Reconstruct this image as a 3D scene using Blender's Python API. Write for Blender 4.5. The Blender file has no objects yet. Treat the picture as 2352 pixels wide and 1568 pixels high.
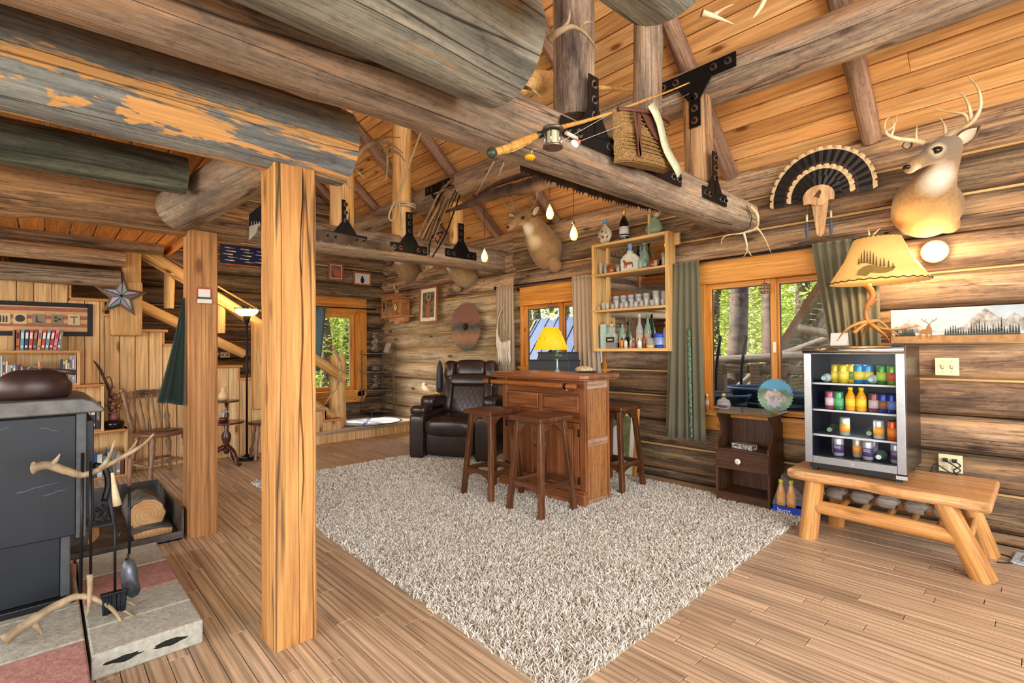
import bpy, math, random
import numpy as np
from mathutils import Vector, Matrix, Euler
PI = math.pi
R = random.Random(7)
SC = bpy.context.scene
COL = SC.collection

# ---------------------------------------------------------------- camera, sky, sun, exposure
F_PX = 1147.17
YAW, PITCH, ROLL = math.radians(-46.85), math.radians(.832), math.radians(.4795)
CAM_H = 1.27
_cy, _sy = math.cos(YAW), math.sin(YAW)
_fwd = Vector((_sy * math.cos(PITCH), _cy * math.cos(PITCH), math.sin(PITCH)))
_right = Vector((_cy, -_sy, 0)); _down = _fwd.cross(_right)
_c, _s = math.cos(ROLL), math.sin(ROLL)
RT = _c * _right + _s * _down; DN = -_s * _right + _c * _down
cd = bpy.data.cameras.new('camera'); cam = bpy.data.objects.new('camera', cd); COL.objects.link(cam)
cd.sensor_width = 36; cd.lens = F_PX / 2352 * 36; cd.clip_start = .03; cd.clip_end = 300
cam.matrix_world = Matrix(((RT.x, -DN.x, -_fwd.x, 0), (RT.y, -DN.y, -_fwd.y, 0), (RT.z, -DN.z, -_fwd.z, CAM_H), (0, 0, 0, 1)))
SC.camera = cam
SC.view_settings.view_transform = 'Standard'
SC.view_settings.look = 'None'
SC.view_settings.gamma = 1
SC.view_settings.use_curve_mapping = False
SC.view_settings.exposure = 0.68
SC.render.film_transparent = False
SC.cycles.max_bounces = 6
SC.cycles.diffuse_bounces = 4
SC.cycles.glossy_bounces = 3
SC.cycles.transmission_bounces = 6
SC.cycles.transparent_max_bounces = 12
SC.cycles.use_denoising = True
SC.cycles.caustics_reflective = False
SC.cycles.caustics_refractive = False
SC.cycles.sample_clamp_indirect = 6

W = bpy.data.worlds.new('sky'); SC.world = W; W.use_nodes = True
wn = W.node_tree.nodes; wl = W.node_tree.links
sky = wn.new('ShaderNodeTexSky'); sky.sky_type = 'NISHITA'; sky.sun_disc = False
sky.sun_elevation = math.radians(38); sky.sun_rotation = math.radians(-110); sky.air_density = 1.0; sky.dust_density = 2
wl.new(sky.outputs[0], wn['Background'].inputs[0]); wn['Background'].inputs[1].default_value = .42

def light(kind, name, loc, energy, color=(1, 1, 1), size=None, aim=None, sizey=None, radius=None):
    l = bpy.data.lights.new(name, kind); o = bpy.data.objects.new(name, l); COL.objects.link(o)
    o.location = loc; l.energy = energy; l.color = color
    if kind == 'AREA':
        l.shape = 'RECTANGLE'; l.size = size; l.size_y = sizey or size
    if radius is not None: l.shadow_soft_size = radius
    if aim is not None:
        o.rotation_euler = (Vector(aim) - Vector(loc)).to_track_quat('-Z', 'Y').to_euler()
    return o
sun = light('SUN', 'sun', (-10, -6, 12), 7.5, (1, .93, .82)); sun.data.angle = .01
sun.rotation_euler = Vector((.8, .38, -.62)).to_track_quat('-Z', 'Y').to_euler()
# added fill lamps standing for unseen windows behind the photographer (openings are in wall_front and wall_left)
light('AREA', 'window_fill_light', (3.1, .6, 1.75), 250, (1, .965, .92), 5.6, (-4, 2.0, 1.3), 2.6)
light('AREA', 'window_fill_light', (-2.2, -4.0, 1.8), 240, (1, .96, .9), 8.5, (-2.6, 4, 1.5), 2.4)
# added fill lamp brightening the roof boards; no loft window is built
light('AREA', 'roof_fill_light', (1.6, -1.0, 3.3), 60, (1, .95, .88), 2.5, (-3.5, 3.5, 3.6), 1.2)

# ---------------------------------------------------------------- photo pixel -> point on a plane of the room
CAMP = Vector((0, 0, CAM_H))
def ray(px, py): return RT * ((px - 1176) / F_PX) + DN * ((py - 784) / F_PX) + _fwd
def onz(px, py, z): d = ray(px, py); return CAMP + d * ((z - CAM_H) / d.z)
def onx(px, py, x): d = ray(px, py); return CAMP + d * (x / d.x)
def ony(px, py, y): d = ray(px, py); return CAMP + d * (y / d.y)

# ---------------------------------------------------------------- mesh builder
class MB:
    def __init__(s): s.v = []; s.f = []; s.sm = []
    def add(s, vs, fs, smooth=False, M=None):
        b = len(s.v)
        if M is not None: vs = [M @ Vector(v) for v in vs]
        s.v += [tuple(v) for v in vs]; s.f += [tuple(i + b for i in f) for f in fs]; s.sm += [smooth] * len(fs)
        return s
    def box(s, c, d, rot=None, taper=1.0):
        x, y, z = d[0] / 2, d[1] / 2, d[2] / 2; t = taper
        vs = [(-x, -y, -z), (x, -y, -z), (x, y, -z), (-x, y, -z), (-x * t, -y * t, z), (x * t, -y * t, z), (x * t, y * t, z), (-x * t, y * t, z)]
        M = Matrix.Translation(c)
        if rot is not None: M = M @ Euler(rot).to_matrix().to_4x4()
        return s.add(vs, [(0, 3, 2, 1), (4, 5, 6, 7), (0, 1, 5, 4), (1, 2, 6, 5), (2, 3, 7, 6), (3, 0, 4, 7)], False, M)
    def b2(s, p, q):   # box from corner to corner
        return s.box([(a + b) / 2 for a, b in zip(p, q)], [abs(a - b) for a, b in zip(p, q)])
    def tube(s, pts, rad, n=8, caps=True, smooth=True, jit=0, closed=False, flat=1.0, rnd=None):
        pts = [Vector(p) for p in pts]; m = len(pts)
        if not hasattr(rad, '__len__'): rad = [rad] * m
        vs = []; up = None
        for i, p in enumerate(pts):
            if closed: t = (pts[(i + 1) % m] - pts[i - 1])
            else: t = (pts[min(i + 1, m - 1)] - pts[max(i - 1, 0)])
            if t.length < 1e-9: t = Vector((0, 0, 1))
            t.normalize()
            if up is None:
                up = Vector((0, 0, 1)) if abs(t.z) < .9 else Vector((1, 0, 0))
            a = up - t * up.dot(t)
            if a.length < 1e-6: a = t.orthogonal()
            a.normalize(); up = a; b = t.cross(a)
            for k in range(n):
                th = 2 * PI * k / n; r = rad[i] * (1 + (jit * (rnd or R).uniform(-1, 1) if jit else 0))
                vs.append(p + a * (math.cos(th) * r * flat) + b * (math.sin(th) * r))
        fs = []
        for i in range(m if closed else m - 1):
            j = (i + 1) % m
            for k in range(n):
                l = (k + 1) % n; fs.append((i * n + k, i * n + l, j * n + l, j * n + k))
        s.add(vs, fs, smooth)
        if caps and not closed:
            b0 = len(s.v) - len(vs)
            s.f.append(tuple(b0 + k for k in range(n))[::-1]); s.f.append(tuple(b0 + (m - 1) * n + k for k in range(n))); s.sm += [False, False]
        return s
    def cyl(s, p, q, r, r2=None, n=12, smooth=True): return s.tube([p, q], [r, r if r2 is None else r2], n, True, smooth)
    def lathe(s, prof, c=(0, 0, 0), n=16, smooth=True, sx=1, sy=1):   # prof: (r, z) from bottom to top
        vs = []; c = Vector(c)
        for r, z in prof:
            for k in range(n):
                th = 2 * PI * k / n; vs.append((c.x + r * math.cos(th) * sx, c.y + r * math.sin(th) * sy, c.z + z))
        fs = [(i * n + k, i * n + (k + 1) % n, (i + 1) * n + (k + 1) % n, (i + 1) * n + k) for i in range(len(prof) - 1) for k in range(n)]
        s.add(vs, fs, smooth); b0 = len(s.v) - len(vs)
        s.f.append(tuple(b0 + k for k in range(n))[::-1]); s.f.append(tuple(b0 + (len(prof) - 1) * n + k for k in range(n))); s.sm += [False, False]
        return s
    def sph(s, c, r, n=12, m=8, M=None):
        if not hasattr(r, '__len__'): r = (r, r, r)
        vs = [(0, 0, -r[2])]; 
        for i in range(1, m):
            ph = -PI / 2 + PI * i / m
            for k in range(n):
                th = 2 * PI * k / n; vs.append((r[0] * math.cos(ph) * math.cos(th), r[1] * math.cos(ph) * math.sin(th), r[2] * math.sin(ph)))
        vs.append((0, 0, r[2])); fs = [(0, 1 + (k + 1) % n, 1 + k) for k in range(n)]
        for i in range(m - 2):
            for k in range(n):
                a = 1 + i * n; l = (k + 1) % n; fs.append((a + k, a + l, a + n + l, a + n + k))
        t = len(vs) - 1; a = 1 + (m - 2) * n; fs += [(a + k, a + (k + 1) % n, t) for k in range(n)]
        T = Matrix.Translation(c)
        return s.add(vs, fs, True, T @ M if M is not None else T)
    def prism(s, poly, h, axis='z', at=0.0, smooth=False):   # poly in the two other axes, extruded from at to at+h
        n = len(poly)
        def P(a, b, c): return {'z': (a, b, c), 'y': (a, c, b), 'x': (c, a, b)}[axis]
        vs = [P(a, b, at) for a, b in poly] + [P(a, b, at + h) for a, b in poly]
        fs = [tuple(range(n))[::-1], tuple(range(n, 2 * n))]
        s.add(vs, fs, False)
        b0 = len(s.v) - 2 * n
        for k in range(n): s.f.append((b0 + k, b0 + (k + 1) % n, b0 + n + (k + 1) % n, b0 + n + k)); s.sm.append(smooth)
        return s
    def grid(s, P, smooth=True):   # P: rows of points
        r, c = len(P), len(P[0]); vs = [p for row in P for p in row]
        return s.add(vs, [(i * c + k, i * c + k + 1, (i + 1) * c + k + 1, (i + 1) * c + k) for i in range(r - 1) for k in range(c - 1)], smooth)
    def mesh(s, name, mat):
        me = bpy.data.meshes.new(name); me.from_pydata(s.v, [], s.f)
        me.polygons.foreach_set('use_smooth', s.sm)
        for m in (mat if isinstance(mat, (list, tuple)) else [mat]): me.materials.append(m)
        me.update(); return me
    def obj(s, name, mat, parent=None, bevel=0, seg=2, sub=0, loc=None, rot=None, solid=0):
        o = bpy.data.objects.new(name, s.mesh(name, mat)); COL.objects.link(o)
        if parent is not None: o.parent = parent
        if loc is not None: o.location = loc
        if rot is not None: o.rotation_euler = rot
        if solid: m = o.modifiers.new('solid', 'SOLIDIFY'); m.thickness = solid; m.offset = 0
        if bevel:
            m = o.modifiers.new('bevel', 'BEVEL'); m.width = bevel; m.segments = seg; m.limit_method = 'ANGLE'; m.angle_limit = .6
        if sub: m = o.modifiers.new('sub', 'SUBSURF'); m.levels = sub; m.render_levels = sub
        return o
    @property
    def M(s): return s

def tag(o, label, cat, group=None, kind=None):
    o['label'] = label; o['category'] = cat
    if group: o['group'] = group
    if kind: o['kind'] = kind
    return o
def thing(name, label, cat, loc=(0, 0, 0), rz=0, group=None, rot=None, kind=None):
    o = bpy.data.objects.new(name, None); COL.objects.link(o); o.empty_display_size = .1
    o.location = loc; o.rotation_euler = rot if rot else (0, 0, rz)
    return tag(o, label, cat, group, kind)
def struct(name):
    o = bpy.data.objects.new(name, None); COL.objects.link(o); o['kind'] = 'structure'; return o
def copy_tree(o, parent=None):
    c = o.copy(); COL.objects.link(c)
    if parent is not None: c.parent = parent
    for ch in list(o.children): copy_tree(ch, c)
    return c
def stuff(o): o['kind'] = 'stuff'; return o
def lab(o, l): o['label'] = l; return o
def curve(pts, n=24):   # Catmull-Rom through points
    pts = [Vector(p) for p in pts]; out = []; P = [pts[0]] + pts + [pts[-1]]; m = len(pts) - 1
    for i in range(n + 1):
        u = i / n * m; k = min(int(u), m - 1); t = u - k; a, b, c, d = P[k], P[k + 1], P[k + 2], P[k + 3]
        out.append(.5 * ((2 * b) + (c - a) * t + (2 * a - 5 * b + 4 * c - d) * t * t + (3 * b - a - 3 * c + d) * t ** 3))
    return out
def lerp(a, b, t): return a + (b - a) * t
def radii(rs, n): 
    m = len(rs) - 1
    return [lerp(rs[min(int(i / n * m), m - 1)], rs[min(int(i / n * m), m - 1) + 1], i / n * m - min(int(i / n * m), m - 1)) for i in range(n + 1)]

# ---------------------------------------------------------------- materials
def srgb(h):
    if isinstance(h, str): h = [int(h[i:i + 2], 16) / 255 for i in (0, 2, 4)]
    return tuple((c / 12.92 if c <= .04045 else ((c + .055) / 1.055) ** 2.4) for c in h) + (1,)
class NT:
    def __init__(s, name):
        s.m = bpy.data.materials.new(name); s.m.use_nodes = True; s.n = s.m.node_tree.nodes; s.l = s.m.node_tree.links
        s.b = s.n['Principled BSDF']
    def new(s, t, **k):
        n = s.n.new('ShaderNode' + t)
        for a, v in k.items(): setattr(n, a, v)
        return n
    def put(s, sock, v):
        if hasattr(v, 'is_output') or hasattr(v, 'links'): s.l.new(v, sock)
        else: sock.default_value = v
    def math(s, op, a, b=0., clamp=False):
        n = s.new('Math', operation=op, use_clamp=clamp); s.put(n.inputs[0], a); s.put(n.inputs[1], b); return n.outputs[0]
    def vec(s, axis='x', sl=1., sc=1., rnd=True, coord='Object'):
        tc = s.new('TexCoord'); v = tc.outputs[coord]
        mp = s.new('Mapping'); mp.inputs['Scale'].default_value = {'x': (sl, sc, sc), 'y': (sc, sl, sc), 'z': (sc, sc, sl)}[axis]
        if rnd:
            oi = s.new('ObjectInfo'); r = s.math('MULTIPLY', oi.outputs['Random'], 61.); cx = s.new('CombineXYZ')
            for i in range(3): s.l.new(r, cx.inputs[i])
            s.l.new(cx.outputs[0], mp.inputs['Location'])
        s.l.new(v, mp.inputs['Vector']); return mp.outputs[0]
    def noise(s, vec, scale=1., detail=4., rough=.55, dist=0.):
        n = s.new('TexNoise'); s.l.new(vec, n.inputs['Vector']); n.inputs['Scale'].default_value = scale
        n.inputs['Detail'].default_value = detail; n.inputs['Roughness'].default_value = rough; n.inputs['Distortion'].default_value = dist; return n.outputs['Fac']
    def ramp(s, fac, stops, interp='LINEAR'):
        n = s.new('ValToRGB'); n.color_ramp.interpolation = interp; e = n.color_ramp.elements
        while len(e) < len(stops): e.new(.5)
        for i, (p, c) in enumerate(stops):
            e[i].position = p; e[i].color = c if not isinstance(c, (int, float)) else (c, c, c, 1)
        s.put(n.inputs[0], fac); return n.outputs[0]
    def mix(s, fac, a, b, mode='MIX'):
        n = s.new('Mix', data_type='RGBA', blend_type=mode, clamp_factor=True); s.put(n.inputs[0], fac); s.put(n.inputs[6], a); s.put(n.inputs[7], b); return n.outputs[2]
    def bump(s, h, strength=.3, dist=.01):
        n = s.new('Bump'); n.inputs['Strength'].default_value = strength; n.inputs['Distance'].default_value = dist
        s.l.new(h, n.inputs['Height']); s.l.new(n.outputs[0], s.b.inputs['Normal'])
    def hsv(s, col, val):
        n = s.new('HueSaturation'); s.put(n.inputs['Value'], val); s.put(n.inputs['Color'], col); return n.outputs[0]

def wood(name, cols, axis='x', sl=.8, sc=7., fine=70., knots=.5, cracks=.5, patch=None, patch_amt=.5, var=.2, rough=.65, bump=.35, rings=0., ringsc=14., kcol='3a2416', spec=.3, pcut=(.52, .56), mid=.8):
    t = NT(name); v1 = t.vec(axis, sl, sc); n1 = t.noise(v1, 1, 9, .68, .5)
    k = len(cols); col = t.ramp(n1, [(.28 + .44 * i / (k - 1), srgb(c)) for i, c in enumerate(cols)])
    vm_ = t.vec(axis, 1.4, sc * 4.2); nm = t.noise(vm_, 1, 5, .7, .3); col = t.mix(mid, col, t.ramp(nm, [(.3, .34), (.42, .86), (.6, 1.04), (.74, 1.3)]), 'MULTIPLY')
    if mid >= .8: vs_ = t.vec(axis, 22, 48); col = t.mix(.8, col, t.ramp(t.noise(vs_, 1, 5, .75), [(.32, .5), (.46, .95), (.7, 1.18)]), 'MULTIPLY')
    v2 = t.vec(axis, 2.2, fine); n2 = t.noise(v2, 1, 3, .6)
    col = t.mix(.85, col, t.ramp(n2, [(.25, .48), (.5, .95), (.75, 1.3)]), 'MULTIPLY')
    h = n2
    if rings:
        v3 = t.vec(axis, .9, ringsc); w = t.new('TexWave', wave_type='BANDS', bands_direction={'x': 'Y', 'y': 'X', 'z': 'Y'}[axis])
        t.l.new(v3, w.inputs['Vector']); w.inputs['Scale'].default_value = .55; w.inputs['Distortion'].default_value = 9; w.inputs['Detail'].default_value = 2.5; w.inputs['Detail Scale'].default_value = .45
        col = t.mix(rings, col, t.ramp(w.outputs['Fac'], [(0, .42), (.3, .95), (1, 1.12)]), 'MULTIPLY')
    if patch:
        vp = t.vec(axis, sl * .8, sc * 1.1); np_ = t.noise(vp, 1, 5, .7, .8)
        col = t.mix(t.ramp(np_, [(pcut[0], 0.), (pcut[1], 1. * patch_amt)]), col, t.mix(.7, srgb(patch), t.ramp(n2, [(.3, .6), (.7, 1.15)]), 'MULTIPLY'))
    if knots:
        vk = t.vec(axis, 1.5, 4.2); vo = t.new('TexVoronoi', feature='F1'); t.l.new(vk, vo.inputs['Vector']); vo.inputs['Scale'].default_value = 1.25
        kd = t.ramp(vo.outputs['Distance'], [(.07, 1.), (.11, .4), (.17, 0.)])
        col = t.mix(t.math('MULTIPLY', kd, knots), col, srgb(kcol))
    if cracks:
        vc = t.vec(axis, .13, 5.); nc = t.noise(vc, 1, 3, .5, .2); d = t.math('ABSOLUTE', t.math('SUBTRACT', nc, .5))
        ck = t.ramp(d, [(.0, 1.), (.0075, 0.)])
        col = t.mix(t.math('MULTIPLY', ck, cracks), col, srgb('1e1610')); h = t.math('SUBTRACT', h, t.math('MULTIPLY', ck, 1.6))
    if cracks and mid >= .8:
        d2 = t.math('ABSOLUTE', t.math('SUBTRACT', t.noise(t.vec(axis, .45, 15.), 1, 2, .5, .3), .47)); k2 = t.math('MULTIPLY', t.ramp(d2, [(.0, 1.), (.014, 0.)]), t.ramp(n1, [(.45, 0.), (.6, .75)])); col = t.mix(k2, col, srgb('241a13')); h = t.math('SUBTRACT', h, k2)
    oi = t.new('ObjectInfo'); val = t.math('ADD', t.math('MULTIPLY', oi.outputs['Random'], 2 * var), 1 - var)
    col = t.hsv(col, val)
    t.put(t.b.inputs['Base Color'], col); t.b.inputs['Roughness'].default_value = rough; t.b.inputs['Specular IOR Level'].default_value = spec
    t.bump(h, bump, .008); return t.m
def plain(name, col, rough=.5, metal=0., spec=.5, noise=0., nscale=20., bump=0., emit=None, estr=1., trans=0., ior=1.45, alpha=1., coat=0., sheen=0., col2=None, detail=3.):
    t = NT(name); b = t.b; c = srgb(col)
    if noise or bump or col2:
        v = t.vec('x', 1, 1, rnd=False); n = t.noise(v, nscale, detail, .6)
        if col2: cc = t.ramp(n, [(.35, c), (.65, srgb(col2))])
        else: cc = t.mix(1., c, t.ramp(n, [(.3, 1 - noise), (.7, 1 + noise)]), 'MULTIPLY')
        t.put(b.inputs['Base Color'], cc)
        if bump: t.bump(n, bump, .01)
    else: b.inputs['Base Color'].default_value = c
    b.inputs['Roughness'].default_value = rough; b.inputs['Metallic'].default_value = metal; b.inputs['Specular IOR Level'].default_value = spec
    b.inputs['Transmission Weight'].default_value = trans; b.inputs['IOR'].default_value = ior; b.inputs['Coat Weight'].default_value = coat; b.inputs['Sheen Weight'].default_value = sheen
    b.inputs['Alpha'].default_value = alpha
    if emit: b.inputs['Emission Color'].default_value = srgb(emit); b.inputs['Emission Strength'].default_value = estr
    return t.m
_cache = {}
def mat(key, fn, *a, **k):
    if key not in _cache: _cache[key] = fn(key, *a, **k)
    return _cache[key]
def flat(col, rough=.5, **k):
    key = 'paint_' + col + '_' + str(rough) + ''.join(f'_{a}{b}' for a, b in k.items())
    if key not in _cache: _cache[key] = plain(key, col, rough, **k)
    return _cache[key]

WALL_COLS = ['2b211a', '6a5443', '9c7f65', 'c7a886', 'd2b596']
M_wall = wood('weathered_wall_log', WALL_COLS, patch='cfa172', patch_amt=.55, var=.16, knots=.8, sc=9, sl=.95, bump=.6, kcol='2a1b12')
M_wall_d = wood('dark_wall_log', ['2a2019', '5c4a3a', '8b745a', 'b0956f'], patch='b98a5e', patch_amt=.4, var=.14, knots=.7, sc=10, sl=.95, bump=.6)
M_sunlit = wood('sunlit_wall_log', ['6b5743', 'b39a78', 'dcc6a0', 'ecdcbc'], patch='e2c096', patch_amt=.5, var=.1, knots=.9, sc=7, cracks=.5, bump=.5)  # sunlight falling on these logs is put into the lighter colours
M_chink = wood('pale_chinking_wood', mid=.4, cols=['b08a58', 'cda468', 'dcb67c'], var=.1, knots=0, cracks=0, bump=.1)
M_beam = wood('grey_brown_beam_log', ['3b2f28', '7b6a5c', 'a8937d', 'b7a48f'], patch='b98f68', patch_amt=.4, var=.08, sc=5, sl=.9, knots=.8, cracks=.9, bump=.5)
M_beam_g = wood('grey_beam_log', ['3a3b38', '75756d', '9b9a8e', 'b3ab98'], patch='c29a6c', patch_amt=.8, var=.06, sc=6, knots=.5, cracks=.9, bump=.55, pcut=(.6, .64))
M_beam_p = wood('peeled_beam_log', ['3d3a38', '6f7375', '8f9490', '75583f'], patch='d9a567', patch_amt=1., var=.03, sc=3.6, sl=.9, knots=.4, cracks=.7, bump=.5, pcut=(.54, .555))
M_beam_k = wood('dark_green_joist_log', ['1f211d', '3f443c', '6c7162', '85816a'], var=.05, sc=6, knots=.5, cracks=.6)
M_beam_t = wood('brown_beam_log', ['45301f', '7d6048', 'a5825f', 'bd9a72'], patch='cf9f69', patch_amt=.5, var=.1, sc=5.5, knots=.7, cracks=.8, bump=.5)
M_rafter = wood('rafter_pole_wood', ['4b3a2d', '806450', 'a3806a', 'b9937a'], var=.12, sc=8, knots=.6, cracks=.5)
M_ceil = wood('orange_ceiling_pine', ['b07a44', 'cf965a', 'dda86c', 'e6b87e'], var=.12, sl=.5, sc=6, fine=50, knots=.85, cracks=.0, bump=.15, mid=.35, kcol='6b3510', rough=.5)
M_deck = wood('loft_deck_pine', mid=.4, cols=['a5642c', 'c48243', 'd39456'], var=.12, sl=.5, sc=6, knots=.6, cracks=0, bump=.1)
M_post = wood('golden_square_timber', mid=.4, cols=['a5703a', 'bd8448', 'c99254', 'cf9c62'], axis='z', var=.0, sl=.5, sc=9, fine=60, knots=.6, cracks=.9, bump=.3, kcol='6b3a14')
M_post2 = wood('tan_square_timber', mid=.4, cols=['a06a38', 'b98350', 'c6925d'], axis='z', var=.0, sl=.5, sc=9, fine=60, knots=.8, cracks=.3, bump=.3, rings=.45, kcol='6b3a1c')
M_floor = wood('oak_floor_plank', ['a78d70', 'bca082', 'caaf90', 'd3bb9f'], var=.12, sl=.7, sc=5, fine=80, knots=.0, cracks=0, rings=.6, mid=.35, bump=.12, rough=.42, spec=.45)
M_trim = wood('orange_window_pine', mid=.4, cols=['b8702a', 'd28a3a', 'dd9a4a', 'e2a55a'], var=.06, sl=.6, sc=6, knots=.7, cracks=0, bump=.1, kcol='7a3c12', rough=.4)
M_trimz = wood('orange_window_pine_upright', mid=.4, cols=['b8702a', 'd28a3a', 'dd9a4a', 'e2a55a'], axis='z', var=.06, sl=.6, sc=6, knots=.5, cracks=0, bump=.1, kcol='7a3c12', rough=.4)
M_knotty = wood('knotty_pine_board', mid=.4, cols=['c0925c', 'd8ac76', 'e2ba86', 'e9c898'], axis='z', var=.1, sl=.5, sc=7, fine=55, knots=.9, cracks=0, bump=.12, kcol='7a4318')
M_knottyx = wood('knotty_pine_edge', mid=.4, cols=['b0743e', 'c98f54', 'd8a368'], axis='y', var=.06, knots=.3, cracks=0, bump=.1)
M_peel = wood('peeled_pine_pole', mid=.4, cols=['b78143', 'd1a060', 'dfb57a', 'e8c48c'], var=.08, sl=.7, sc=5, knots=.8, cracks=.5, kcol='5f3818', rough=.5, bump=.2)
M_peelz = wood('peeled_pine_pole_upright', mid=.4, cols=['a8773f', 'c4935a', 'd8ab70', 'e0b880'], axis='z', var=.08, sl=.7, sc=5, knots=.8, cracks=.5, kcol='5f3818', rough=.5, bump=.2)
M_shelf = wood('pale_shelf_pine', mid=.4, cols=['c99a5a', 'dcb272', 'e6c088'], var=.08, sl=.6, sc=6, knots=.5, cracks=0, bump=.1, kcol='8a5a2a')
M_shelfz = wood('pale_shelf_pine_upright', mid=.4, cols=['c99a5a', 'dcb272', 'e6c088'], axis='z', var=.08, sl=.6, sc=6, knots=.5, cracks=0, bump=.1, kcol='8a5a2a')
M_black = plain('black_steel', '17181a', .45, .6, noise=.2, nscale=30)
M_dark = plain('black_plastic', '0e0f11', .4)
M_steel = plain('brushed_steel', '9a9b9e', .3, 1., noise=.08, nscale=60)
M_chrome = plain('chrome', 'c8c8ca', .15, 1.)
M_glass = plain('clear_glass', 'f2f6f4', .03, spec=.6, alpha=.16)
M_white = plain('white_paint', 'e8e6de', .5)
M_rope = plain('pale_rope', 'b9a98b', .9, noise=.15, nscale=90, bump=.4)
M_antler = plain('antler_bone', 'b09a78', .55, noise=.35, nscale=14, bump=.3, col2='7f6b50')
M_antlerw = plain('pale_antler_bone', 'd9c8a4', .5, nscale=12, bump=.2, col2='b39a70')
# ================================================================ SETTING
YW, XB = 4.40, -8.0          # inner faces of the log walls: wall_right runs along X, wall_back along Y
SILL = [0, .075, .32, .555, .80, 1.04, 1.285, 1.525, 1.765, 2.015, 2.265, 2.53, 2.80]
def pane_mat():
    t = NT('window_glass'); n = t.n; tr = n.new('ShaderNodeBsdfTransparent'); gl = n.new('ShaderNodeBsdfGlossy'); gl.inputs['Roughness'].default_value = .02
    fr = n.new('ShaderNodeFresnel'); fr.inputs['IOR'].default_value = 1.12; mx = n.new('ShaderNodeMixShader')
    t.l.new(fr.outputs[0], mx.inputs[0]); t.l.new(tr.outputs[0], mx.inputs[1]); t.l.new(gl.outputs[0], mx.inputs[2]); t.l.new(mx.outputs[0], n['Material Output'].inputs[0]); return t.m
M_pane = pane_mat()

def wall_log(x0, x1, h, prot, seed, nseg=None, taper=0.):
    """half-round log along local X, height h about z=0, bulging towards -Y by prot; lumpy"""
    rr = random.Random(seed); L = x1 - x0; ns = nseg or max(3, int(L / .22)); K = 9; b = MB(); rows = []
    a1, a2, p1, p2 = rr.uniform(.006, .014), rr.uniform(.003, .008), rr.uniform(0, 6), rr.uniform(0, 6)
    lump = [rr.uniform(-.006, .006) for _ in range(ns + 1)]
    if rr.random() < .8: lump[rr.randrange(ns + 1)] += .012
    for i in range(ns + 1):
        x = x0 + L * i / ns; s = a1 * math.sin(x * 1.3 + p1) + a2 * math.sin(x * 3.7 + p2); row = []
        for k in range(K + 1):
            th = PI * k / K; sx = math.cos(th); sy = math.sin(th)
            row.append((x, .03 - (prot + s * .8 + lump[i]) * sy ** .85, (h / 2 + s * .25 * math.sin(th)) * sx))
        row = [(x, .07, h / 2)] + row + [(x, .07, -h / 2)]
        rows.append(row)
    b.grid(rows); 
    for r in (rows[0], rows[-1]): b.add(r, [tuple(range(len(r)))])
    return b
def log_wall(root, ax, face, spans_fn, courses, mats, seed):
    rr = random.Random(seed)
    for i in range(len(courses) - 1):
        z0, z1 = courses[i], courses[i + 1]; h = z1 - z0; zc = (z0 + z1) / 2
        for (a, c) in spans_fn(zc):
            m = mats(i, a, c)
            o = wall_log(0, c - a, h - .004, rr.uniform(.085, .115) if h > .1 else .03, rr.random()).obj('log', m, root)
            if ax == 'x': o.location = (a, face + .03, zc)
            else: o.location = (face - .03, c, zc); o.rotation_euler = (0, 0, -PI / 2); 
            if ax == 'y': o.rotation_euler = (0, 0, PI / 2); o.location = (face - .03, a, zc)
            if i and rr.random() < .55:
                st = MB(); t = rr.uniform(.018, .032); n = max(2, int((c - a) / .5)); rows = []
                for q in range(n + 1):
                    x = (c - a) * q / n; w = t / 2 * rr.uniform(.5, 1.25); d = -.0 + rr.uniform(-.003, .003)
                    rows.append([(x, .09, w + .01), (x, d, w), (x, d, -w), (x, .09, -w - .01)])
                st.grid(rows, False); s = st.obj('chinking_strip', M_chink, root)
                s.location = (o.location.x, o.location.y, z0); s.rotation_euler = o.rotation_euler
# --- wall_right: log wall with the two windows
WR = struct('wall_right')
def spR(z):
    X0, X1 = -8.15, 1.6
    if .56 < z < 2.01:
        if z > 1.045: return [(X0, -4.48), (-3.2, -2.14), (-.84, X1)]
        return [(X0, -4.62), (-4.62, -2.14), (-.84, X1)]
    return [(X0, -4.62), (-4.62, X1)]
def mR(i, a, c):
    if c <= -4.4: return M_sunlit if i < 9 else M_wall
    if a < -3 and i < 5: return M_wall_d
    return [M_wall, M_wall, M_wall_d][(i * 7 + 1) % 3] if a < -3 else M_wall
log_wall(WR, 'x', YW, spR, SILL, mR, 3)
# logs left of the small window carry sunlight in their lighter colour
# --- wall_back: dark log wall beyond the stairs, half a course out of step with wall_right
WB = struct('wall_back')
CB = [.17, .44, .68, .92, 1.16, 1.41, 1.65, 1.89, 2.13, 2.38, 2.65, 2.9, 3.2, 3.5, 3.8]
def spB(z):
    if .5 < z < 2.1: return [(-3.2, 2.75), (4.02, 4.5)]
    return [(-3.2, 4.5)]
log_wall(WB, 'y', XB, spB, CB, lambda i, a, c: M_wall_d, 5)
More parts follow.
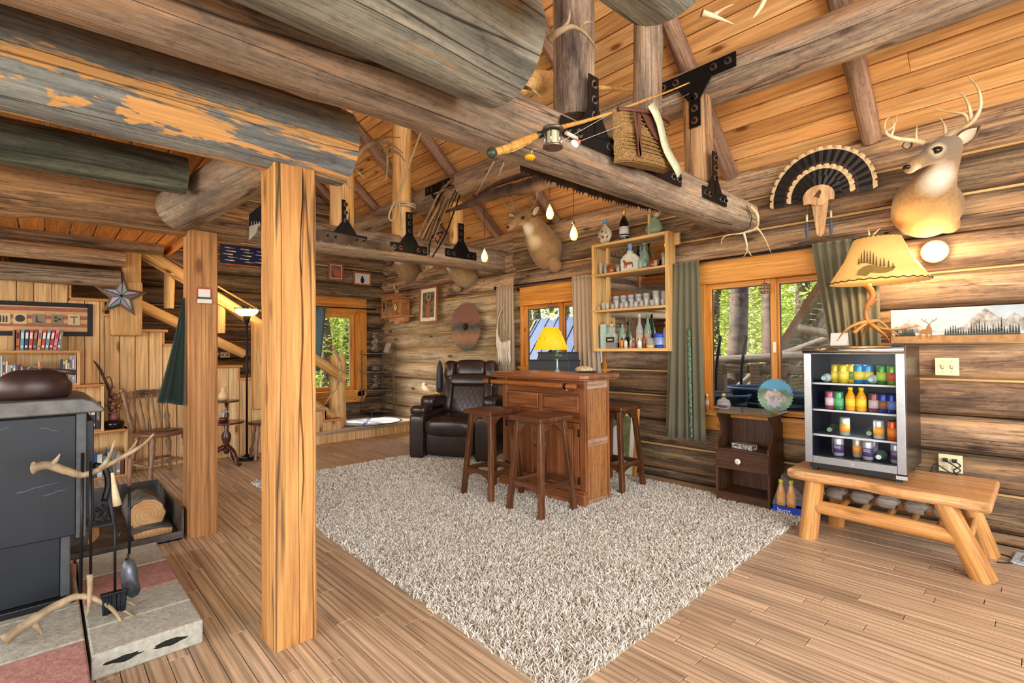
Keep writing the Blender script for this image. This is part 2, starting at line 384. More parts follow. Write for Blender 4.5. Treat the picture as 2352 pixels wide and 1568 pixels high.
# closing faces behind the logs, and the parts of the house behind the camera (plain log-coloured walls with window openings)
def slab(parent, name, p, q, m): return MB().b2(p, q).obj(name, m, parent)
for p, q in (((-8.3, 4.5, -.1), (-4.62, 4.58, 2.9)), ((-4.62, 4.5, -.1), (-3.05, 4.58, .97)), ((-4.62, 4.5, 2.09), (-3.05, 4.58, 2.9)), ((-3.05, 4.5, -.1), (-2.29, 4.58, 2.9)),
             ((-2.29, 4.5, -.1), (-.69, 4.58, .5)), ((-2.29, 4.5, 2.09), (-.69, 4.58, 2.9)), ((-.69, 4.5, -.1), (3.6, 4.58, 2.9))):
    slab(WR, 'backing', p, q, M_wall_d)
for p, q in (((-8.3, -5, -.1), (-8.1, 2.75, 7)), ((-8.3, 4.02, -.1), (-8.1, 4.6, 7)), ((-8.3, 2.75, -.1), (-8.1, 4.02, .5)), ((-8.3, 2.75, 2.12), (-8.1, 4.02, 7))):
    slab(WB, 'backing', p, q, M_wall_d)
WF = struct('wall_front')
for p, q in (((3.3, -5, -.1), (3.5, 4.7, .55)), ((3.3, -5, 3.0), (3.5, 4.7, 7)), ((3.3, -5, .55), (3.5, -2.3, 3.0)), ((3.3, 3.5, .55), (3.5, 4.7, 3.0))): slab(WF, 'backing', p, q, M_wall_d)
WL = struct('wall_left')
for p, q in (((-8.3, -4.6, -.1), (3.5, -4.4, .6)), ((-8.3, -4.6, 3.0), (3.5, -4.4, 7)), ((-8.3, -4.6, .6), (-6.6, -4.4, 3.0)), ((2.2, -4.6, .6), (3.5, -4.4, 3.0))): slab(WL, 'backing', p, q, M_wall_d)

# --- ceiling: pine boards along X on the slope that falls to wall_right
CE = struct('ceiling')
SL = math.atan(.87); cs, sn = math.cos(SL), math.sin(SL)
EV = Vector((0, 4.46, 2.79))   # eave line
def roofz(y): return 2.79 + .87 * (4.46 - y)
rr = random.Random(11); bw = .138
bmesh_cache = {}
for i in range(48):
    y = EV.y - cs * bw * (i + .5); z = EV.z + sn * bw * (i + .5)
    x = -8.2
    cuts = [-8.2, rr.uniform(-6.6, -2.6), rr.uniform(-1.2, 1.4), 3.5]
    for a, c in zip(cuts, cuts[1:]):
        b = MB(); g = .0025; t = .02; w = bw / 2
        prof = [(-w + g, .0), (-w + g + .006, -.008 - rr.uniform(0, .0015)), (w - g - .006, -.008 - rr.uniform(0, .0015)), (w - g, 0), (w - g, t), (-w + g, t)]
        b.prism([(p, q) for p, q in prof], c - a - .003, 'x', 0)
        o = b.obj('board', M_ceil, CE); o.location = (a, y, z); o.rotation_euler = (-SL, 0, 0)
# roof deck above the boards, and the other slope beyond the ridge
L = 48 * bw; yr = EV.y - cs * L; zr = EV.z + sn * L
slabm = MB(); slabm.add([(-8.4, 4.8, EV.z - .29 + .06), (3.6, 4.8, EV.z - .29 + .06), (3.6, yr, zr + .05), (-8.4, yr, zr + .05), (-8.4, 4.8, EV.z - .29 + .2), (3.6, 4.8, EV.z - .29 + .2), (3.6, yr, zr + .2), (-8.4, yr, zr + .2)],
          [(0, 3, 2, 1), (4, 5, 6, 7), (0, 1, 5, 4), (1, 2, 6, 5), (2, 3, 7, 6), (3, 0, 4, 7)]).obj('roof_deck', M_dark, CE)
MB().add([(-8.4, yr, zr), (3.6, yr, zr), (3.6, yr - 5.2, zr - 4.5), (-8.4, yr - 5.2, zr - 4.5)], [(0, 1, 2, 3)]).obj('far_slope', M_ceil, CE)

# --- floor planks along X
FL = struct('floor')
PW = .0765; far = MB(); near = []
rr = random.Random(4)
def pix(p):
    d = Vector(p) - CAMP; w = d.dot(_fwd)
    if w <= .05: return None
    return (1176 + F_PX * d.dot(RT) / w, 784 + F_PX * d.dot(DN) / w, w)
ny = int(9.4 / PW)
allp = []
for j in range(ny):
    y0 = -4.9 + j * PW; x = -8.2 + rr.uniform(0, .8)
    if j % 1 == 0: allp.append((-8.2, x, y0))
    while x < 3.3:
        l = rr.choice([.35, .5, .7, .9, 1.1, 1.25]); allp.append((x, min(3.3, x + l), y0)); x += l
for a, c, y0 in allp:
    xm = (a + c) / 2; ym = y0 + PW / 2; q = pix((xm, ym, 0)); vis = False; sc = 0
    if a > -6.75:
        for xx in (a, xm, c):
            qq = pix((xx, ym, 0))
            if qq and -40 < qq[0] < 2390 and qq[1] < 1600: vis = True; sc = max(sc, 1 / qq[2])
    under = -5.1 < a and c < -1.35 and 1.5 < y0 and y0 < 4.0
    if ym < -.3 and a > -2.6: vis = vis and True
    near.append((-(sc if vis and not under else 0), a, c, y0))
near.sort()
def plank_mesh(b, a, c, y0, x=None, yy=None):
    g = .0013; dz = rr.uniform(-.0006, .0006); X0, X1, Y0, Y1 = a + g, c - g, y0 + g, y0 + PW - g; e = .0016
    vs = [(X0, Y0, -.014), (X1, Y0, -.014), (X1, Y1, -.014), (X0, Y1, -.014), (X0 + e, Y0 + e, dz), (X1 - e, Y0 + e, dz), (X1 - e, Y1 - e, dz), (X0 + e, Y1 - e, dz),
          (X0, Y0, dz - .0018), (X1, Y0, dz - .0018), (X1, Y1, dz - .0018), (X0, Y1, dz - .0018)]
    b.add(vs, [(4, 5, 6, 7), (8, 9, 5, 4), (9, 10, 6, 5), (10, 11, 7, 6), (11, 8, 4, 7), (0, 1, 9, 8), (1, 2, 10, 9), (2, 3, 11, 10), (3, 0, 8, 11)])
for k, (s, a, c, y0) in enumerate(near):
    if k < 298 and s < 0:
        b = MB(); plank_mesh(b, 0, c - a, 0); o = b.obj('plank', M_floor, FL); o.location = (a, y0, 0)
    else: plank_mesh(far, a, c, y0)
# the remaining planks vary in tone by a per-plank attribute
fo = far.obj('planks', M_floor, FL); stuff(fo)
ca = fo.data.color_attributes.new('tone', 'FLOAT_COLOR', 'CORNER'); nf = len(fo.data.polygons); tones = np.repeat(np.random.RandomState(3).rand(nf // 9), 9 * 4)
cc = np.ones((len(tones), 4), dtype=np.float32); cc[:, 0] = tones; ca.data.foreach_set('color', cc.ravel())
def floor_far():
    m = M_floor.copy(); m.name = 'oak_floor_plank_far'; nt = m.node_tree; at = nt.nodes.new('ShaderNodeVertexColor'); at.layer_name = 'tone'
    sp = nt.nodes.new('ShaderNodeSeparateColor'); nt.links.new(at.outputs[0], sp.inputs[0])
    for oi in [n for n in nt.nodes if n.type == 'OBJECT_INFO']:
        for l in list(oi.outputs['Random'].links): nt.links.new(sp.outputs[0], l.to_socket)
    return m
fo.data.materials[0] = floor_far()
MB().b2((-8.3, -5, -.1), (3.5, 4.7, -.016)).obj('subfloor', flat('2a1d12', .9), FL)

# --- windows
def frame(parent, name, m, u0, u1, z0, z1, w, y0, y1, ax='x', top=None, bot=None):
    """four rails of a rectangular frame in the wall plane"""
    top = w if top is None else top; bot = w if bot is None else bot
    for (a, c, e, f, mm) in ((u0, u0 + w, z0, z1, 'z'), (u1 - w, u1, z0, z1, 'z'), (u0 + w, u1 - w, z1 - top, z1, 'x'), (u0 + w, u1 - w, z0, z0 + bot, 'x')):
        if e == f: continue
        if ax == 'x': b = MB().b2((a, y0, e), (c, y1, f))
        else: b = MB().b2((y0, a, e), (y1, c, f))
        b.obj(name, (M_trimz if mm == 'z' else (M_trim if ax == 'x' else M_trimy)), parent, bevel=.003)
M_trimy = wood('orange_window_pine_sideways', ['b8702a', 'd28a3a', 'dd9a4a', 'e2a55a'], axis='y', var=.06, sl=.6, sc=6, knots=.7, cracks=0, bump=.1, kcol='7a3c12', rough=.4)
def win_x(name, x0, x1, z0, z1, head, xm, foot, side):
    w = struct(name)
    # wide header board, side boards, foot board on the log face
    MB().b2((x0, 4.345, z1 - head), (x1, 4.375, z1)).obj('header_board', M_trim, w, bevel=.003)
    MB().b2((x0, 4.33, z1 - head - .012), (x1, 4.372, z1 - head)).obj('header_lip', M_trim, w)
    for a in (x0, x1 - side): MB().b2((a, 4.35, z0 + foot), (a + side, 4.375, z1 - head - .012)).obj('side_board', M_trimz, w, bevel=.003)
    MB().b2((x0, 4.345, z0), (x1, 4.375, z0 + foot - .03)).obj('foot_board', M_trim, w, bevel=.003)
    MB().b2((x0 - .01, 4.31, z0 + foot - .03), (x1 + .01, 4.5, z0 + foot)).obj('sill', M_trim, w, bevel=.004)
    zi0, zi1 = z0 + foot, z1 - head - .012
    # lining
    for p, q in (((x0 + side - .015, 4.37, zi0), (x0 + side, 4.475, zi1)), ((x1 - side, 4.37, zi0), (x1 - side + .015, 4.475, zi1)), ((x0 + side, 4.37, zi1), (x1 - side, 4.475, zi1 + .015)), ((x0 + side, 4.37, zi0 - .015), (x1 - side, 4.475, zi0))):
        MB().b2(p, q).obj('lining', M_trim, w)
    # two sashes
    frame(w, 'sash_rail', None, x0 + side, xm + .02, zi0, zi1, .045, 4.40, 4.43)
    frame(w, 'sash_rail', None, xm - .01, x1 - side, zi0, zi1, .045, 4.435, 4.465)
    MB().b2((x0 + side + .045, 4.413, zi0 + .045), (xm - .025, 4.417, zi1 - .045)).obj('pane', M_pane, w)
    MB().b2((xm + .035, 4.448, zi0 + .045), (x1 - side - .045, 4.452, zi1 - .045)).obj('pane', M_pane, w)
    for a, c, y in ((x0 + side + .045, xm - .025, 4.405), (xm + .035, x1 - side - .045, 4.44)):
        f = MB()
        for p, q in (((a, y, zi0 + .045), (a + .008, y + .012, zi1 - .045)), ((c - .008, y, zi0 + .045), (c, y + .012, zi1 - .045)), ((a, y, zi1 - .053), (c, y + .012, zi1 - .045)), ((a, y, zi0 + .045), (c, y + .012, zi0 + .053))): f.b2(p, q)
        f.obj('glazing_bead', flat('4c3a2a', .5), w)
    MB().box((xm + .005, 4.395, (zi0 + zi1) / 2), (.022, .014, .09)).obj('latch', M_white, w, bevel=.003)
    return w
win_x('window_1', -2.14, -.84, .535, 2.03, .185, -1.53, .16, .045)
win_x('window_2', -4.49, -3.19, 1.0, 2.03, .215, -3.86, .05, .045)
w3 = struct('window_3')   # casement beside the stairs, in wall_back
for p, q, m in (((-8.0, 2.7, 1.9), (-7.93, 4.03, 2.13), M_trimy), ((-8.0, 3.86, .49), (-7.93, 4.03, 1.9), M_trimz), ((-8.0, 2.7, .49), (-7.93, 2.86, 1.9), M_trimz), ((-8.0, 2.7, .40), (-7.93, 3.98, .58), M_trimy)):
    MB().b2(p, q).obj('trim_board', m, w3, bevel=.004)
for p, q in (((-8.15, 2.86, 1.88), (-7.94, 3.86, 1.9)), ((-8.15, 3.84, .58), (-7.94, 3.86, 1.9)), ((-8.15, 2.86, .58), (-7.94, 2.88, 1.9)), ((-8.15, 2.86, .56), (-7.9, 3.86, .6))): MB().b2(p, q).obj('lining', M_trimz, w3)
frame(w3, 'sash_rail', None, 2.88, 3.84, .6, 1.88, .07, -8.06, -8.02, 'y')
MB().b2((-8.045, 2.95, .67), (-8.04, 3.77, 1.81)).obj('pane', M_pane, w3)
MB().b2((-8.02, 3.75, .67), (-8.01, 3.77, 1.81)).obj('casing_strip', flat('a09a8a', .5), w3)
MB().tube([(-7.99, 3.55, .62), (-7.96, 3.57, .64), (-7.95, 3.63, .645), (-7.96, 3.68, .63)], .01, 6).obj('crank_handle', flat('8a8578', .4), w3)

# --- stair landing and staircase against wall_back
M_tread = plain('grey_landing_floor', 'b9ad9c', .35, col2='a8987f', nscale=3, detail=5)
LD = struct('floor_landing'); PX, PZ = -6.72, .17
MB().b2((-8.1, 2.42, .12), (PX + .02, 4.5, PZ)).obj('deck', wood('landing_plank', mid=.4, cols=['a58c6f', 'b8a184', 'c6b295'], axis='y', var=.0, knots=0, cracks=.3, rings=.4, bump=.1, rough=.35), LD, bevel=.003)
def vboards(parent, x, y0, y1, topf, bot, w=.145, name='board', th=.018, jit=.01):
    y = y0; r2 = random.Random(int(y0 * 100) + 7)
    while y < y1 - .02:
        ww = min(w + r2.uniform(-jit, jit), y1 - y); t = topf((y + ww / 2))
        b = MB(); b.box((0, 0, (t - bot) / 2), (th, ww - .006, t - bot)); o = b.obj(name, M_knotty, parent, bevel=.004, seg=1)
        o.location = (x - th / 2 + r2.uniform(-.001, .001), y + ww / 2, bot); y += ww
vboards(LD, PX, 2.42, 4.32, lambda y: PZ - .03, 0, .12)
MB().b2((PX - .02, 2.96, PZ - .012), (PX + .035, 4.33, PZ + .012)).obj('nosing', M_tread, LD, bevel=.004)
ST = thing('staircase', 'knotty pine closed staircase stepping up beside the bookshelf against dark log wall', 'staircase', kind='structure')
steps = []   # y0, y1, z top: treads rise towards -Y
y, z = 3.05, .17
steps = [(2.78, 3.02, .325), (2.52, 2.78, .48), (2.26, 2.52, .635), (2.0, 2.26, .79), (1.74, 2.0, .945), (1.48, 1.74, 1.10), (1.23, 1.48, 1.25), (.98, 1.23, 1.36), (.72, .98, 1.515), (.46, .72, 1.67), (.20, .46, 1.825), (-.05, .20, 1.985), (-.31, -.05, 2.13), (-.57, -.31, 2.29), (-.83, -.57, 2.45)]
for y0, y1, z in steps:
    MB().b2((-7.95, y0 - .01, z - .03), (PX + .045, y1 + .03, z)).obj('tread', M_knottyx, ST, bevel=.006)
    MB().b2((-7.95, y1 - .02, z - .17), (PX + .02, y1, z - .03)).obj('riser', M_knottyx, ST)
def stop(y):
    for y0, y1, z in steps:
        if y0 <= y < y1: return z - .03
    return 2.4 if y < 0 else .14
yb = -.9
while yb < 3.0:
    y1 = yb + .13 + R.uniform(-.012, .012)
    # cut boards at step edges so each board keeps one top
    for s0, s1, z in steps:
        if yb < s1 - .004 < y1 - .004 and y1 > s1: y1 = s1 if s1 - yb > .03 else y1
    t = stop((yb + y1) / 2)
    o = MB().box((0, 0, t / 2), (.018, y1 - yb - .005, t)).obj('board', M_knotty, ST, bevel=.004, seg=1); o.location = (PX, (yb + y1) / 2, 0); yb = y1
# ================================================================ TIMBERS
def log_mesh(L, r0, r1, seed, ns=None, n=20, lump=.035, bend=.015, end=.02, fl=1.0, facet=0.):
    rr = random.Random(seed); ns = ns or max(6, int(L / .12)); vs = []; ph = [rr.uniform(0, 6) for _ in range(8)]
    kn = [(rr.uniform(.05, .95) * L, rr.uniform(0, 2 * PI), rr.uniform(.05, .11)) for _ in range(int(L * 1.2))]
    for i in range(ns + 1):
        x = L * i / ns; r = lerp(r0, r1, i / ns); cy = bend * math.sin(x * 1.1 + ph[0]); cz = bend * math.sin(x * .9 + ph[1]); 
        if i in (0, ns): r *= 1 - end
        for k in range(n):
            th = 2 * PI * k / n
            d = 1 + lump * (.5 * math.sin(2 * th + ph[2] + x * .6) + .4 * math.sin(3 * th + ph[3] - x * .9) + .35 * math.sin(x * 2.3 + ph[4] + th) + .2 * math.sin(x * 6 + ph[5] + 2 * th))
            for kx, kt, ka in kn:
                dd = ((x - kx) / .07) ** 2 + (((th - kt + PI) % (2 * PI) - PI) * r / .05) ** 2
                if dd < 4: d += ka * math.exp(-dd)
            yy = r * d * math.cos(th); zz = r * d * math.sin(th)
            if facet: yy = max(-r * facet, min(r * facet, yy))
            vs.append((x, cy + yy, cz + zz * fl))
    b = MB(); fs = [(i * n + k, i * n + (k + 1) % n, (i + 1) * n + (k + 1) % n, (i + 1) * n + k)[::-1] for i in range(ns) for k in range(n)]
    b.add(vs, fs, True)
    b.add(vs[:n], [tuple(range(n))]); b.add(vs[-n:], [tuple(range(n))[::-1]])
    return b
def place_along(o, p, q):
    p, q = Vector(p), Vector(q); d = (q - p).normalized()
    up = Vector((0, 0, 1)) if abs(d.z) < .95 else Vector((0, -1, 0))
    y = up.cross(d).normalized(); z = d.cross(y)
    o.matrix_world = Matrix(((d.x, y.x, z.x, p.x), (d.y, y.y, z.y, p.y), (d.z, y.z, z.z, p.z), (0, 0, 0, 1)))
def logobj(name, label, cat, p, q, r0, r1, m, group=None, parent=None, **k):
    L = (Vector(q) - Vector(p)).length; o = log_mesh(L, r0, r1, sum(map(abs, p)) * 13.7 + L, **k).obj(name, m, parent)
    M = None
    if parent is None:
        place_along(o, p, q)
    else: place_along(o, p, q)
    if label: tag(o, label, cat, group)
    return o
# square posts carrying the loft beams
def post(x0, x1, y0, y1, h, label, m, seed, crack=True):
    rr = random.Random(seed); t = thing('timber_post', label, 'post', ((x0 + x1) / 2, (y0 + y1) / 2, 0)); w, d = (x1 - x0) / 2, (y1 - y0) / 2
    b = MB(); ns = 24; rows = []; c = .008
    for i in range(ns + 1):
        z = h * i / ns; j = lambda: rr.uniform(-.0012, .0012)
        pts = [(-w + c, -d), (w - c, -d), (w, -d + c), (w, d - c), (w - c, d), (-w + c, d), (-w, d - c), (-w, -d + c)]
        if crack:   # drying check down the face towards the room
            cy = d * (.28 + .07 * math.sin(i * .9)); g = .004 if .25 < i / ns < .97 else .0008
            pts = pts[:3] + [(w, cy - g), (w - (.03 if g > .002 else .001), cy), (w, cy + g)] + pts[3:]
        rows.append([(px + j(), py + j(), z) for px, py in pts])
    n = len(rows[0]); b.add([p for r_ in rows for p in r_], [(i * n + k, i * n + (k + 1) % n, (i + 1) * n + (k + 1) % n, (i + 1) * n + k) for i in range(ns) for k in range(n)], False)
    b.add(rows[-1], [tuple(range(n))]); b.obj('shaft', m, t)
    return t
post(-2.411, -2.232, .712, .892, 2.12, 'golden square timber post nearest the camera, with a long drying crack', M_post, 1)
post(-4.165, -3.986, .717, .895, 2.12, 'tan square timber post carrying a small white card holder', M_post2, 2, False)
# round loft beams running out over the room (butt ends seen)
BE = {}
BE['L1'] = logobj('loft_beam', 'grey loft beam with peeled orange patches resting on the front square post', 'beam', (-2.32, -3.2, 2.29), (-2.32, 1.05, 2.225), .18, .178, M_beam_p, n=28, lump=.04)
BE['L2'] = logobj('loft_beam', 'brown loft beam resting on the second square post, above the stairs', 'beam', (-4.07, -3.2, 2.25), (-4.07, 1.07, 2.235), .2, .175, M_beam_t, n=28)
BE['L3'] = logobj('loft_beam', 'thick grey loft beam whose round butt end points at the antlered post, top centre', 'beam', (-1.29, -3.2, 2.36), (-1.29, 1.19, 2.315), .155, .2, M_beam_g, n=32, lump=.03)
BE['L4'] = logobj('loft_beam', 'grey loft beam of which only the butt end shows at the top edge', 'beam', (-.64, -3.2, 2.32), (-.64, 1.2, 2.295), .18, .18, M_beam_g, n=28)
logobj('loft_joist', 'dark green-black joist log under the loft boards, between the two carrying beams', 'joist', (-3.2, -3.2, 2.25), (-3.2, .56, 2.21), .115, .1, M_beam_k)
logobj('cross_log', 'short purple-brown log crossing over the second post under the loft', 'joist', (-2.53, .84, 2.22), (-3.78, .62, 2.19), .12, .135, M_beam, n=22)
for y, z, r, e, m, s in ((-.35, 2.23, .085, .62, M_wall, 'upper of the logs stacked above the staircase'), (-.35, 2.41, .08, .95, M_beam_t, 'top log of the stack under the loft deck above the staircase'), (-.35, 2.045, .088, .58, M_beam, 'lowest log of the stack above the staircase, ending at the upper stair post')):
    logobj('stacked_log', 'weathered brown ' + s, 'log', (-6.6, -3.2, z + .02), (-6.6, e, z), r, r, m, n=16)
# --- trusses: tie beams
T1, T2 = -1.68, -4.87
logobj('tie_beam', 'long grey tie beam of the near truss with fishing rod and saw, ending at the turkey fan', 'beam', (T1, -3.3, 2.20), (T1, 4.22, 2.335), .16, .14, M_beam, n=32, lump=.03, ns=70, facet=.86)
logobj('tie_beam', 'flat-sided tie beam of the far truss with three black plates', 'beam', (T2, -3.3, 2.37), (T2, 4.5, 2.40), .15, .145, M_beam, n=24, facet=.8, ns=50)
# posts standing on the tie beams
def kpost(x, y, z0, z1, r, label, m): return logobj('truss_post', label, 'post', (x, y, z0), (x, y, z1 - (.16 if z1 > 3.2 else 0)), r, r * .95, m, n=20, ns=30)
kpost(T1, 2.04, 2.46, roofz(2.04), .112, 'thickest round truss post with a big knot, on the near tie beam behind an antler', M_beam)
kpost(T1, 2.76, 2.44, roofz(2.76), .092, 'middle round truss post of the near truss behind the wicker creel', M_beam)
kpost(T1, 3.44, 2.43, 3.05, .1, 'short round post under the purlin on the near tie beam', M_beam_t)
kpost(T2, 2.19, 2.5, roofz(2.19), .12, 'round far-truss post next to the front square post', M_peel)
kpost(T2, 2.92, 2.5, roofz(2.92), .108, 'round far-truss post with a rope knotted around it', M_peel)
kpost(T2, 3.64, 2.5, 3.05, .088, 'short round far-truss post behind the hanging sled', M_peel)
# purlin and rafters
logobj('purlin_log', 'long grey purlin log running under the rafters from far left to top right', 'beam', (-7.9, 3.52, 3.17), (3.2, 3.5, 3.15), .145, .155, M_beam, n=24, ns=80)
k = 0
for x in (.3, -.845, -1.86, -2.85, -3.9, -4.93, -5.93, -6.9, -7.75):
    off = .072
    p = (x, 4.38, roofz(4.38) - off * 1.33); q = (x, .6, roofz(.6) - off * 1.33)
    r_ = logobj('rafter', 'round rafter pole running down the pine ceiling to the log wall', 'rafter', p, q, .066, .076, M_rafter, 'rafters under the ceiling boards', n=12, ns=26, bend=.008)
    r_['kind'] = 'structure'
# --- loft deck
LF = struct('floor_loft')
y = 1.06; rr = random.Random(21)
while y > -3.2:
    w = .175; x = -8.0
    for c in (rr.uniform(-6, -4.5), rr.uniform(-3, -2.2), .8):
        if y > .5 and False: pass
        o = MB().b2((0, 0, 0), (c - x - .004, w - .012, .036)).obj('plank', M_deck, LF, bevel=.004, seg=1); o.location = (x, y - w, 2.435 + rr.uniform(-.002, .002)); x = c
    y -= w
MB().b2((-1.93, -3.2, 2.40), (-1.895, 1.02, 2.452)).obj('edge_board', wood('loft_edge_board', ['c9964f', 'd9ab63', 'e2ba78'], axis='y', knots=0, cracks=0, var=0), LF)
MB().b2((-8, 1.03, 2.39), (-2.3, 1.07, 2.48)).obj('edge_board', M_deck, LF)

# --- steel plates with bolts
def bracket(label, loc, flip=False, rz=0, up=.36, wide=.5, slope=0., nb=(3, 2), group=None, s=1.):
    """inverted T plate on a face looking towards +X: local Y along the tie, Z up"""
    t = thing('steel_bracket', label, 'bracket', loc, rot=(PI if flip else 0, 0, rz)); w = .042 * s; hh = .05 * s
    poly = [(-wide / 2, -hh), (wide / 2, -hh), (wide / 2, hh), (w * 3, hh), (w, hh + .12 * s), (w, up), (-w, up), (-w, hh + .12 * s), (-w * 3, hh), (-wide / 2, hh)]
    if flip: poly = [(-a, b) for a, b in poly][::-1]
    MB().prism(poly, .008, 'x', 0).obj('plate', M_black, t, bevel=.0015, seg=1)
    MB().prism([(0, hh * .2), (w * 2.6, hh * .6), (w * .4, hh + .13 * s), (0, hh + .13 * s)], .006, 'x', .006).obj('gusset', M_black, t)
    pts = [(0, up - .045 - i * .085 * s) for i in range(nb[0])] + [(sg * wide * f, -hh * .1) for sg in (-1, 1) for f in ((.41, .24) if nb[1] == 2 else (.38,))]
    for a, c in pts:
        bm_ = MB(); bm_.tube([(.008, a, c), (.012, a, c)], .024 * s, 16); bo = bm_.obj('washer', M_steel if R.random() < .7 else flat('8a5a35', .5, metal=.6), t)
        MB().tube([(.012, a, c), (.026, a, c)], .0125 * s, 6, smooth=False).obj('bolt_head', M_black, bo)
    return t
bx1 = T1 + .14
bracket('black T plate at the foot of the thickest near-truss post', (bx1 + .014, 2.0, 2.31), wide=.5, up=.32, s=.92)
bracket('black T plate bolted at the foot of the middle near-truss post, below the creel', (bx1 + .004, 2.69, 2.31), wide=.40, up=.30, s=.85)
bracket('black T plate bolted at the foot of the short near-truss post, near the beam end', (bx1 - .006, 3.38, 2.31), wide=.36, up=.31, s=.82)
bracket('black T plate joining purlin and short post on the near truss, upside down', (T1 + .03, 3.325, 3.17), flip=True, rz=-PI / 2, wide=.58, up=.36, nb=(3, 2))
bx2 = T2 + .122
bracket('black T plate on the far tie beam next to the front square post', (bx2, 2.19, 2.385), wide=.46, up=.38, s=.95)
bracket('black T plate on the far tie beam between the rope and the sled', (bx2, 2.92, 2.375), wide=.46, up=.40, s=.95)
bracket('black T plate on the far tie beam by the left hanging bulb', (bx2, 3.63, 2.40), wide=.46, up=.37, s=.95)
bracket('black T plate where the far purlin meets its short post, behind the sled', (T2 + .03, 3.36, 3.17), flip=True, rz=-PI / 2, wide=.5, up=.4)

# --- stair rails, posts and balusters
SP = thing('stair_railing', 'peeled log stair railing with slanting rails and short balusters', 'railing', kind='structure')
XR = -6.86
def pole(name, p, q, r0, r1, m=None, parent=SP, **k): return logobj(name, None, None, p, q, r0, r1, m or M_peel, parent=parent, n=14, bend=.006, **k)
pole('hand_rail', onx(322, 572, XR), onx(792, 868, XR), .072, .07)
pole('lower_rail', onx(300, 690, XR), onx(562, 812, XR), .062, .055)
pole('lower_rail', onx(600, 850, XR), onx(765, 955, XR), .062, .055)
MB().tube([onx(330, 560, XR - .1), onx(600, 715, XR - .1)], .012, 6).obj('grab_bar', M_peel, SP)
MB().tube([onx(310, 585, XR + .08), onx(600, 752, XR + .08)], .014, 6).obj('grab_bar', M_peel, SP)
pole('baluster', onx(390, 628, XR + .02), onx(388, 708, XR + .02), .055, .05)
pole('baluster', onx(506, 700, XR + .02), onx(506, 765, XR + .02), .05, .05)
a = onx(277, 730, -6.66); 
up_ = MB().b2((-6.76, .5, 1.44), (-6.60, .77, 2.02)).obj('upper_post', M_peelz, SP, bevel=.02)
MB().b2((-6.74, .6, 2.0), (-6.61, .76, 2.34)).obj('upper_post', M_peelz, SP, bevel=.02)
lp = onx(585, 900, -6.66)
MB().b2((-6.74, 1.87, .55), (-6.6, 2.12, 1.62)).obj('middle_post', M_peelz, SP, bevel=.02)
nw = log_mesh(1.2, .125, .105, 5, n=18, lump=.08).obj('newel_post', M_peel, SP); place_along(nw, onz(777, 992, .1) + Vector((-.08, 0, -.1)), onz(777, 992, .1) + Vector((-.08, .02, 1.17)))
# ================================================================ OUTSIDE
GR = MB().b2((-60, -60, -1.2), (60, 90, -1.0)).obj('ground', plain('dry_grass_ground', 'a08c55', .9, nscale=1.5, col2='6f7a3c', detail=8, bump=.3)); GR['kind'] = 'structure'
M_bark = wood('pine_bark', ['2c221b', '4a3a2e', '6f5a48', '857260'], axis='z', sl=1.5, sc=5, knots=.3, cracks=.4, var=.2)
M_birch = wood('pale_bark', ['7a6a58', 'b3a48e', 'd6ccb8'], axis='z', sl=1.5, sc=4, knots=.5, cracks=.2, var=.15)
def leafm(name, a, b): return plain(name, a, .7, col2=b, nscale=.8)
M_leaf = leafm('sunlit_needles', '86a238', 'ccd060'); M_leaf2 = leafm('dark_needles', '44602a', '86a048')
def crown(b, c, r, h, n, rs, size=.075):
    for _ in range(n):
        t = rs.random(); rad = r * (1 - t) ** .8 * (.3 + .7 * rs.random()); th = rs.random() * 2 * PI; s = size * (.5 + rs.random())
        p = Vector((c[0] + rad * math.cos(th), c[1] + rad * math.sin(th), c[2] + h * t)); 
        a = Vector((rs.gauss(0, 1), rs.gauss(0, 1), rs.gauss(0, .5))).normalized() * s; d = Vector((rs.gauss(0, 1), rs.gauss(0, 1), rs.gauss(0, .5))).normalized() * s * .5
        b.add([p - a, p + d, p + a, p - d], [(0, 1, 2, 3)])
TREE = [['pine tree with thick dark trunk', M_bark], ['pine tree with slim dark trunk', M_bark], ['birch-like tree with pale trunk', M_birch]]
def tree(x, y, r, h, c0, cr, nl, m, lm, label, rs):
    t = thing('tree', label, 'tree', (x, y, -1.05))
    log_mesh(h, r, r * .5, x * 3 + y, n=10, ns=12, lump=.06, bend=.08).obj('trunk', M_bark if m is None else m, t).rotation_euler = (0, -PI / 2, 0)
    b = MB(); crown(b, (0, 0, c0), cr, h - c0 + .6, nl, rs); b.obj('foliage', lm, t); return t
rs = random.Random(9)
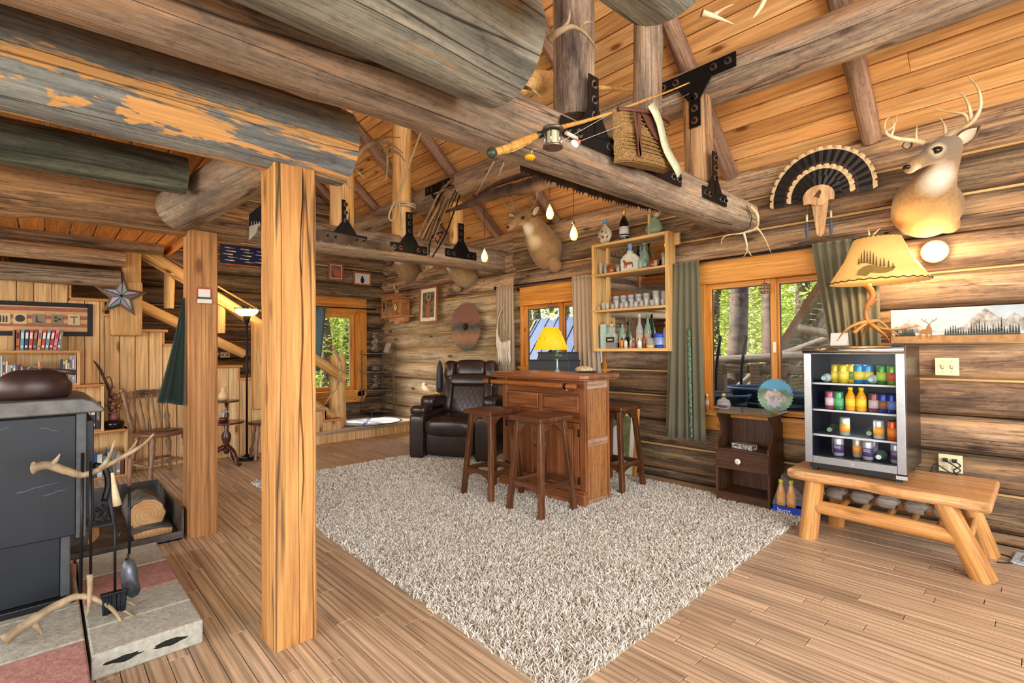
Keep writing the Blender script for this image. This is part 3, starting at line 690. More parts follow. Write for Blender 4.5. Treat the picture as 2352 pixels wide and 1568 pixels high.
# trees seen through the large window (beyond wall_right)
def at_win(px, dist):   # point on the ground behind the window at a given distance beyond the wall
    d = ray(px, 760); return CAMP + d * (dist / d.y)
for px, dist, r, m, lm, lb in ((1690, 10, .2, None, M_leaf2, 'thick dark trunk left in the large window'), (1780, 12, .22, None, M_leaf2, 'thick dark trunk behind the large window mullion'),
                        (1712, 17, .16, M_birch, M_leaf, 'slim pale trunk between two dark trunks in the large window'), (1645, 16, .22, None, M_leaf, 'sunlit tree at the left edge of the large window'),
                        (1728, 24, .2, M_birch, M_leaf, 'far pale trunk in the large window'), (1760, 28, .2, None, M_leaf, 'far slender dark trunk in the large window'),
                        (1850, 16, .2, None, M_leaf, 'tree above the outdoor roof in the large window'), (1835, 22, .2, None, M_leaf, 'far tree above the outdoor roof slope'), (1880, 26, .2, M_birch, M_leaf, 'tree farthest to the side behind the outdoor roof'),
                        (1630, 27, .2, M_birch, M_leaf, 'far pale tree beside the green curtain'), (1675, 32, .25, None, M_leaf, 'distant tree deep in the woods of the large window')):
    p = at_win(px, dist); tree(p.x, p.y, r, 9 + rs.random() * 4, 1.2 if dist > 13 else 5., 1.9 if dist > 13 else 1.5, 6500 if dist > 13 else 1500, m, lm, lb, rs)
for px, dist, lb in ((1235, 14, 'tree at the left of the small window above the shed roof'), (1300, 17, 'sunlit tree in the middle of the small window'), (1340, 22, 'tree showing beside the beige curtain in the small window'), (1215, 24, 'far tree at the edge of the small window'), (1270, 28, 'distant tree behind the shed roof')):
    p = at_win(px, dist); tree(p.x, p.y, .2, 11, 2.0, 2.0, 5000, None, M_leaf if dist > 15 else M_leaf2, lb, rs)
for px, dist, lb in ((745, 16, 'dark conifer at the left of the stair window'), (770, 19, 'conifer with a dark stem in the stair window'), (800, 17, 'sunlit conifer at the right of the stair window'), (758, 26, 'distant conifer in the stair window'), (785, 28, 'far sunlit conifer in the stair window'), (725, 22, 'conifer behind the blue curtain')):
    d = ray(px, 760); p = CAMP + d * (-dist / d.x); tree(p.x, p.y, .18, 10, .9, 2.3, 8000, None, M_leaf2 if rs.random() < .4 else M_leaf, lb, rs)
# woods behind everything: countless trees
wd = MB()
for i in range(60):
    x = -28 + 50 * i / 60 + rs.random(); crown(wd, (x, 44 + rs.random() * 5, -1), 3.2, 12, 420, rs, .42)
for i in range(34): crown(wd, (-44 - rs.random() * 4, -8 + 46 * i / 34, -1), 3, 12, 420, rs, .42)
tag(wd.obj('forest', M_leaf), 'dense sunlit woods far beyond the windows', 'forest', kind='stuff')
yw = thing('boundary_marker', 'thin yellow slanting post outside the stair window', 'marker', tuple(onx(795, 850, -11.)[:2]) + (-1.,)); MB().tube([(0, 0, 0), (.1, .12, 2.4)], .03, 8).obj('shaft', flat('d8c81e', .5), yw)
# --- A-frame shelter roof outside the large window
M_lath = wood('grey_lath', ['5a4a38', '8a7357', 'a58b69'], var=.12, knots=0, cracks=.2)
M_pole = wood('bleached_pole', ['8f7c62', 'bda888', 'd9c8a8'], var=.08, knots=.6, cracks=.4)
SH = thing('shelter_roof', 'steep lath shelter roof on bleached poles outside the large window', 'shelter')
YS = 7.6
pA, pB = ony(1735, 935, YS), ony(1990, 545, YS)
dS = (pB - pA); lS = dS.length; dS.normalize()
rows = int(lS / .075)
for i in range(rows):
    p = pA + dS * (i * .075 + .04)
    o = MB().box((0, 1.2, 0), (.062, 3.6, .018)).obj('lath', M_lath, SH); o.location = p + Vector((.08, -.2, -.05)); o.rotation_euler = (0, -math.atan2(dS.z, dS.x), 0)
o = MB().box((0, 0, 0), (lS + .2, .05, .12)).obj('barge_board', wood('barge_board', ['6a4a2c', '9c6d3c'], var=0, knots=0, cracks=0), SH); o.location = (pA + pB) / 2 + Vector((0, -.5, 0)); o.rotation_euler = (0, -math.atan2(dS.z, dS.x), 0)
def opole(par, a, b, r): return logobj('pole', None, None, a, b, r, r * .9, M_pole, parent=par, n=10, bend=.02)
def _outposts():
    opole(SH, ony(1745, 960, 7.2), ony(1960, 620, 7.2), .07)
    opole(SH, ony(1830, 860, 8.2), ony(1960, 680, 8.2), .06)
    opole(SH, ony(1770, 820, 6.6), ony(1990, 745, 6.6), .05)
    opole(SH, ony(1835, 756, 6.3), ony(2000, 785, 6.3), .05)
    opole(SH, ony(1690, 890, 7.0), ony(1800, 800, 7.0), .05)
    opole(SH, ony(1700, 905, 6.9), ony(1760, 850, 6.9), .06)
    # deck rail: flat log on posts with short braces
    RL = thing('deck_railing', 'split-log deck railing on square posts outside the large window', 'railing')
    logobj('top_rail', None, None, ony(1600, 832, 6.2), ony(2010, 812, 6.2), .055, .055, M_pole, parent=RL, n=10)
    for px in (1655, 1738, 1800, 1880):
        a = ony(px, 832, 6.2); MB().box((a.x, 6.2, .62), (.12, .12, .9)).obj('post', M_lath, RL, bevel=.01)
        MB().box((a.x + .14, 6.2, 1.0), (.42, .1, .1)).obj('corbel', M_lath, RL, bevel=.01)
    WP = thing('woodpile_fence', 'stack of pale crooked logs behind wire outside the large window', 'woodpile')
    for i in range(7):
        z = .45 + i * .11; logobj('log', None, None, (-2.6 if i % 2 else -2.1, 8.9 + rs.uniform(-.1, .1), z), (.6, 8.8, z + rs.uniform(-.05, .05)), .06, .055, M_pole, parent=WP, n=10)
    # black tubs on the deck
    M_tub = plain('dark_blue_tub', '1c2c38', .25, noise=.3, nscale=6); 
    DK = MB().b2((-6.2, 4.76, -.2), (3, 6.4, -.12)).obj('floor_deck', flat('6f5c46', .8)); DK['kind'] = 'structure'
    for i, (px, yy, r, lb) in enumerate(((1660, 5.3, .22, 'oval dark blue tub below the window, nearest the green curtain'), (1745, 5.7, .26, 'black tub with raised rim behind the painted saw blade'), (1828, 5.3, .24, 'dark blue tub beside the fridge seen through the window'))):
        a = ony(px, 905 if i != 1 else 890, yy); h = a.z + .12
        t = thing('tub', lb, 'tub', (a.x, yy, -.12)); MB().lathe([(r * .8, 0), (r * .95, h * .6), (r, h - .03), (r + .02, h), (r - .01, h), (r * .9, h * .6), (r * .7, .04)], n=28, sx=1.25).obj('body', M_tub, t)
        MB().tube([(r * 1.27 * math.cos(q * PI / 12), (r + .02) * math.sin(q * PI / 12), h) for q in range(24)], .014, 6, closed=True).obj('rim', flat('4a5a66', .3), t)
    for px, lb in ((1655, 'black upright paddle handle left outside the window'), (1713, 'black looped tool handle outside the window')):
        a = ony(px, 800, 6.0); t = thing('tool_handle', lb, 'tool', (a.x, 5.9, .3)); MB().tube(curve([(0, 0, 0), (-.02, 0, .6), (.03, 0, 1.0), (.05, 0, 1.08), (.03, 0, 1.1)], 10), .018, 8).obj('handle', M_dark, t)
# --- blue-roofed shed seen through the small window
SD = thing('shed', 'wooden shed with blue-grey metal gable roof outside the small window', 'shed')
YD = 8.5
e1, ap, rg = ony(1215, 790, YD), ony(1233, 734, YD), ony(1440, 740, YD)
M_roofm = plain('blue_metal_roof', '34455c', .4, .3, noise=.2, nscale=3)
ap = Vector((ap.x, YD, ap.z)); 
MB().add([ap, (-4.9, YD, ap.z), (-4.9, YD - 1.5, ap.z - 1.35), (ap.x + .5, YD - 1.5, ap.z - 1.35)], [(0, 1, 2, 3)]).obj('roof_slope', M_roofm, SD, solid=.04)
MB().add([ap, (-4.9, YD, ap.z), (-4.9, YD + 1.6, ap.z - 1.35), (ap.x - .3, YD + 1.6, ap.z - 1.35)], [(0, 1, 2, 3)]).obj('roof_slope', M_roofm, SD, solid=.04)
for i in range(11):
    x = ap.x + .12 + i * .28; MB().tube([(x, YD, ap.z + .03), (x + .45, YD - 1.5, ap.z - 1.32)], .015, 5).obj('roof_seam', M_roofm, SD)
MB().add([(ap.x + .1, YD, ap.z - .08), (ap.x + .5, YD - 1.4, ap.z - 1.3), (ap.x + .5, YD - 1.4, -1), (ap.x - .2, YD + 1.4, -1), (ap.x - .2, YD + 1.4, ap.z - 1.3)], [(0, 1, 2, 3, 4)]).obj('gable_wall', wood('shed_board', ['6b4d33', '8a6848', 'a5835d'], axis='z', knots=.4), SD, solid=.08)
MB().add([(ap.x + .5, YD - 1.35, ap.z - 1.3), (-4.9, YD - 1.35, ap.z - 1.3), (-4.9, YD - 1.35, -1), (ap.x + .5, YD - 1.35, -1)], [(0, 1, 2, 3)]).obj('side_wall', _ if False else M_lath, SD, solid=.08)
MB().box(((ap.x * 2 + .5) / 2, YD - .75, ap.z - .72), (.04, 2.0, .12), rot=(math.atan2(1.35, 1.5), 0, .32)).obj('barge_board', flat('9a7a55', .7), SD)
_outposts()
# ================================================================ FURNITURE
def text(parent, s, size, loc, rot, m, align='CENTER', name='lettering', ext=.0006):
    c = bpy.data.curves.new('t', 'FONT'); c.body = s; c.size = size; c.align_x = align; c.align_y = 'CENTER'; c.extrude = ext; c.resolution_u = 2
    o = bpy.data.objects.new('t', c); COL.objects.link(o); bpy.context.view_layer.update()
    me = bpy.data.meshes.new_from_object(o.evaluated_get(bpy.context.evaluated_depsgraph_get())); bpy.data.objects.remove(o); bpy.data.curves.remove(c)
    me.materials.clear(); me.materials.append(m); q = bpy.data.objects.new(name, me); COL.objects.link(q); q.parent = parent; q.location = loc; q.rotation_euler = rot; return q
def pad(b, c, d, e=.4, n=24, m=14, rot=None, pinch=0.):
    """soft cushion: superellipsoid of full size d at c"""
    def sg(v, p): return math.copysign(abs(v) ** p, v)
    vs = []; 
    for i in range(m + 1):
        ph = -PI / 2 + PI * i / m
        for k in range(n):
            th = 2 * PI * k / n; cp = sg(math.cos(ph), e); 
            vs.append((d[0] / 2 * cp * sg(math.cos(th), e), d[1] / 2 * cp * sg(math.sin(th), e), d[2] / 2 * sg(math.sin(ph), e)))
    M = Matrix.Translation(c)
    if rot is not None: M = M @ Euler(rot).to_matrix().to_4x4()
    fs = [(i * n + k, i * n + (k + 1) % n, (i + 1) * n + (k + 1) % n, (i + 1) * n + k) for i in range(m) for k in range(n)]
    return b.add(vs, fs, True, M)
# ---- shag rug
def rug_pile():
    rs_ = np.random.RandomState(5); A = np.array([(-5.2, 1.45), (-1.22, 1.36), (-1.24, 4.17), (-5.16, 4.16)])
    N = 170000; u, v = rs_.rand(N), rs_.rand(N)
    # denser towards the camera-side corner, where single strands can be seen
    u = np.where(rs_.rand(N) < .45, 1 - (1 - u) ** 1.0 * .75, u)
    P = (A[0][None] * ((1 - u) * (1 - v))[:, None] + A[1][None] * (u * (1 - v))[:, None] + A[2][None] * (u * v)[:, None] + A[3][None] * ((1 - u) * v)[:, None])
    P += rs_.randn(N, 2) * .006
    dist = np.hypot(P[:, 0], P[:, 1]); w = np.clip(.0016 + .0006 * dist, .0024, .005); h = .026 + .013 * rs_.rand(N)
    clump = np.sin(P[:, 0] * 9 + 3 * np.sin(P[:, 1] * 7)) * 1.2 + np.sin(P[:, 1] * 13 + P[:, 0] * 4)
    th = clump * .8 + rs_.randn(N) * 2.2; lean = .010 + .020 * rs_.rand(N)
    dx, dy = np.cos(th), np.sin(th); px, py = -dy, dx
    tw = rs_.rand(N) * PI; wx, wy = np.cos(tw), np.sin(tw)
    def pt(t, s): 
        x = P[:, 0] + dx * lean * t * t + wx * w * s; y = P[:, 1] + dy * lean * t * t + wy * w * s; z = .004 + h * t * (1 - .18 * t) 
        return np.stack([x, y, z], 1)
    V = np.stack([pt(0, -1), pt(0, 1), pt(.6, -.95), pt(.6, .95), pt(1, -.35), pt(1, .35)], 1).reshape(-1, 3)
    base = (np.arange(N) * 6)[:, None]; F = np.concatenate([base + np.array([[0, 1, 3, 2]]), base + np.array([[2, 3, 5, 4]])], 1).reshape(-1, 4)
    me = bpy.data.meshes.new('pile'); me.vertices.add(len(V)); me.vertices.foreach_set('co', V.astype(np.float32).ravel())
    me.loops.add(F.size); me.loops.foreach_set('vertex_index', F.astype(np.int32).ravel()); me.polygons.add(len(F))
    me.polygons.foreach_set('loop_start', np.arange(len(F), dtype=np.int32) * 4); me.polygons.foreach_set('loop_total', np.full(len(F), 4, dtype=np.int32))
    me.update(); ca = me.color_attributes.new('tone', 'FLOAT_COLOR', 'POINT'); t = np.repeat(rs_.rand(N), 6); c = np.ones((len(t), 4), dtype=np.float32); c[:, 0] = t; c[:, 1] = np.tile([0, 0, .6, .6, 1, 1], N); ca.data.foreach_set('color', c.ravel())
    t = NT('shag_pile'); at = t.new('VertexColor'); at.layer_name = 'tone'; sp = t.new('SeparateColor'); t.l.new(at.outputs[0], sp.inputs[0])
    col = t.ramp(sp.outputs[0], [(0, srgb('8f8676')), (.15, srgb('c4bcac')), (.5, srgb('e2dccf')), (1, srgb('f5f2ea'))])
    t.put(t.b.inputs['Base Color'], col); t.b.inputs['Roughness'].default_value = .9; t.b.inputs['Specular IOR Level'].default_value = .1; me.materials.append(t.m)
    return me
RG = thing('shag_rug', 'large cream and grey shag rug under the bar and stools', 'rug', (0, 0, 0))
o = bpy.data.objects.new('pile', rug_pile()); COL.objects.link(o); o.parent = RG; stuff(o)
b = MB(); b.prism([(-5.2, 1.45), (-1.22, 1.36), (-1.24, 4.17), (-5.16, 4.16)], .008, 'z', .001); b.obj('backing', flat('a5967d', .95), RG)

# ---- bar stools
M_walnut = wood('dark_stained_oak', ['38200f', '563119', '6c4229', '825a3e'], axis='x', var=.05, sl=.7, sc=8, knots=0, cracks=0, rings=.35, bump=.15, rough=.32, spec=.5)
M_walnutz = wood('dark_stained_oak_upright', ['38200f', '573219', '70452a', '855c3e'], axis='z', var=.05, sl=.7, sc=8, knots=0, cracks=0, rings=.35, bump=.15, rough=.32, spec=.5)
def make_stool(label):
    t = thing('bar_stool', label, 'stool', group='dark wooden bar stools at the bar')
    MB().box((0, 0, .722), (.355, .355, .036)).obj('seat', M_walnut, t, bevel=.008, seg=3)
    hb, ht, w = .178, .122, .021
    def hs(z): return lerp(hb, ht, z / .705)
    for sx in (-1, 1):
        for sy in (-1, 1):
            b = MB(); X, Y, x, y = sx * hb, sy * hb, sx * ht, sy * ht
            b.add([(X - w, Y - w, 0), (X + w, Y - w, 0), (X + w, Y + w, 0), (X - w, Y + w, 0), (x - w, y - w, .705), (x + w, y - w, .705), (x + w, y + w, .705), (x - w, y + w, .705)],
                  [(0, 3, 2, 1), (4, 5, 6, 7), (0, 1, 5, 4), (1, 2, 6, 5), (2, 3, 7, 6), (3, 0, 4, 7)]); b.obj('leg', M_walnutz, t, bevel=.005)
    def scal(z0, z1, arc, name):   # board with a scalloped lower edge on all four sides
        for a in range(4):
            s0, s1 = hs(z0) - .005, hs(z1) - .005; pts = []
            n = 10
            low = [(-s0, z0)] + ([(-s0 * .72, z0 + .002), (-s0 * .68, z0 + .012)] + [(-s0 * .62 + 2 * s0 * .62 * i / n, z0 + .012 + arc * math.sin(PI * i / n)) for i in range(n + 1)] + [(s0 * .68, z0 + .012), (s0 * .72, z0 + .002)]) + [(s0, z0)]
            poly = low + [(s1, z1), (-s1, z1)]
            b = MB(); b.prism(poly, .02, 'y', -(hs((z0 + z1) / 2)) - .01); b.obj(name, M_walnut, t, bevel=.002, seg=1, rot=(0, 0, a * PI / 2))
    scal(.62, .704, .048, 'apron'); scal(.175, .245, .022, 'stretcher')
    return t
s0 = make_stool('bar stool in front of the left drawer of the bar, next to the recliner')
s0.location = (-3.29, 2.84, .012); s0.rotation_euler.z = .02
s1 = copy_tree(s0); s1.location = (-2.70, 2.83, .012); s1.rotation_euler.z = -.03; s1['label'] = 'bar stool closest to the camera, in front of the right cabinet door'
s2 = copy_tree(s0); s2.location = (-2.69, 3.80, .012); s2.rotation_euler.z = .05; s2['label'] = 'bar stool behind the bar end, against the log wall'

# ---- bar cabinet
BX0, BX1, BY0, BY1 = -3.47, -2.495, 3.125, 3.44
BR = thing('bar_cabinet', 'brown oak home bar with two drawers, two panelled doors and a hanging rail', 'bar', (BX0, BY0, .012))
W_, D_ = BX1 - BX0, BY1 - BY0
M_walnut, M_walnutz = [wood('bar_oak_' + a, ['5a3018', '7d4826', '955a34', 'a66a40'], axis=a, var=.04, sl=.7, sc=8, knots=0, cracks=0, rings=.4, mid=.3, bump=.12, rough=.3, spec=.5) for a in 'xz']
M_oakside = wood('oak_side_panel', ['8a5a32', 'a06c3e', 'b37e4c'], axis='z', var=0, sl=1.5, sc=20, knots=0, cracks=0, rings=.0, bump=.1, rough=.4)
MB().b2((.02, .02, .06), (W_ - .02, D_, 1.0)).obj('carcass', M_walnutz, BR)
for x in (0, W_ - .06): MB().b2((x, 0, 0), (x + .06, .03, 1.0)).obj('front_stile', M_walnutz, BR, bevel=.004)
MB().b2((.06, .004, .88), (W_ - .06, .03, 1.0)).obj('top_rail', M_walnut, BR, bevel=.004)
MB().b2((.06, .004, .66), (W_ - .06, .03, .73)).obj('middle_rail', M_walnut, BR, bevel=.004)
MB().b2((-.02, -.03, 0), (W_ + .005, .03, .10)).obj('plinth', M_walnut, BR, bevel=.01, seg=3)
MB().b2((-.01, -.018, .10), (W_, .03, .125)).obj('plinth_moulding', M_walnut, BR, bevel=.006, seg=3)
MB().b2((W_ / 2 - .02, .002, .1), (W_ / 2 + .02, .03, .88)).obj('middle_stile', M_walnutz, BR, bevel=.004)
for a in (.065, W_ / 2 + .025):
    w = W_ / 2 - .09
    d = MB().b2((a, -.006, .735), (a + w, .02, .875)).obj('drawer', M_walnut, BR, bevel=.005)
    f = MB(); e = .022
    P = [(a + e, .755), (a + w - e, .755), (a + w - e, .855), (a + e, .855)]
    f.tube([(x, -.008, z) for x, z in P], .0045, 6, closed=True); f.obj('moulding', M_walnut, d)
    dr = MB().b2((a, -.006, .13), (a + w, .02, .655)).obj('door', M_walnutz, BR, bevel=.004)
    MB().b2((a + .05, -.014, .18), (a + w - .05, -.004, .605)).obj('door_panel', M_walnutz, dr, bevel=.009)
    f = MB(); f.tube([(x, -.008, z) for x, z in ((a + .04, .17), (a + w - .04, .17), (a + w - .04, .615), (a + .04, .615))], .006, 6, closed=True); f.obj('moulding', M_walnutz, dr)
    for z in (.2, .58): MB().cyl((a + w + .004 if a > .3 else a - .004, -.01, z - .03), (a + w + .004 if a > .3 else a - .004, -.01, z + .03), .006, n=8).obj('hinge', M_black, dr)
    MB().sph((a + (.03 if a > .3 else w - .03), -.02, .42), .012).obj('knob', flat('5a4428', .35, metal=.8), dr)
# right-hand side: framed panels
MB().b2((W_ - .022, .03, .04), (W_ - .008, D_ - .02, .98)).obj('side_panel', M_oakside, BR)
for p, q in (((W_ - .02, D_ - .022, 0), (W_ + .006, D_, 1.0)),): MB().b2(p, q).obj('side_stile', M_walnutz, BR, bevel=.002)
for z0, z1 in ((.0, .05), (.47, .53), (.93, 1.0)): MB().b2((W_ - .02, .03, z0), (W_ + .002, D_ - .022, z1)).obj('side_rail', wood('worn_oak_rail', ['8a6248', 'a88468', 'b99a80'], axis='y', var=.05, knots=0, cracks=0, rough=.35), BR, bevel=.003)
# top with clipped corners
c = .05; X0, X1, Y0, Y1 = -.12, W_ + .07, -.085, D_ + .11
poly = [(X0 + c, Y0), (X1 - c, Y0), (X1, Y0 + c), (X1, Y1 - c), (X1 - c, Y1), (X0 + c, Y1), (X0, Y1 - c), (X0, Y0 + c)]
MB().prism(poly, .034, 'z', 1.012).obj('bar_top', M_walnut, BR, bevel=.008, seg=3)
MB().prism([(x * .985 + .004, y * .94 + .003) for x, y in poly], .014, 'z', .999).obj('top_moulding', M_walnut, BR, bevel=.005)
rl = MB(); rl.cyl((-.13, -.115, .958), (W_ + .0, -.115, .958), .021, n=16); rl = rl.obj('foot_rail', wood('orange_rail', ['7a3f1a', '9a5a2c', 'ac6c3a'], var=0, knots=0, cracks=0, rough=.3), BR, bevel=.006)
for x in (-.03, W_ - .1):
    MB().cyl((x - .012, -.115, .958), (x + .012, -.115, .958), .025, n=16).obj('clamp', M_black, rl)
    MB().tube([(x, -.11, .94), (x, -.1, .915), (x, -.03, .915), (x, 0, .93)], .005, 6).obj('rail_bracket', M_chrome, rl)

# ---- recliner
M_leath = plain('dark_brown_leather', '2c201c', .27, spec=.55, noise=.25, nscale=6, bump=.12, detail=6)
M_stitch = flat('8d7a68', .7)
RC = thing('recliner', 'dark brown leather recliner with quilted back standing between wall and bar', 'armchair', (-4.81, 3.66, .012), math.radians(30.5))
def P(name, c, d, e=.4, rot=None, par=RC, m=None): return pad(MB(), c, d, e, rot=rot).obj(name, m or M_leath, par)
P('base', (0, .05, .22), (.66, .62, .36), .25)
P('footrest', (0, -.31, .19), (.60, .13, .30), .35)
P('seat_cushion', (0, -.1, .395), (.62, .56, .19), .45)
P('seat_roll', (0, -.34, .37), (.60, .16, .20), .55)
for s in (-1, 1):
    a = P('armrest', (s * .40, -.02, .28), (.20, .72, .52), .22)
    P('arm_panel', (s * .40, -.355, .25), (.175, .07, .50), .3, par=a)
    P('arm_pad', (s * .40, -.24, .55), (.215, .26, .11), .5, par=a)
    P('arm_cushion', (s * .395, .08, .62), (.21, .42, .16), .5, (-.04, 0, 0), par=a)
bk = thing('x', '', ''); bpy.data.objects.remove(bk)
bl = P('backrest', (0, .33, .66), (.60, .20, .52), .35, (-.22, 0, 0))
for s in (-1, 1): P('back_wing', (s * .27, .31, .68), (.14, .24, .50), .5, (-.22, 0, 0), par=bl)
P('lumbar_roll', (0, .33, .86), (.62, .22, .17), .5, (-.22, 0, 0), par=bl)
hd = P('headrest', (0, .38, 1.0), (.42, .2, .24), .5, (-.18, 0, 0), par=bl)
for s in (-1, 1): P('head_wing', (s * .265, .36, .98), (.15, .22, .26), .55, (-.18, 0, s * .15), par=bl)
q = MB(); cv = lambda x, z: (x, .33 - .108 - (z - .66) * -.224 * 1 + .0 - .002, z)
for i in range(-5, 9):
    for sgn in (-1, 1):
        pts = []
        for k in range(9):
            z = .50 + k * .035; x = sgn * ((i - 1.5) * .07 + (z - .5) * .62)
            if abs(x) < .18 - .0: pts.append(cv(x, z))
        if len(pts) > 1: q.tube(pts, .0022, 4)
q.obj('quilt_stitching', M_stitch, bl)
st_ = MB(); st_.tube(curve([(-.28, -.365, .42), (-.1, -.41, .435), (.1, -.41, .435), (.28, -.365, .42)], 12), .0018, 4); st_.obj('seam_stitching', M_stitch, RC)

# ---- artillery shell by the wall
SH_ = thing('shell_casing', 'tall dark pointed shell on a brass base standing behind the recliner arm', 'ornament', (-6.02, 4.2, .17 if False else 0))
MB().lathe([(.055, .0), (.055, .62), (.052, .66)], n=20).obj('brass_case', flat('a98a45', .35, metal=1.), SH_)
MB().lathe([(.052, .66), (.055, .72), (.053, .9), (.045, 1.0), (.03, 1.06), (.012, 1.1), (.004, 1.11)], n=20).obj('projectile', flat('3b4148', .45, metal=.4), SH_)

# ---- nightstand
NX0 = ony(1644, 1100, 4.05).x; NX1 = ony(1768, 1100, 4.05).x; NW = NX1 - NX0
NS = thing('nightstand', 'dark brown nightstand with a curved open top, white-knobbed drawer and open shelf', 'nightstand', (NX0, 4.05, .0)); nd = .30
M_ns = wood('nightstand_walnut', ['3b2519', '543624', '6a4730'], var=0, sl=.8, sc=9, knots=0, cracks=0, rings=.2, bump=.08, rough=.4)
M_nsz = wood('nightstand_walnut_upright', ['3b2519', '523523', '66442e'], axis='z', var=0, sl=.8, sc=9, knots=0, cracks=0, bump=.08, rough=.4)
H1, H2 = .44, .735
for x in (0, NW - .018):
    poly = [(0, 0), (nd, 0), (nd, H2), (.02, H2), (.03, H2 - .03), (.055, H2 - .05), (.085, H2 - .10), (.09, H2 - .15), (.07, H2 - .2), (.035, H2 - .235), (.012, H2 - .25), (.0, H2 - .265), (0, H1)]
    MB().prism([(a, b_) for a, b_ in poly], .018, 'x', x).obj('side', M_nsz, NS, bevel=.002, seg=1)
MB().b2((.018, nd - .01, 0), (NW - .018, nd, H2)).obj('back', M_nsz, NS)
for z in (.085, .3, H1): MB().b2((.018, .01, z - .012), (NW - .018, nd - .01, z + .004)).obj('shelf', M_ns, NS, bevel=.002, seg=1)
MB().b2((.018, .004, 0), (NW - .018, .02, .085)).obj('plinth', M_ns, NS)
dw = MB().b2((.008, -.008, .285), (NW - .008, .016, .43)).obj('drawer', M_ns, NS, bevel=.003)
kb = MB().lathe([(.006, 0), (.008, .012), (.022, .018), (.024, .026), (.016, .032), (.005, .034)], n=16).obj('knob', M_white, dw, loc=(NW * .46, -.008, .36), rot=(PI / 2, 0, 0))
MB().lathe([(.004, .034), (.003, .037)], n=10).obj('screw', M_black, dw, loc=(NW * .46, -.008, .36), rot=(PI / 2, 0, 0))
MB().b2((-.04, -.06, H2), (NW + .04, nd, H2 + .018)).obj('top', plain('glossy_nightstand_top', '6b5238', .15, spec=.7, noise=.2, nscale=8, coat=.5), NS, bevel=.006, seg=3)

# ---- bench of peeled logs
BN = thing('log_bench', 'rustic bench of honey-coloured half-log slab on four splayed log legs under the fridge', 'bench', (0, 0, 0))
M_bench = wood('honey_bench_slab', ['bd8048', 'd6a06a', 'e2b484', 'eac399'], mid=.4, var=0, sl=.6, sc=6, knots=.6, cracks=.2, rings=.45, bump=.12, rough=.35, kcol='5a3014')
M_blog = wood('honey_bench_log', ['a86c36', 'c88c4e', 'd9a262', 'e2b47c'], mid=.4, var=.05, sl=.8, sc=6, knots=.8, cracks=.4, bump=.15, rough=.4, kcol='4a2a14')
bx0, bx1, by0, by1, zt = -1.20, -.20, 3.63, 4.2, .452
rr = random.Random(3); top = []; n = 16
fr = [(lerp(bx0, bx1, i / n), by0 - .015 * math.sin(i * .8) - (.09 * (i / n)) + .02) for i in range(n + 1)]
bk_ = [(lerp(bx1, bx0, i / n), by1 + .012 * math.sin(i * 1.1)) for i in range(n + 1)]
b = MB(); outl = fr + bk_; N = len(outl)
ctr = Vector(((bx0 + bx1) / 2, (by0 + by1) / 2, 0))
def ring(sc_, z): return [(ctr.x + (x - ctr.x) * (1 - sc_ * .5), ctr.y + (y - ctr.y) * (1 - sc_), z) for x, y in outl]
R0, R1, R2, R3 = ring(.06, zt - .065), ring(0, zt - .045), ring(-.005, zt - .012), ring(.02, zt)
b.add(R0 + R1 + R2 + R3, [tuple(range(N))[::-1], tuple(range(3 * N, 4 * N))] + [(j * N + k, j * N + (k + 1) % N, (j + 1) * N + (k + 1) % N, (j + 1) * N + k) for j in range(3) for k in range(N)])
b.obj('seat_slab', M_bench, BN, bevel=.008)
def bl_(name, p, q, r0, r1): return logobj(name, None, None, p, q, r0, r1, M_blog, parent=BN, n=16, lump=.05, bend=.006)
bl_('leg', (-1.05, 3.70, .40), (-1.10, 3.72, 0), .058, .058); bl_('leg', (-.98, 4.02, .40), (-1.03, 4.12, 0), .05, .05)
bl_('leg', (-.40, 3.66, .40), (-.245, 3.71, 0), .05, .062); bl_('leg', (-.36, 4.08, .40), (-.255, 4.17, 0), .045, .055)
bl_('rail', (-1.03, 3.71, .215), (-.30, 3.68, .205), .042, .045)
bl_('rail', (-1.0, 4.07, .225), (-.33, 4.12, .215), .032, .034)
for i in range(6): bl_('rung', (-.93 + i * .125, 3.72, .215), (-.93 + i * .125, 4.08, .225), .018, .018)
for i, x in enumerate((-.985, -.84, -.7, -.56, -.42)):
    w = MB(); w.tube([(x - .05, 3.93, .27), (x - .03, 3.92, .275), (x + .045, 3.92, .275), (x + .05, 3.92, .27)], [.03, .042, .042, .034], 14)
    g = ['first', 'second', 'third', 'fourth', 'fifth'][i]
    tag(w.obj('wood_block', wood('grey_wood_block', ['6b6058', '978b80', 'b7aca0'], var=.08, knots=.3, cracks=.5), None), f'{g} grey wooden roller from the left on the rungs under the bench', 'block', 'grey rollers under the bench')

# ---- drinks fridge
FX0, FX1, FY0, FY1, FZ0, FZ1 = -1.10, -.565, 3.73, 4.19, .452, 1.272
FR = thing('drinks_fridge', 'glass-door steel drinks fridge full of cans standing on the log bench', 'refrigerator', (FX0, FY0, FZ0))
w, d, h = FX1 - FX0, FY1 - FY0, FZ1 - FZ0; th = .03
M_fin = plain('fridge_lining', '141c30', .4); M_fside = plain('brushed_dark_side', '4a403a', .28, .8, noise=.15, nscale=4)
for p, q, nm, m in (((0, 0, .05), (th, d, h), 'side_wall', M_fside), ((w - th, 0, .05), (w, d, h), 'side_wall', M_fside), ((th, 0, h - th), (w - th, d, h), 'top_wall', M_dark), ((th, 0, .05), (w - th, d, .1), 'bottom_wall', M_fin), ((th, d - .03, .1), (w - th, d, h - th), 'back_wall', M_fin)):
    MB().b2(p, q).obj(nm, m, FR, bevel=.002, seg=1)
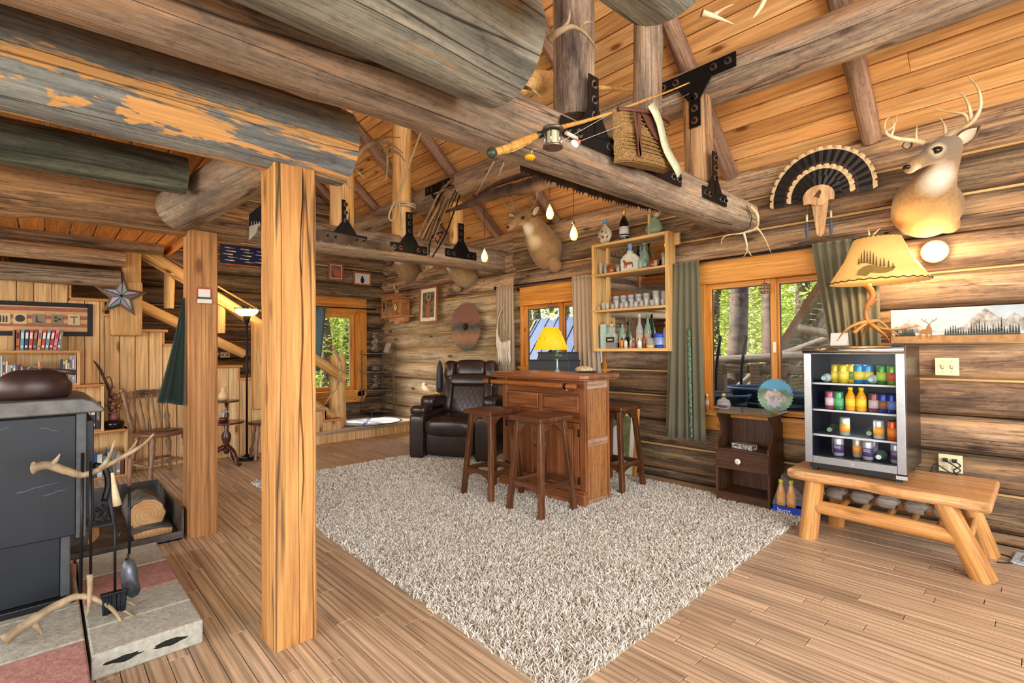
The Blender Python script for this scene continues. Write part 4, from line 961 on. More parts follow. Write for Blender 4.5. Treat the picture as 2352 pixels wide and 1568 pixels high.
for p, q in (((th, .002, .1), (th + .004, d - .03, h - th)), ((w - th - .004, .002, .1), (w - th, d - .03, h - th)), ((th, .002, h - th - .004), (w - th, d - .03, h - th))): MB().b2(p, q).obj('liner', M_fin, FR)
MB().b2((.02, -.01, .02), (w - .02, .03, .055)).obj('toe_grille', M_dark, FR)
for x in (.03, w - .06): MB().b2((x, 0, 0), (x + .03, .04, .05)).obj('foot', M_dark, FR); MB().b2((x, d - .05, 0), (x + .03, d - .02, .05)).obj('foot', M_dark, FR)
dr = MB(); fw = .045; y0, y1 = -.045, -.008
for p, q in (((0, y0, .055), (fw, y1, h - .005)), ((w - fw, y0, .055), (w, y1, h - .005)), ((fw, y0, .055), (w - fw, y1, .055 + fw * 1.1)), ((fw, y0, h - .055), (w - fw, y1, h - .005))): dr.b2(p, q)
dr = dr.obj('door', M_steel, FR, bevel=.003)
MB().cyl((0, y0 - .004, h - .028), (w, y0 - .004, h - .028), .022, n=16).obj('handle', M_chrome, dr)
MB().b2((fw, -.028, .1), (w - fw, -.02, h - .055)).obj('pane', M_pane, dr)
MB().cyl((w * .5, y0 - .004, .075), (w * .5, y0 + .002, .075), .008, n=12).obj('lock', M_chrome, dr)
MB().b2((w - .05, -.05, .028), (w + .004, -.005, .05)).obj('hinge', M_chrome, dr); MB().b2((w - .06, -.045, h - .004), (w, .0, h + .01)).obj('hinge', M_dark, dr)
shz = [.235, .40, .575]
SH_L = [.1] + shz
for z in shz: 
    s_ = MB().b2((th, .03, z - .006), (w - th, d - .04, z)).obj('shelf', plain('shelf_glass', 'a9b7bb', .1, alpha=.35), FR)
    MB().b2((th, .022, z - .01), (w - th, .03, z + .002)).obj('shelf_edge', flat('c9ccd0', .3), s_)
fl = light('POINT', 'fridge_light', (FX0 + w / 2, FY0 + .12, FZ1 - .07), .35, (.95, 1, 1), radius=.04)
fl2 = light('POINT', 'fridge_light', (FX0 + w / 2, FY0 + .05, FZ0 + .33), .25, (.95, 1, 1), radius=.04)
# cans and bottles: one mesh set per kind
CANTOP = flat('b9bcc0', .3, metal=1.)
def can(kind, r=.029, h=.122):
    cols = kind; b = MB(); 
    t = thing('drink_can', '', 'can')
    MB().lathe([(r * .8, 0), (r, .008), (r, h - .012), (r * .86, h - .002), (r * .82, h - .004)], n=18).obj('can_body', flat(cols[0], .3, metal=.35), t)
    MB().lathe([(r + .0004, h * .2), (r + .0004, h * .62)], n=18).obj('label_band', flat(cols[1], .45), t)
    MB().lathe([(r * .8, h - .006), (r * .8, h - .003), (.004, h - .003)], n=18).obj('lid', CANTOP, t)
    return t
def bottle(kind, r=.028, h=.15):
    t = thing('juice_bottle', '', 'bottle')
    MB().lathe([(r * .9, 0), (r, .01), (r, h * .6), (r * .75, h * .7), (r * .45, h * .82), (r * .42, h * .88)], n=16).obj('bottle_body', flat(kind[0], .2), t)
    MB().lathe([(r + .0005, h * .2), (r + .0005, h * .52)], n=16).obj('label_band', flat(kind[1], .5), t)
    MB().lathe([(r * .52, h * .87), (r * .52, h), (r * .4, h)], n=14).obj('cap', flat(kind[2], .4), t)
    return t
proto = {}
def put(kind, make, x, y, z, rz, label, group, lying=False, **k):
    key = (kind, make.__name__, tuple(k.items()))
    if key in proto: t = copy_tree(proto[key])
    else: t = make(kind, **k); proto[key] = t
    t.location = (FX0 + x, FY0 + y, FZ0 + z); t.rotation_euler = (0, 0, rz)
    if lying: t.rotation_euler = (-PI / 2 * 0 + PI / 2, 0, 0); t.location.z += .03
    t['label'] = label; t['group'] = group; t['category'] = 'can' if make is can else 'bottle'; return t
rowx = lambda px, y: ony(px, 900, FY0 + y).x - FX0
TOP, MID, LOW, BOT = .577, .402, .237, .102
G = 'cans and bottles on the {} fridge shelf'
yel, tea, blu, grn, srk = ('c9b52a', 'e0cf4a'), ('c2a52c', '5f7a2a'), ('2f7fb8', 'd8c84a'), ('3c8a3a', 'a8c83c'), ('6aa83a', 'c8432c')
for px, kd, y, lb in ((1921, yel, .10, 'yellow can at the left of the top fridge shelf'), (1938, yel, .07, 'second yellow can on the top fridge shelf'), (1955, tea, .11, 'yellow and green can left of the blue cans'), (1974, blu, .1, 'blue can with yellow band left on the top fridge shelf'), (1995, blu, .11, 'blue can with yellow band right on the top fridge shelf'), (2027, grn, .09, 'green can on the top fridge shelf'), (2051, srk, .06, 'light green can with red mark at the top shelf end')):
    put(kd, can, rowx(px, y), y, TOP, R.random(), lb, G.format('top'))
for px, lb in ((1896, 'clear bottle lying at the left end of the top fridge shelf'), (2003, 'clear bottle lying in front of the blue cans')):
    put(('b8c8c8', '6aa0b0', '8fb8c0'), bottle, rowx(px, .06), .02 + .15, TOP, 0, lb, G.format('top'), True)
for px, kd, mk, lb in ((1906, ('8a4a5c', 'd8c0c8'), can, 'dark red seltzer can at the left of the second fridge shelf'), (1926, ('3f8a5c', '5fae78'), can, 'green can on the second fridge shelf'), (1953, ('e09a1c', 'e8cf3c', 'd8c82c'), bottle, 'squat orange juice bottle with yellow label, left one'), (1978, ('e09a1c', 'e8cf3c', 'd8c82c'), bottle, 'squat juice bottle with yellow cap, right one'), (2007, ('6e4450', 'b8a8b0'), can, 'brown-red seltzer can in the middle of the second shelf'), (2029, ('2c3f8a', '8a5a48'), can, 'dark blue can with orange print'), (2049, ('2a3a8c', '6f88c8'), can, 'dark blue can at the end of the second shelf')):
    o_ = put(kd, mk, rowx(px, .08), .08, MID, R.random(), lb, G.format('second'))
    if kd[0] == '8a4a5c' or kd[0] == '6e4450': pass
for px, kd, lb in ((1939, ('9aa8a0', 'd8963c'), 'pale can with orange fruit print and green top on the third shelf'), (2017, ('b0b4ae', 'd89a3a'), 'silver can with orange print on the third shelf'), (2049, ('d0582a', 'e88a2c'), 'orange can on the third shelf'), (2062, ('8a3c24', 'c85a2c'), 'orange can behind, at the end of the third shelf')):
    put(kd, can, rowx(px, .07 if px < 2060 else .14), .07 if px < 2060 else .14, LOW, 0, lb, G.format('third'))
for px, lb in ((1908, 'dark bottle lying at the left end of the third shelf'), (1998, 'green bottle lying in the middle of the third shelf')): put(('3a4438', '4a5a48', '6a8a78'), bottle, rowx(px, .1), .2, LOW, 0, lb, G.format('third'), True)
for px, y, kd, lb in ((1924, .06, ('a8a8b4', '4a3a6a'), 'silver seltzer can with purple label, leftmost on the bottom'), (1920, .15, ('a8a8b4', '8a8a98'), 'silver can behind the leftmost purple can'), (1968, .1, ('a8a89c', 'e0963c'), 'silver can with orange label at the bottom'), (1991, .05, ('a8a8b4', '4c3c6c'), 'silver seltzer can with purple label, in the middle of the bottom'), (2003, .14, ('a0a0ae', '88889a'), 'silver can behind the middle purple can'), (2056, .06, ('a8a8b4', '4b3b6b'), 'silver seltzer can with purple label at the bottom door edge'), (2062, .16, ('a8a8b4', '8c8c9c'), 'silver can at the back corner of the bottom')):
    t = put(kd, can, rowx(px, y), y, BOT, 0, lb, G.format('bottom'))
    if kd[1].startswith('4'):
        text(t, 'SELTZER', .0098, (0, -.0298, .066), (PI / 2, 0, 0), flat('d8d4e0', .5)); text(t, 'WATER', .0098, (0, -.0298, .056), (PI / 2, 0, 0), flat('d8d4e0', .5))
put(('4a6a60', '5a7a70', 'c8d0d0'), bottle, rowx(2017, .05), .17, BOT, 0, 'green bottle lying with its pale cap forward at the bottom', G.format('bottom'), True)
# ================================================================ THINGS ON AND BY THE WALLS
def rel(t, pts): L_ = Vector(t.location); return [Vector(p) - L_ for p in pts]
def antler(parent, beam, r0, tines, m=None, name='antler', n=8, tip=.12):
    """beam: points; tines: lists of points, each growing from the beam"""
    b = MB(); pts = curve(beam, 22); b.tube(pts, [r0 * lerp(1, tip, (i / 22) ** 1.4) * (1.25 if i == 0 else 1) for i in range(23)], n)
    for t in tines: b.tube(curve(t, 10), [r0 * .72 * lerp(1, .12, i / 10) for i in range(11)], n)
    return b.obj(name, m or M_antler, parent)
def fur(name, base, patches, dark='6d5236'):
    t = NT(name); v = t.vec('x', 1, 1, rnd=False); n = t.noise(v, 60, 4, .7); n2 = t.noise(v, 7, 3, .5)
    col = t.mix(1, srgb(base), t.ramp(n, [(.3, .72), (.7, 1.22)]), 'MULTIPLY'); col = t.mix(t.ramp(n2, [(.45, 0.), (.7, .5)]), col, srgb(dark))
    tc = t.new('TexCoord')
    for c, r, h in patches:
        vm = t.new('VectorMath', operation='DISTANCE'); t.l.new(tc.outputs['Object'], vm.inputs[0]); vm.inputs[1].default_value = c
        f = t.ramp(t.math('ADD', vm.outputs['Value'], t.math('MULTIPLY', t.math('SUBTRACT', n2, .5), .06)), [(r * .35, .9), (r * 1.1, 0.)]); col = t.mix(f, col, srgb(h))
    t.put(t.b.inputs['Base Color'], col); t.b.inputs['Roughness'].default_value = .85; t.b.inputs['Specular IOR Level'].default_value = .15; t.b.inputs['Sheen Weight'].default_value = .2; t.bump(n, .5, .006); return t.m
def P3(px, py, y): return ony(px, py, y)
def deer(label, neck, head, ears, eyes, antlers, nose, patches, base='9c7a50', group=None, extra=(), flatb=True):
    """neck/head: [(px,py,Y,rx,rz)]; one skin made of fused sections"""
    b0 = P3(*neck[0][:3]); t = thing('deer_mount', label, 'trophy', b0, group=group); L_ = b0
    b = MB()
    np_ = [P3(*n[:3]) - L_ for n in neck]; b.tube(curve(np_, 14), radii([n[3] for n in neck], 14), 18)
    hp = [P3(*n[:3]) - L_ for n in head]; b.tube(curve(hp, 14), radii([n[3] for n in head], 14), 16)
    b.sph(hp[0], head[0][3] * 1.08); b.sph(hp[-1], head[-1][3] * 1.05)
    for px, py, y, r in extra: b.sph(P3(px, py, y) - L_, r)
    pt = [(tuple(P3(*c) - L_), r, h) for c, r, h in patches]
    o = b.obj('skin', fur('deer_fur_' + str(len(bpy.data.materials)), base, pt), t)
    m = o.modifiers.new('fuse', 'REMESH'); m.mode = 'VOXEL'; m.voxel_size = .009; m.use_smooth_shade = True
    m = o.modifiers.new('soft', 'SMOOTH'); m.factor = .6; m.iterations = 6
    for (bx, by, tx, ty, y, w) in ears:
        a, c = P3(bx, by, y) - L_, P3(tx, ty, y - .01) - L_; d = c - a; s = d.cross(Vector((0, 1, 0))).normalized() * w
        e = MB(); rows = []
        for i in range(7):
            u = i / 6; ww = math.sin(PI * min(u * .93 + .07, 1)) ** .8; cpt = a + d * u
            rows.append([cpt + s * (k * ww) + Vector((0, .02 * (1 - k * k) * ww, 0)) for k in (-1, -.6, 0, .6, 1)])
        e.grid(rows); eo = e.obj('ear', flat('6e5236', .9), t, solid=.006)
        e = MB(); e.grid([[p + (a + d * .5 - p) * .22 + Vector((0, -.005, 0)) for p in r_] for r_ in rows]); e.obj('inner_ear', flat('d8c8b0', .95), eo)
    for (ex, ey, y, r) in eyes:
        eo = MB().sph(P3(ex, ey, y) - L_, r).obj('eye', flat('0c0805', .05, spec=1.), t)
        MB().tube([P3(ex, ey, y) - L_ + Vector((r * 1.3 * math.cos(q * PI / 5), -.3 * r, r * .9 * math.sin(q * PI / 5))) for q in range(10)], r * .25, 5, closed=True).obj('eyelid', flat('2b1f16', .8), eo)
    MB().sph(P3(*nose[:3]) - L_, (nose[3], nose[3] * .8, nose[3] * .7)).obj('nose', flat('15100d', .3), t)
    for beam, tn, yb in antlers:
        antler(t, [P3(*p) - L_ for p in beam], yb, [[P3(*p) - L_ for p in q] for q in tn], M_antlerw if 'light' in label else M_antler)
    return t
deer('large deer mount with wide light antlers above the round wall light',
     [(2130, 500, 4.36, .14), (2128, 482, 4.25, .195), (2130, 452, 4.15, .175), (2146, 418, 4.07, .115), (2164, 382, 4.02, .082), (2176, 352, 3.99, .07)],
     [(2172, 342, 3.97, .078), (2150, 350, 3.91, .070), (2125, 364, 3.86, .047), (2102, 378, 3.81, .035), (2090, 386, 3.78, .033)],
     [(2095, 330, 2072, 336, 3.98, .03), (2188, 338, 2252, 288, 3.97, .045)], [(2152, 345, 3.843, .019)],
     [([(2160, 322, 3.95), (2195, 300, 3.9), (2232, 280, 3.85), (2252, 245, 3.82), (2247, 205, 3.82), (2222, 172, 3.84)], [[(2226, 282, 3.86), (2215, 262, 3.84), (2175, 256, 3.83), (2138, 248, 3.83)], [(2232, 275, 3.85), (2226, 245, 3.83), (2215, 222, 3.83), (2200, 212, 3.84)], [(2172, 315, 3.94), (2170, 290, 3.92), (2158, 268, 3.92)]], .016),
      ([(2122, 328, 3.96), (2095, 322, 3.92), (2062, 318, 3.88), (2036, 306, 3.85), (2033, 280, 3.85), (2046, 266, 3.86)], [[(2046, 314, 3.87), (2052, 298, 3.86), (2062, 262, 3.87)], [(2106, 326, 3.94), (2104, 308, 3.92), (2107, 286, 3.92)], [(2034, 300, 3.85), (2052, 290, 3.84), (2050, 272, 3.85)]], .015)],
     (2083, 384, 3.755, .022), [((2168, 335, 3.92), .15, '75685a'), ((2120, 362, 3.86), .08, '6b5f54'), ((2128, 520, 4.15), .2, 'c79a60'), ((2150, 412, 3.95), .11, 'd8d2c6'), ((2108, 398, 3.80), .045, 'ded3c0'), ((2150, 344, 3.85), .042, 'c8b492')],
     extra=[(2090, 520, 4.28, .06), (2180, 515, 4.28, .06)])
deer('deer mount between the hanging bulbs, turned sideways with tall antlers',
     [(1258, 600, 4.38, .15), (1255, 575, 4.28, .2), (1240, 548, 4.18, .18), (1226, 522, 4.08, .13), (1214, 503, 4.0, .1), (1208, 495, 3.97, .085)],
     [(1210, 494, 3.96, .085), (1197, 502, 3.92, .08), (1184, 512, 3.88, .055), (1174, 520, 3.86, .042), (1170, 524, 3.85, .036)],
     [(1186, 497, 1165, 492, 3.97, .03), (1222, 496, 1242, 472, 3.95, .05)], [(1202, 500, 3.845, .017)],
     [([(1190, 490, 3.95), (1175, 478, 3.93), (1156, 470, 3.9), (1145, 456, 3.88)], [[(1180, 482, 3.93), (1178, 462, 3.91), (1184, 444, 3.9)], [(1160, 472, 3.9), (1157, 462, 3.9), (1156, 452, 3.9)], [(1178, 468, 3.92), (1174, 456, 3.92), (1176, 446, 3.92)]], .014),
      ([(1208, 487, 3.95), (1222, 476, 3.92), (1232, 460, 3.88), (1232, 440, 3.86), (1222, 425, 3.86)], [[(1228, 470, 3.9), (1218, 452, 3.88), (1204, 435, 3.87)], [(1231, 450, 3.87), (1235, 440, 3.87), (1233, 432, 3.87)]], .014)],
     (1166, 522, 3.81, .02), [((1208, 528, 3.95), .10, 'efe6d4'), ((1178, 528, 3.82), .06, 'e2d6bf'), ((1222, 555, 4.02), .11, 'd9c49e')], base='a3825a', extra=[(1232, 590, 4.25, .06), (1275, 610, 4.3, .08)])
deer('pale deer mount under the far tie beam, above the painted saw blade', 
     [(1075, 640, 4.38, .15), (1068, 628, 4.28, .2), (1052, 610, 4.16, .17), (1035, 594, 4.06, .12), (1020, 585, 4.0, .1)],
     [(1008, 592, 3.98, .085), (995, 605, 3.92, .07), (985, 613, 3.88, .05), (978, 618, 3.86, .04)], [(1018, 580, 1034, 568, 4.0, .05)], [(1000, 600, 3.85, .017)], [([(1010, 580, 3.97), (1015, 560, 3.93), (1028, 545, 3.9), (1040, 535, 3.9)], [[(1020, 552, 3.92), (1016, 540, 3.9), (1015, 530, 3.9)]], .013)],
     (975, 616, 3.83, .02), [((1020, 612, 3.98), .12, 'e8e2d4'), ((990, 615, 3.85), .06, 'e0d6c4')], base='a58a66', extra=[(1050, 660, 4.28, .07)])
deer('deer mount farthest along the wall, half hidden by the far tie beam',
     [(944, 630, 4.38, .15), (938, 618, 4.26, .2), (928, 598, 4.14, .17), (918, 580, 4.04, .12), (910, 566, 4.0, .1)],
     [(905, 560, 3.98, .09), (895, 566, 3.92, .07), (886, 574, 3.88, .045)], [(915, 556, 926, 544, 4.0, .05)], [(898, 562, 3.84, .017)], [([(908, 552, 3.97), (912, 535, 3.93), (905, 520, 3.9)], [], .012)],
     (883, 574, 3.84, .02), [((912, 592, 3.96), .12, 'e3d8c4')], base='9b7e5a')

# ---- turkey fan on a plaque
TC = ony(1884, 452, 4.30)
TF = thing('turkey_fan', 'spread turkey tail fan with cream edge mounted on a pale wooden plaque', 'trophy', TC)
M_f1 = plain('tail_feather_brown', '3a2620', .6, noise=.5, nscale=90); M_f2 = plain('tail_feather_black', '120e0d', .5); M_f3 = plain('tail_feather_cream', 'd2b88c', .8, noise=.15, nscale=80)
def feather(L, w, segs, y):
    b = MB(); n = 12; rows = []; vs = []; mi = []
    prof = lambda u: w * (.25 + .75 * min(1, u * 1.5)) * (1 if u < .93 else .55 + .45 * math.sqrt(max(0, 1 - ((u - .93) / .071) ** 2)))
    for i in range(n + 1):
        u = i / n; z = .03 + L * u; ww = prof(u); rows.append([(-ww, y + .004, z), (0, y - .003, z), (ww, y + .004, z)])
    b.grid(rows, False); me = b.mesh('feather', [M_f1, M_f2, M_f3])
    for p in me.polygons:
        u = (sum(me.vertices[v].co.z for v in p.vertices) / 4 - .03) / L; p.material_index = 2 if u > segs[1] else (1 if u > segs[0] else 0)
    return me
fm = feather(.33, .033, (.66, .925), 0); fm2 = feather(.2, .026, (.6, .87), -.012); fm3 = feather(.12, .02, (.3, 1.1), -.02)
for me, n, a0, a1, dy in ((fm, 19, -88, 88, 0), (fm2, 15, -86, 86, -.006), (fm3, 11, -95, 95, -.01)):
    for i in range(n):
        o = bpy.data.objects.new('feather', me); COL.objects.link(o); o.parent = TF; a = math.radians(lerp(a0, a1, i / (n - 1))); o.rotation_euler = (0, a, 0); o.location = (0, dy - .0008 * i, 0); o.scale.z = 1 + .05 * math.cos(a)
M_plq = wood('pale_plaque_oak', ['c09468', 'd2a97c', 'dcb78e'], axis='z', var=0, knots=0, cracks=0, rings=.25, rough=.4)
MB().prism([(-.105, -.02), (-.1, -.055), (-.06, -.05), (-.02, -.075), (.03, -.075), (.07, -.045), (.1, -.05), (.105, -.02)] + [(.105 * math.cos(a * PI / 12), .085 * math.sin(a * PI / 12) - .005) for a in range(13)], .02, 'y', -.055).obj('plaque_cap', M_plq, TF, bevel=.004)
MB().prism([(-.055, -.02), (-.02, -.29), (.005, -.31), (.03, -.29), (.065, -.02)], .016, 'y', -.037).obj('plaque_tail', M_plq, TF, bevel=.003)
tk = MB(); tk.prism([(-.03, -.005), (-.01, .02), (0, .035), (.012, .04), (.022, .03), (.02, .008), (.01, -.004), (.012, -.02), (-.005, -.02), (-.01, -.005), (-.025, -.01)], .001, 'y', -.0565); tk.obj('burned_turkey_mark', flat('5a3c22', .8), TF)
for x in (-.075, .085):
    s = MB(); s.tube([(x, -.045, -.04), (x - .005, -.05, -.13)], .002, 5); s.tube([(x + .01, -.045, -.04), (x - .002, -.05, -.13)], .002, 5); so = s.obj('tassel_cord', flat('6b5a48', .8), TF)
    MB().cyl((x - .004, -.05, -.13), (x - .004, -.05, -.185), .008, n=8).obj('bead', M_antlerw, so)
    MB().tube([(x - .004, -.05, -.185), (x - .004, -.05, -.26), (x - .006, -.05, -.33)], [.006, .014, .003], 8).obj('feather_tuft', flat('4c5566', .9), so)

# ---- round wall light
WLc = ony(2147, 578, 4.32)
wl_ = thing('wall_light', 'small round glowing wall light under the deer mount', 'lamp', WLc)
MB().lathe([(.075, 0), (.075, .02), (.066, .028)], n=28).obj('rim', flat('c9b088', .4), wl_, rot=(PI / 2, 0, 0))
M_glow = plain('lit_diffuser', 'fff2d8', .4, emit='ffe9b8', estr=5)
MB().lathe([(.064, .02), (.058, .034), (.03, .042), (.004, .044)], n=28).obj('diffuser', M_glow, wl_, rot=(PI / 2, 0, 0))
light('POINT', 'wall_light_glow', WLc + Vector((0, -.17, -.03)), 5, (1, .74, .42), radius=.06)

# ---- elk painting on canvas
a, c = ony(2048, 787, 4.33), ony(2349, 697, 4.33)
EP = thing('elk_painting', 'wide canvas of an elk before snowy mountains beside the switch plate', 'painting', (a.x, 4.31, 1.285)); ew, eh = .655, .23
MB().b2((0, 0, 0), (ew, .03, eh)).obj('canvas', plain('painted_sky', '9aabb8', .7, nscale=5, col2='b4bfc4'), EP, bevel=.003)
def layer(par, poly, y, h, name, mt): return MB().prism([(x, z) for x, z in poly], h, 'y', y - h).obj(name, mt, par)
layer(EP, [(.0, .07), (.06, .12), (.10, .16), (.14, .13), (.2, .09), (.3, .07), (.38, .11), (.43, .17), (.48, .215), (.53, .17), (.57, .14), (.61, .18), (.65, .15), (.652, .07)], -.0002, .0008, 'mountains', plain('painted_rock', '6f675f', .8, nscale=18, col2='b8bcbc'))
layer(EP, [(.002, .002), (.652, .002), (.652, .055), (.5, .05), (.35, .06), (.2, .05), (.002, .06)], -.0012, .0008, 'meadow', plain('painted_meadow', 'a87f52', .8, nscale=30, col2='8c6a45'))
b = MB(); rr = random.Random(2)
for x in [.03 + .009 * i for i in range(12)] + [.29 + .0125 * i for i in range(28)]:
    h_ = rr.uniform(.03, .075) * (1.5 if .4 < x < .56 else 1); z = .048
    for k in range(4): b.prism([(x - .008 * (1 - k * .22), z + h_ * k * .22), (x + .008 * (1 - k * .22), z + h_ * k * .22), (x, z + h_ * (k * .22 + .34))], .0006, 'y', -.0026)
stuff(b.obj('painted_pines', flat('35403c', .8), EP))
layer(EP, [(.155, .03), (.157, .075), (.17, .09), (.19, .095), (.195, .11), (.205, .125), (.215, .122), (.213, .11), (.22, .1), (.222, .03), (.216, .03), (.214, .06), (.2, .062), (.198, .03), (.19, .03), (.188, .062), (.168, .06), (.164, .03)], -.0028, .0006, 'painted_elk', flat('8a6238', .8))
b = MB()
for s in (-1, 1): b.tube([(.208, -.003, .124), (.208 + s * .012, -.003, .14), (.208 + s * .03, -.003, .15), (.208 + s * .04, -.003, .165)], .0012, 4); b.tube([(.208 + s * .02, -.003, .145), (.208 + s * .018, -.003, .162)], .001, 4)
b.obj('painted_antlers', flat('5f4325', .8), EP)

# ---- switch plate and outlet plate
sp_ = thing('switch_plate', 'cream double light switch plate on the log wall below the painting', 'switch', ony(2175, 842, 4.325))
M_cream = flat('ddd3ae', .4)
MB().box((0, 0, 0), (.12, .008, .115)).obj('plate', M_cream, sp_, bevel=.003)
for x in (-.023, .023): MB().box((x, -.008, .004), (.01, .014, .022), rot=(.3, 0, 0)).obj('toggle', M_cream, sp_, bevel=.002); MB().box((x, -.0045, 0), (.014, .002, .03)).obj('slot', flat('8b836a', .6), sp_)
for x in (-.023, .023):
    for z in (-.035, .035): MB().cyl((x, -.006, z), (x, -.003, z), .003, n=8).obj('screw', flat('8b836a', .4), sp_)
op = thing('outlet_plate', 'cream outlet plate with two dark plugs just above the bench', 'outlet', ony(2183, 1064, 4.325))
MB().box((0, 0, 0), (.12, .008, .115)).obj('plate', M_cream, op, bevel=.003)
for x in (-.023, .023):
    MB().box((x, -.006, .022), (.028, .004, .026)).obj('socket', flat('c9bf9a', .4), op, bevel=.003)
    pl_ = MB().box((x, -.018, .022), (.024, .028, .022)).obj('plug', flat('2b2b2e', .5), op, bevel=.004)
    MB().box((x, -.006, -.028), (.028, .004, .026)).obj('socket', flat('c9bf9a', .4), op, bevel=.003)
o0 = Vector(op.location)
cb = MB(); P_ = lambda px, py, y: ony(px, py, y)
cb.tube(curve([o0 + Vector((-.02, -.03, .02)), P_(2200, 1075, 4.22), P_(2205, 1082, 4.2), P_(2185, 1086, 4.2), P_(2150, 1066, 4.22), P_(2140, 1078, 4.22), P_(2136, 1090, 4.25), P_(2130, 1110, 4.27), (P_(2100, 1150, 4.27))], 40), .004, 6)
tag(cb.obj('power_cord', flat('1f3a34', .5), None), 'dark green power cord looping from the outlet plate down behind the bench', 'cord')
cb = MB(); cb.tube(curve([o0 + Vector((.025, -.03, .02)), P_(2206, 1070, 4.2), P_(2190, 1080, 4.18), P_(2200, 1092, 4.22), P_(2204, 1100, 4.27), P_(2206, 1150, 4.27), (-.33, 4.27, .06), (-.25, 4.24, .008), (-.16, 4.2, .006), (-.15, 4.1, .006), (-.21, 4.05, .006)], 50), .004, 6)
tag(cb.obj('power_cord', flat('181a1c', .5), None), 'black power cord running from the outlet plate to the floor by the bench leg', 'cord')

# ---- curtains and rods
def curtain(name, x0, x1, z0, z1, y, folds, m, label, flare=0., shift=0., tie=None, group=None, lace=False):
    t = thing(name, label, 'curtain', ((x0 + x1) / 2, y, z0), group=group); n = folds * 8; rows = []; R2 = random.Random(int(x0 * 50)); ph = [R2.uniform(-.4, .4) for _ in range(folds + 1)]
    for i in range(15):
        v = i / 14; z = (z1 - z0) * (1 - v); w = (x1 - x0) * (1 + flare * v); cx = shift * v; row = []
        for k in range(n + 1):
            u = k / n; x = (u - .5) * w + cx; 
            if tie: # edge swept aside
                x = tie(u, v, x)
            a = .012 + .022 * v; row.append((x, a * math.sin(u * folds * 2 * PI + ph[int(u * folds)] * v * 3) - .012, z + .006 * math.sin(k * .7) * (v == 1)))
        rows.append(row)
    MB().grid(rows).obj('cloth', m, t, solid=.003); 
    rows = [[(p[0], p[1] - .001, (z1 - z0) + d) for p in rows[0]] for d in (.0, .022)]; MB().grid(rows).obj('heading', m, t, solid=.004)
    return t
M_green = plain('sage_green_cloth', '66634e', .9, noise=.12, nscale=120, sheen=.2); M_beige = plain('beige_cloth', 'a8957d', .9, noise=.12, nscale=120, sheen=.2)
def rod(name, p, q, label, ball=.024, m=M_black):
    t = thing(name, label, 'curtain rod', p); d = Vector(q) - Vector(p); MB().cyl((0, 0, 0), d, .009, n=10).obj('bar', m, t)
    MB().sph((0, 0, 0), ball, 14, 10).obj('finial', m, t); MB().sph(d, ball, 14, 10).obj('finial', m, t)
    for u in (.06, .94): c_ = d * u; MB().box((c_.x, c_.y + (.035 if abs(d.x) > .1 else 0), c_.z), (.012, .07, .012) if abs(d.x) > .1 else (.07, .012, .012)).obj('rod_holder', m, t)
    return t
rod('curtain_rod', (-2.38, 4.27, 2.035), (-.74, 4.27, 2.035), 'black curtain rod over the large window')
cg = curtain('curtain', -2.36, -2.09, .44, 2.02, 4.26, 5, M_green, 'long sage green curtain between the large window and the shelf unit', flare=.5, shift=-.02)
MB().grid([[(.03 + .01 * i_ / 8 + d, -.045, 1.0 - .98 * i_ / 8) for d in (0, .03)] for i_ in range(9)]).obj('trim_ribbon', plain('patterned_ribbon', '2f4a3c', .8, nscale=60, col2='7f9a84'), cg, solid=.002)
curtain('curtain', -1.19, -.78, .95, 2.02, 4.24, 7, M_green, 'sage green curtain behind the antler lamp, pulled aside', flare=.05, tie=lambda u, v, x: x + (1 - u) * .16 * v)
rod('curtain_rod', (-4.86, 4.27, 2.055), (-3.24, 4.27, 2.05), 'thin black curtain rod over the small window')
curtain('curtain', -4.82, -4.50, .96, 2.035, 4.26, 6, M_beige, 'beige curtain hanging beside the dreamcatcher', flare=.08)
curtain('curtain', -3.56, -3.24, .78, 2.035, 4.26, 6, M_beige, 'beige curtain hanging beside the shelf unit', flare=.18, shift=.05)
rod('curtain_rod', (-7.86, 4.15, 1.965), (-7.86, 2.7, 1.965), 'thin black curtain rod over the stair window', .018)
bc = thing('curtain', 'blue-grey curtain at the edge of the stair window behind the front post', 'curtain', (-7.85, 3.17, .95)); rows = [[(.02 * math.sin(k * 1.3), (k / 8 - .5) * .24 - .09 * (i / 8), 1.0 * (1 - i / 8)) for k in range(9)] for i in range(9)]
MB().grid(rows).obj('cloth', plain('blue_grey_cloth', '5a7486', .9, noise=.15, nscale=60), bc, solid=.004)

# ---- dreamcatcher
DC = thing('dreamcatcher', 'white macrame half-moon dreamcatcher with long fringe hanging by the beige curtain', 'ornament', ony(1158, 760, 4.22))
d0 = Vector(DC.location); arc = curve([ony(1158, 700, 4.22) - d0, ony(1145, 730, 4.22) - d0, ony(1143, 765, 4.22) - d0, ony(1152, 785, 4.22) - d0, ony(1172, 781, 4.22) - d0], 24)
MB().tube(arc, .008, 6).obj('hoop', M_antlerw, DC); s = MB(); s.tube([ony(1155, 665, 4.24) - d0, arc[0]], .003, 5); s.obj('hanging_cord', M_rope, DC)
s = MB(); s.tube(curve([ony(1158, 700, 4.215) - d0, ony(1156, 740, 4.215) - d0, ony(1172, 781, 4.215) - d0], 12), .005, 5); hub = ony(1160, 745, 4.21) - d0
for i in range(2, 24): s.tube([arc[i], hub], .0016, 4)
s.obj('web_strings', M_rope, DC)
s = MB(); rr = random.Random(8)
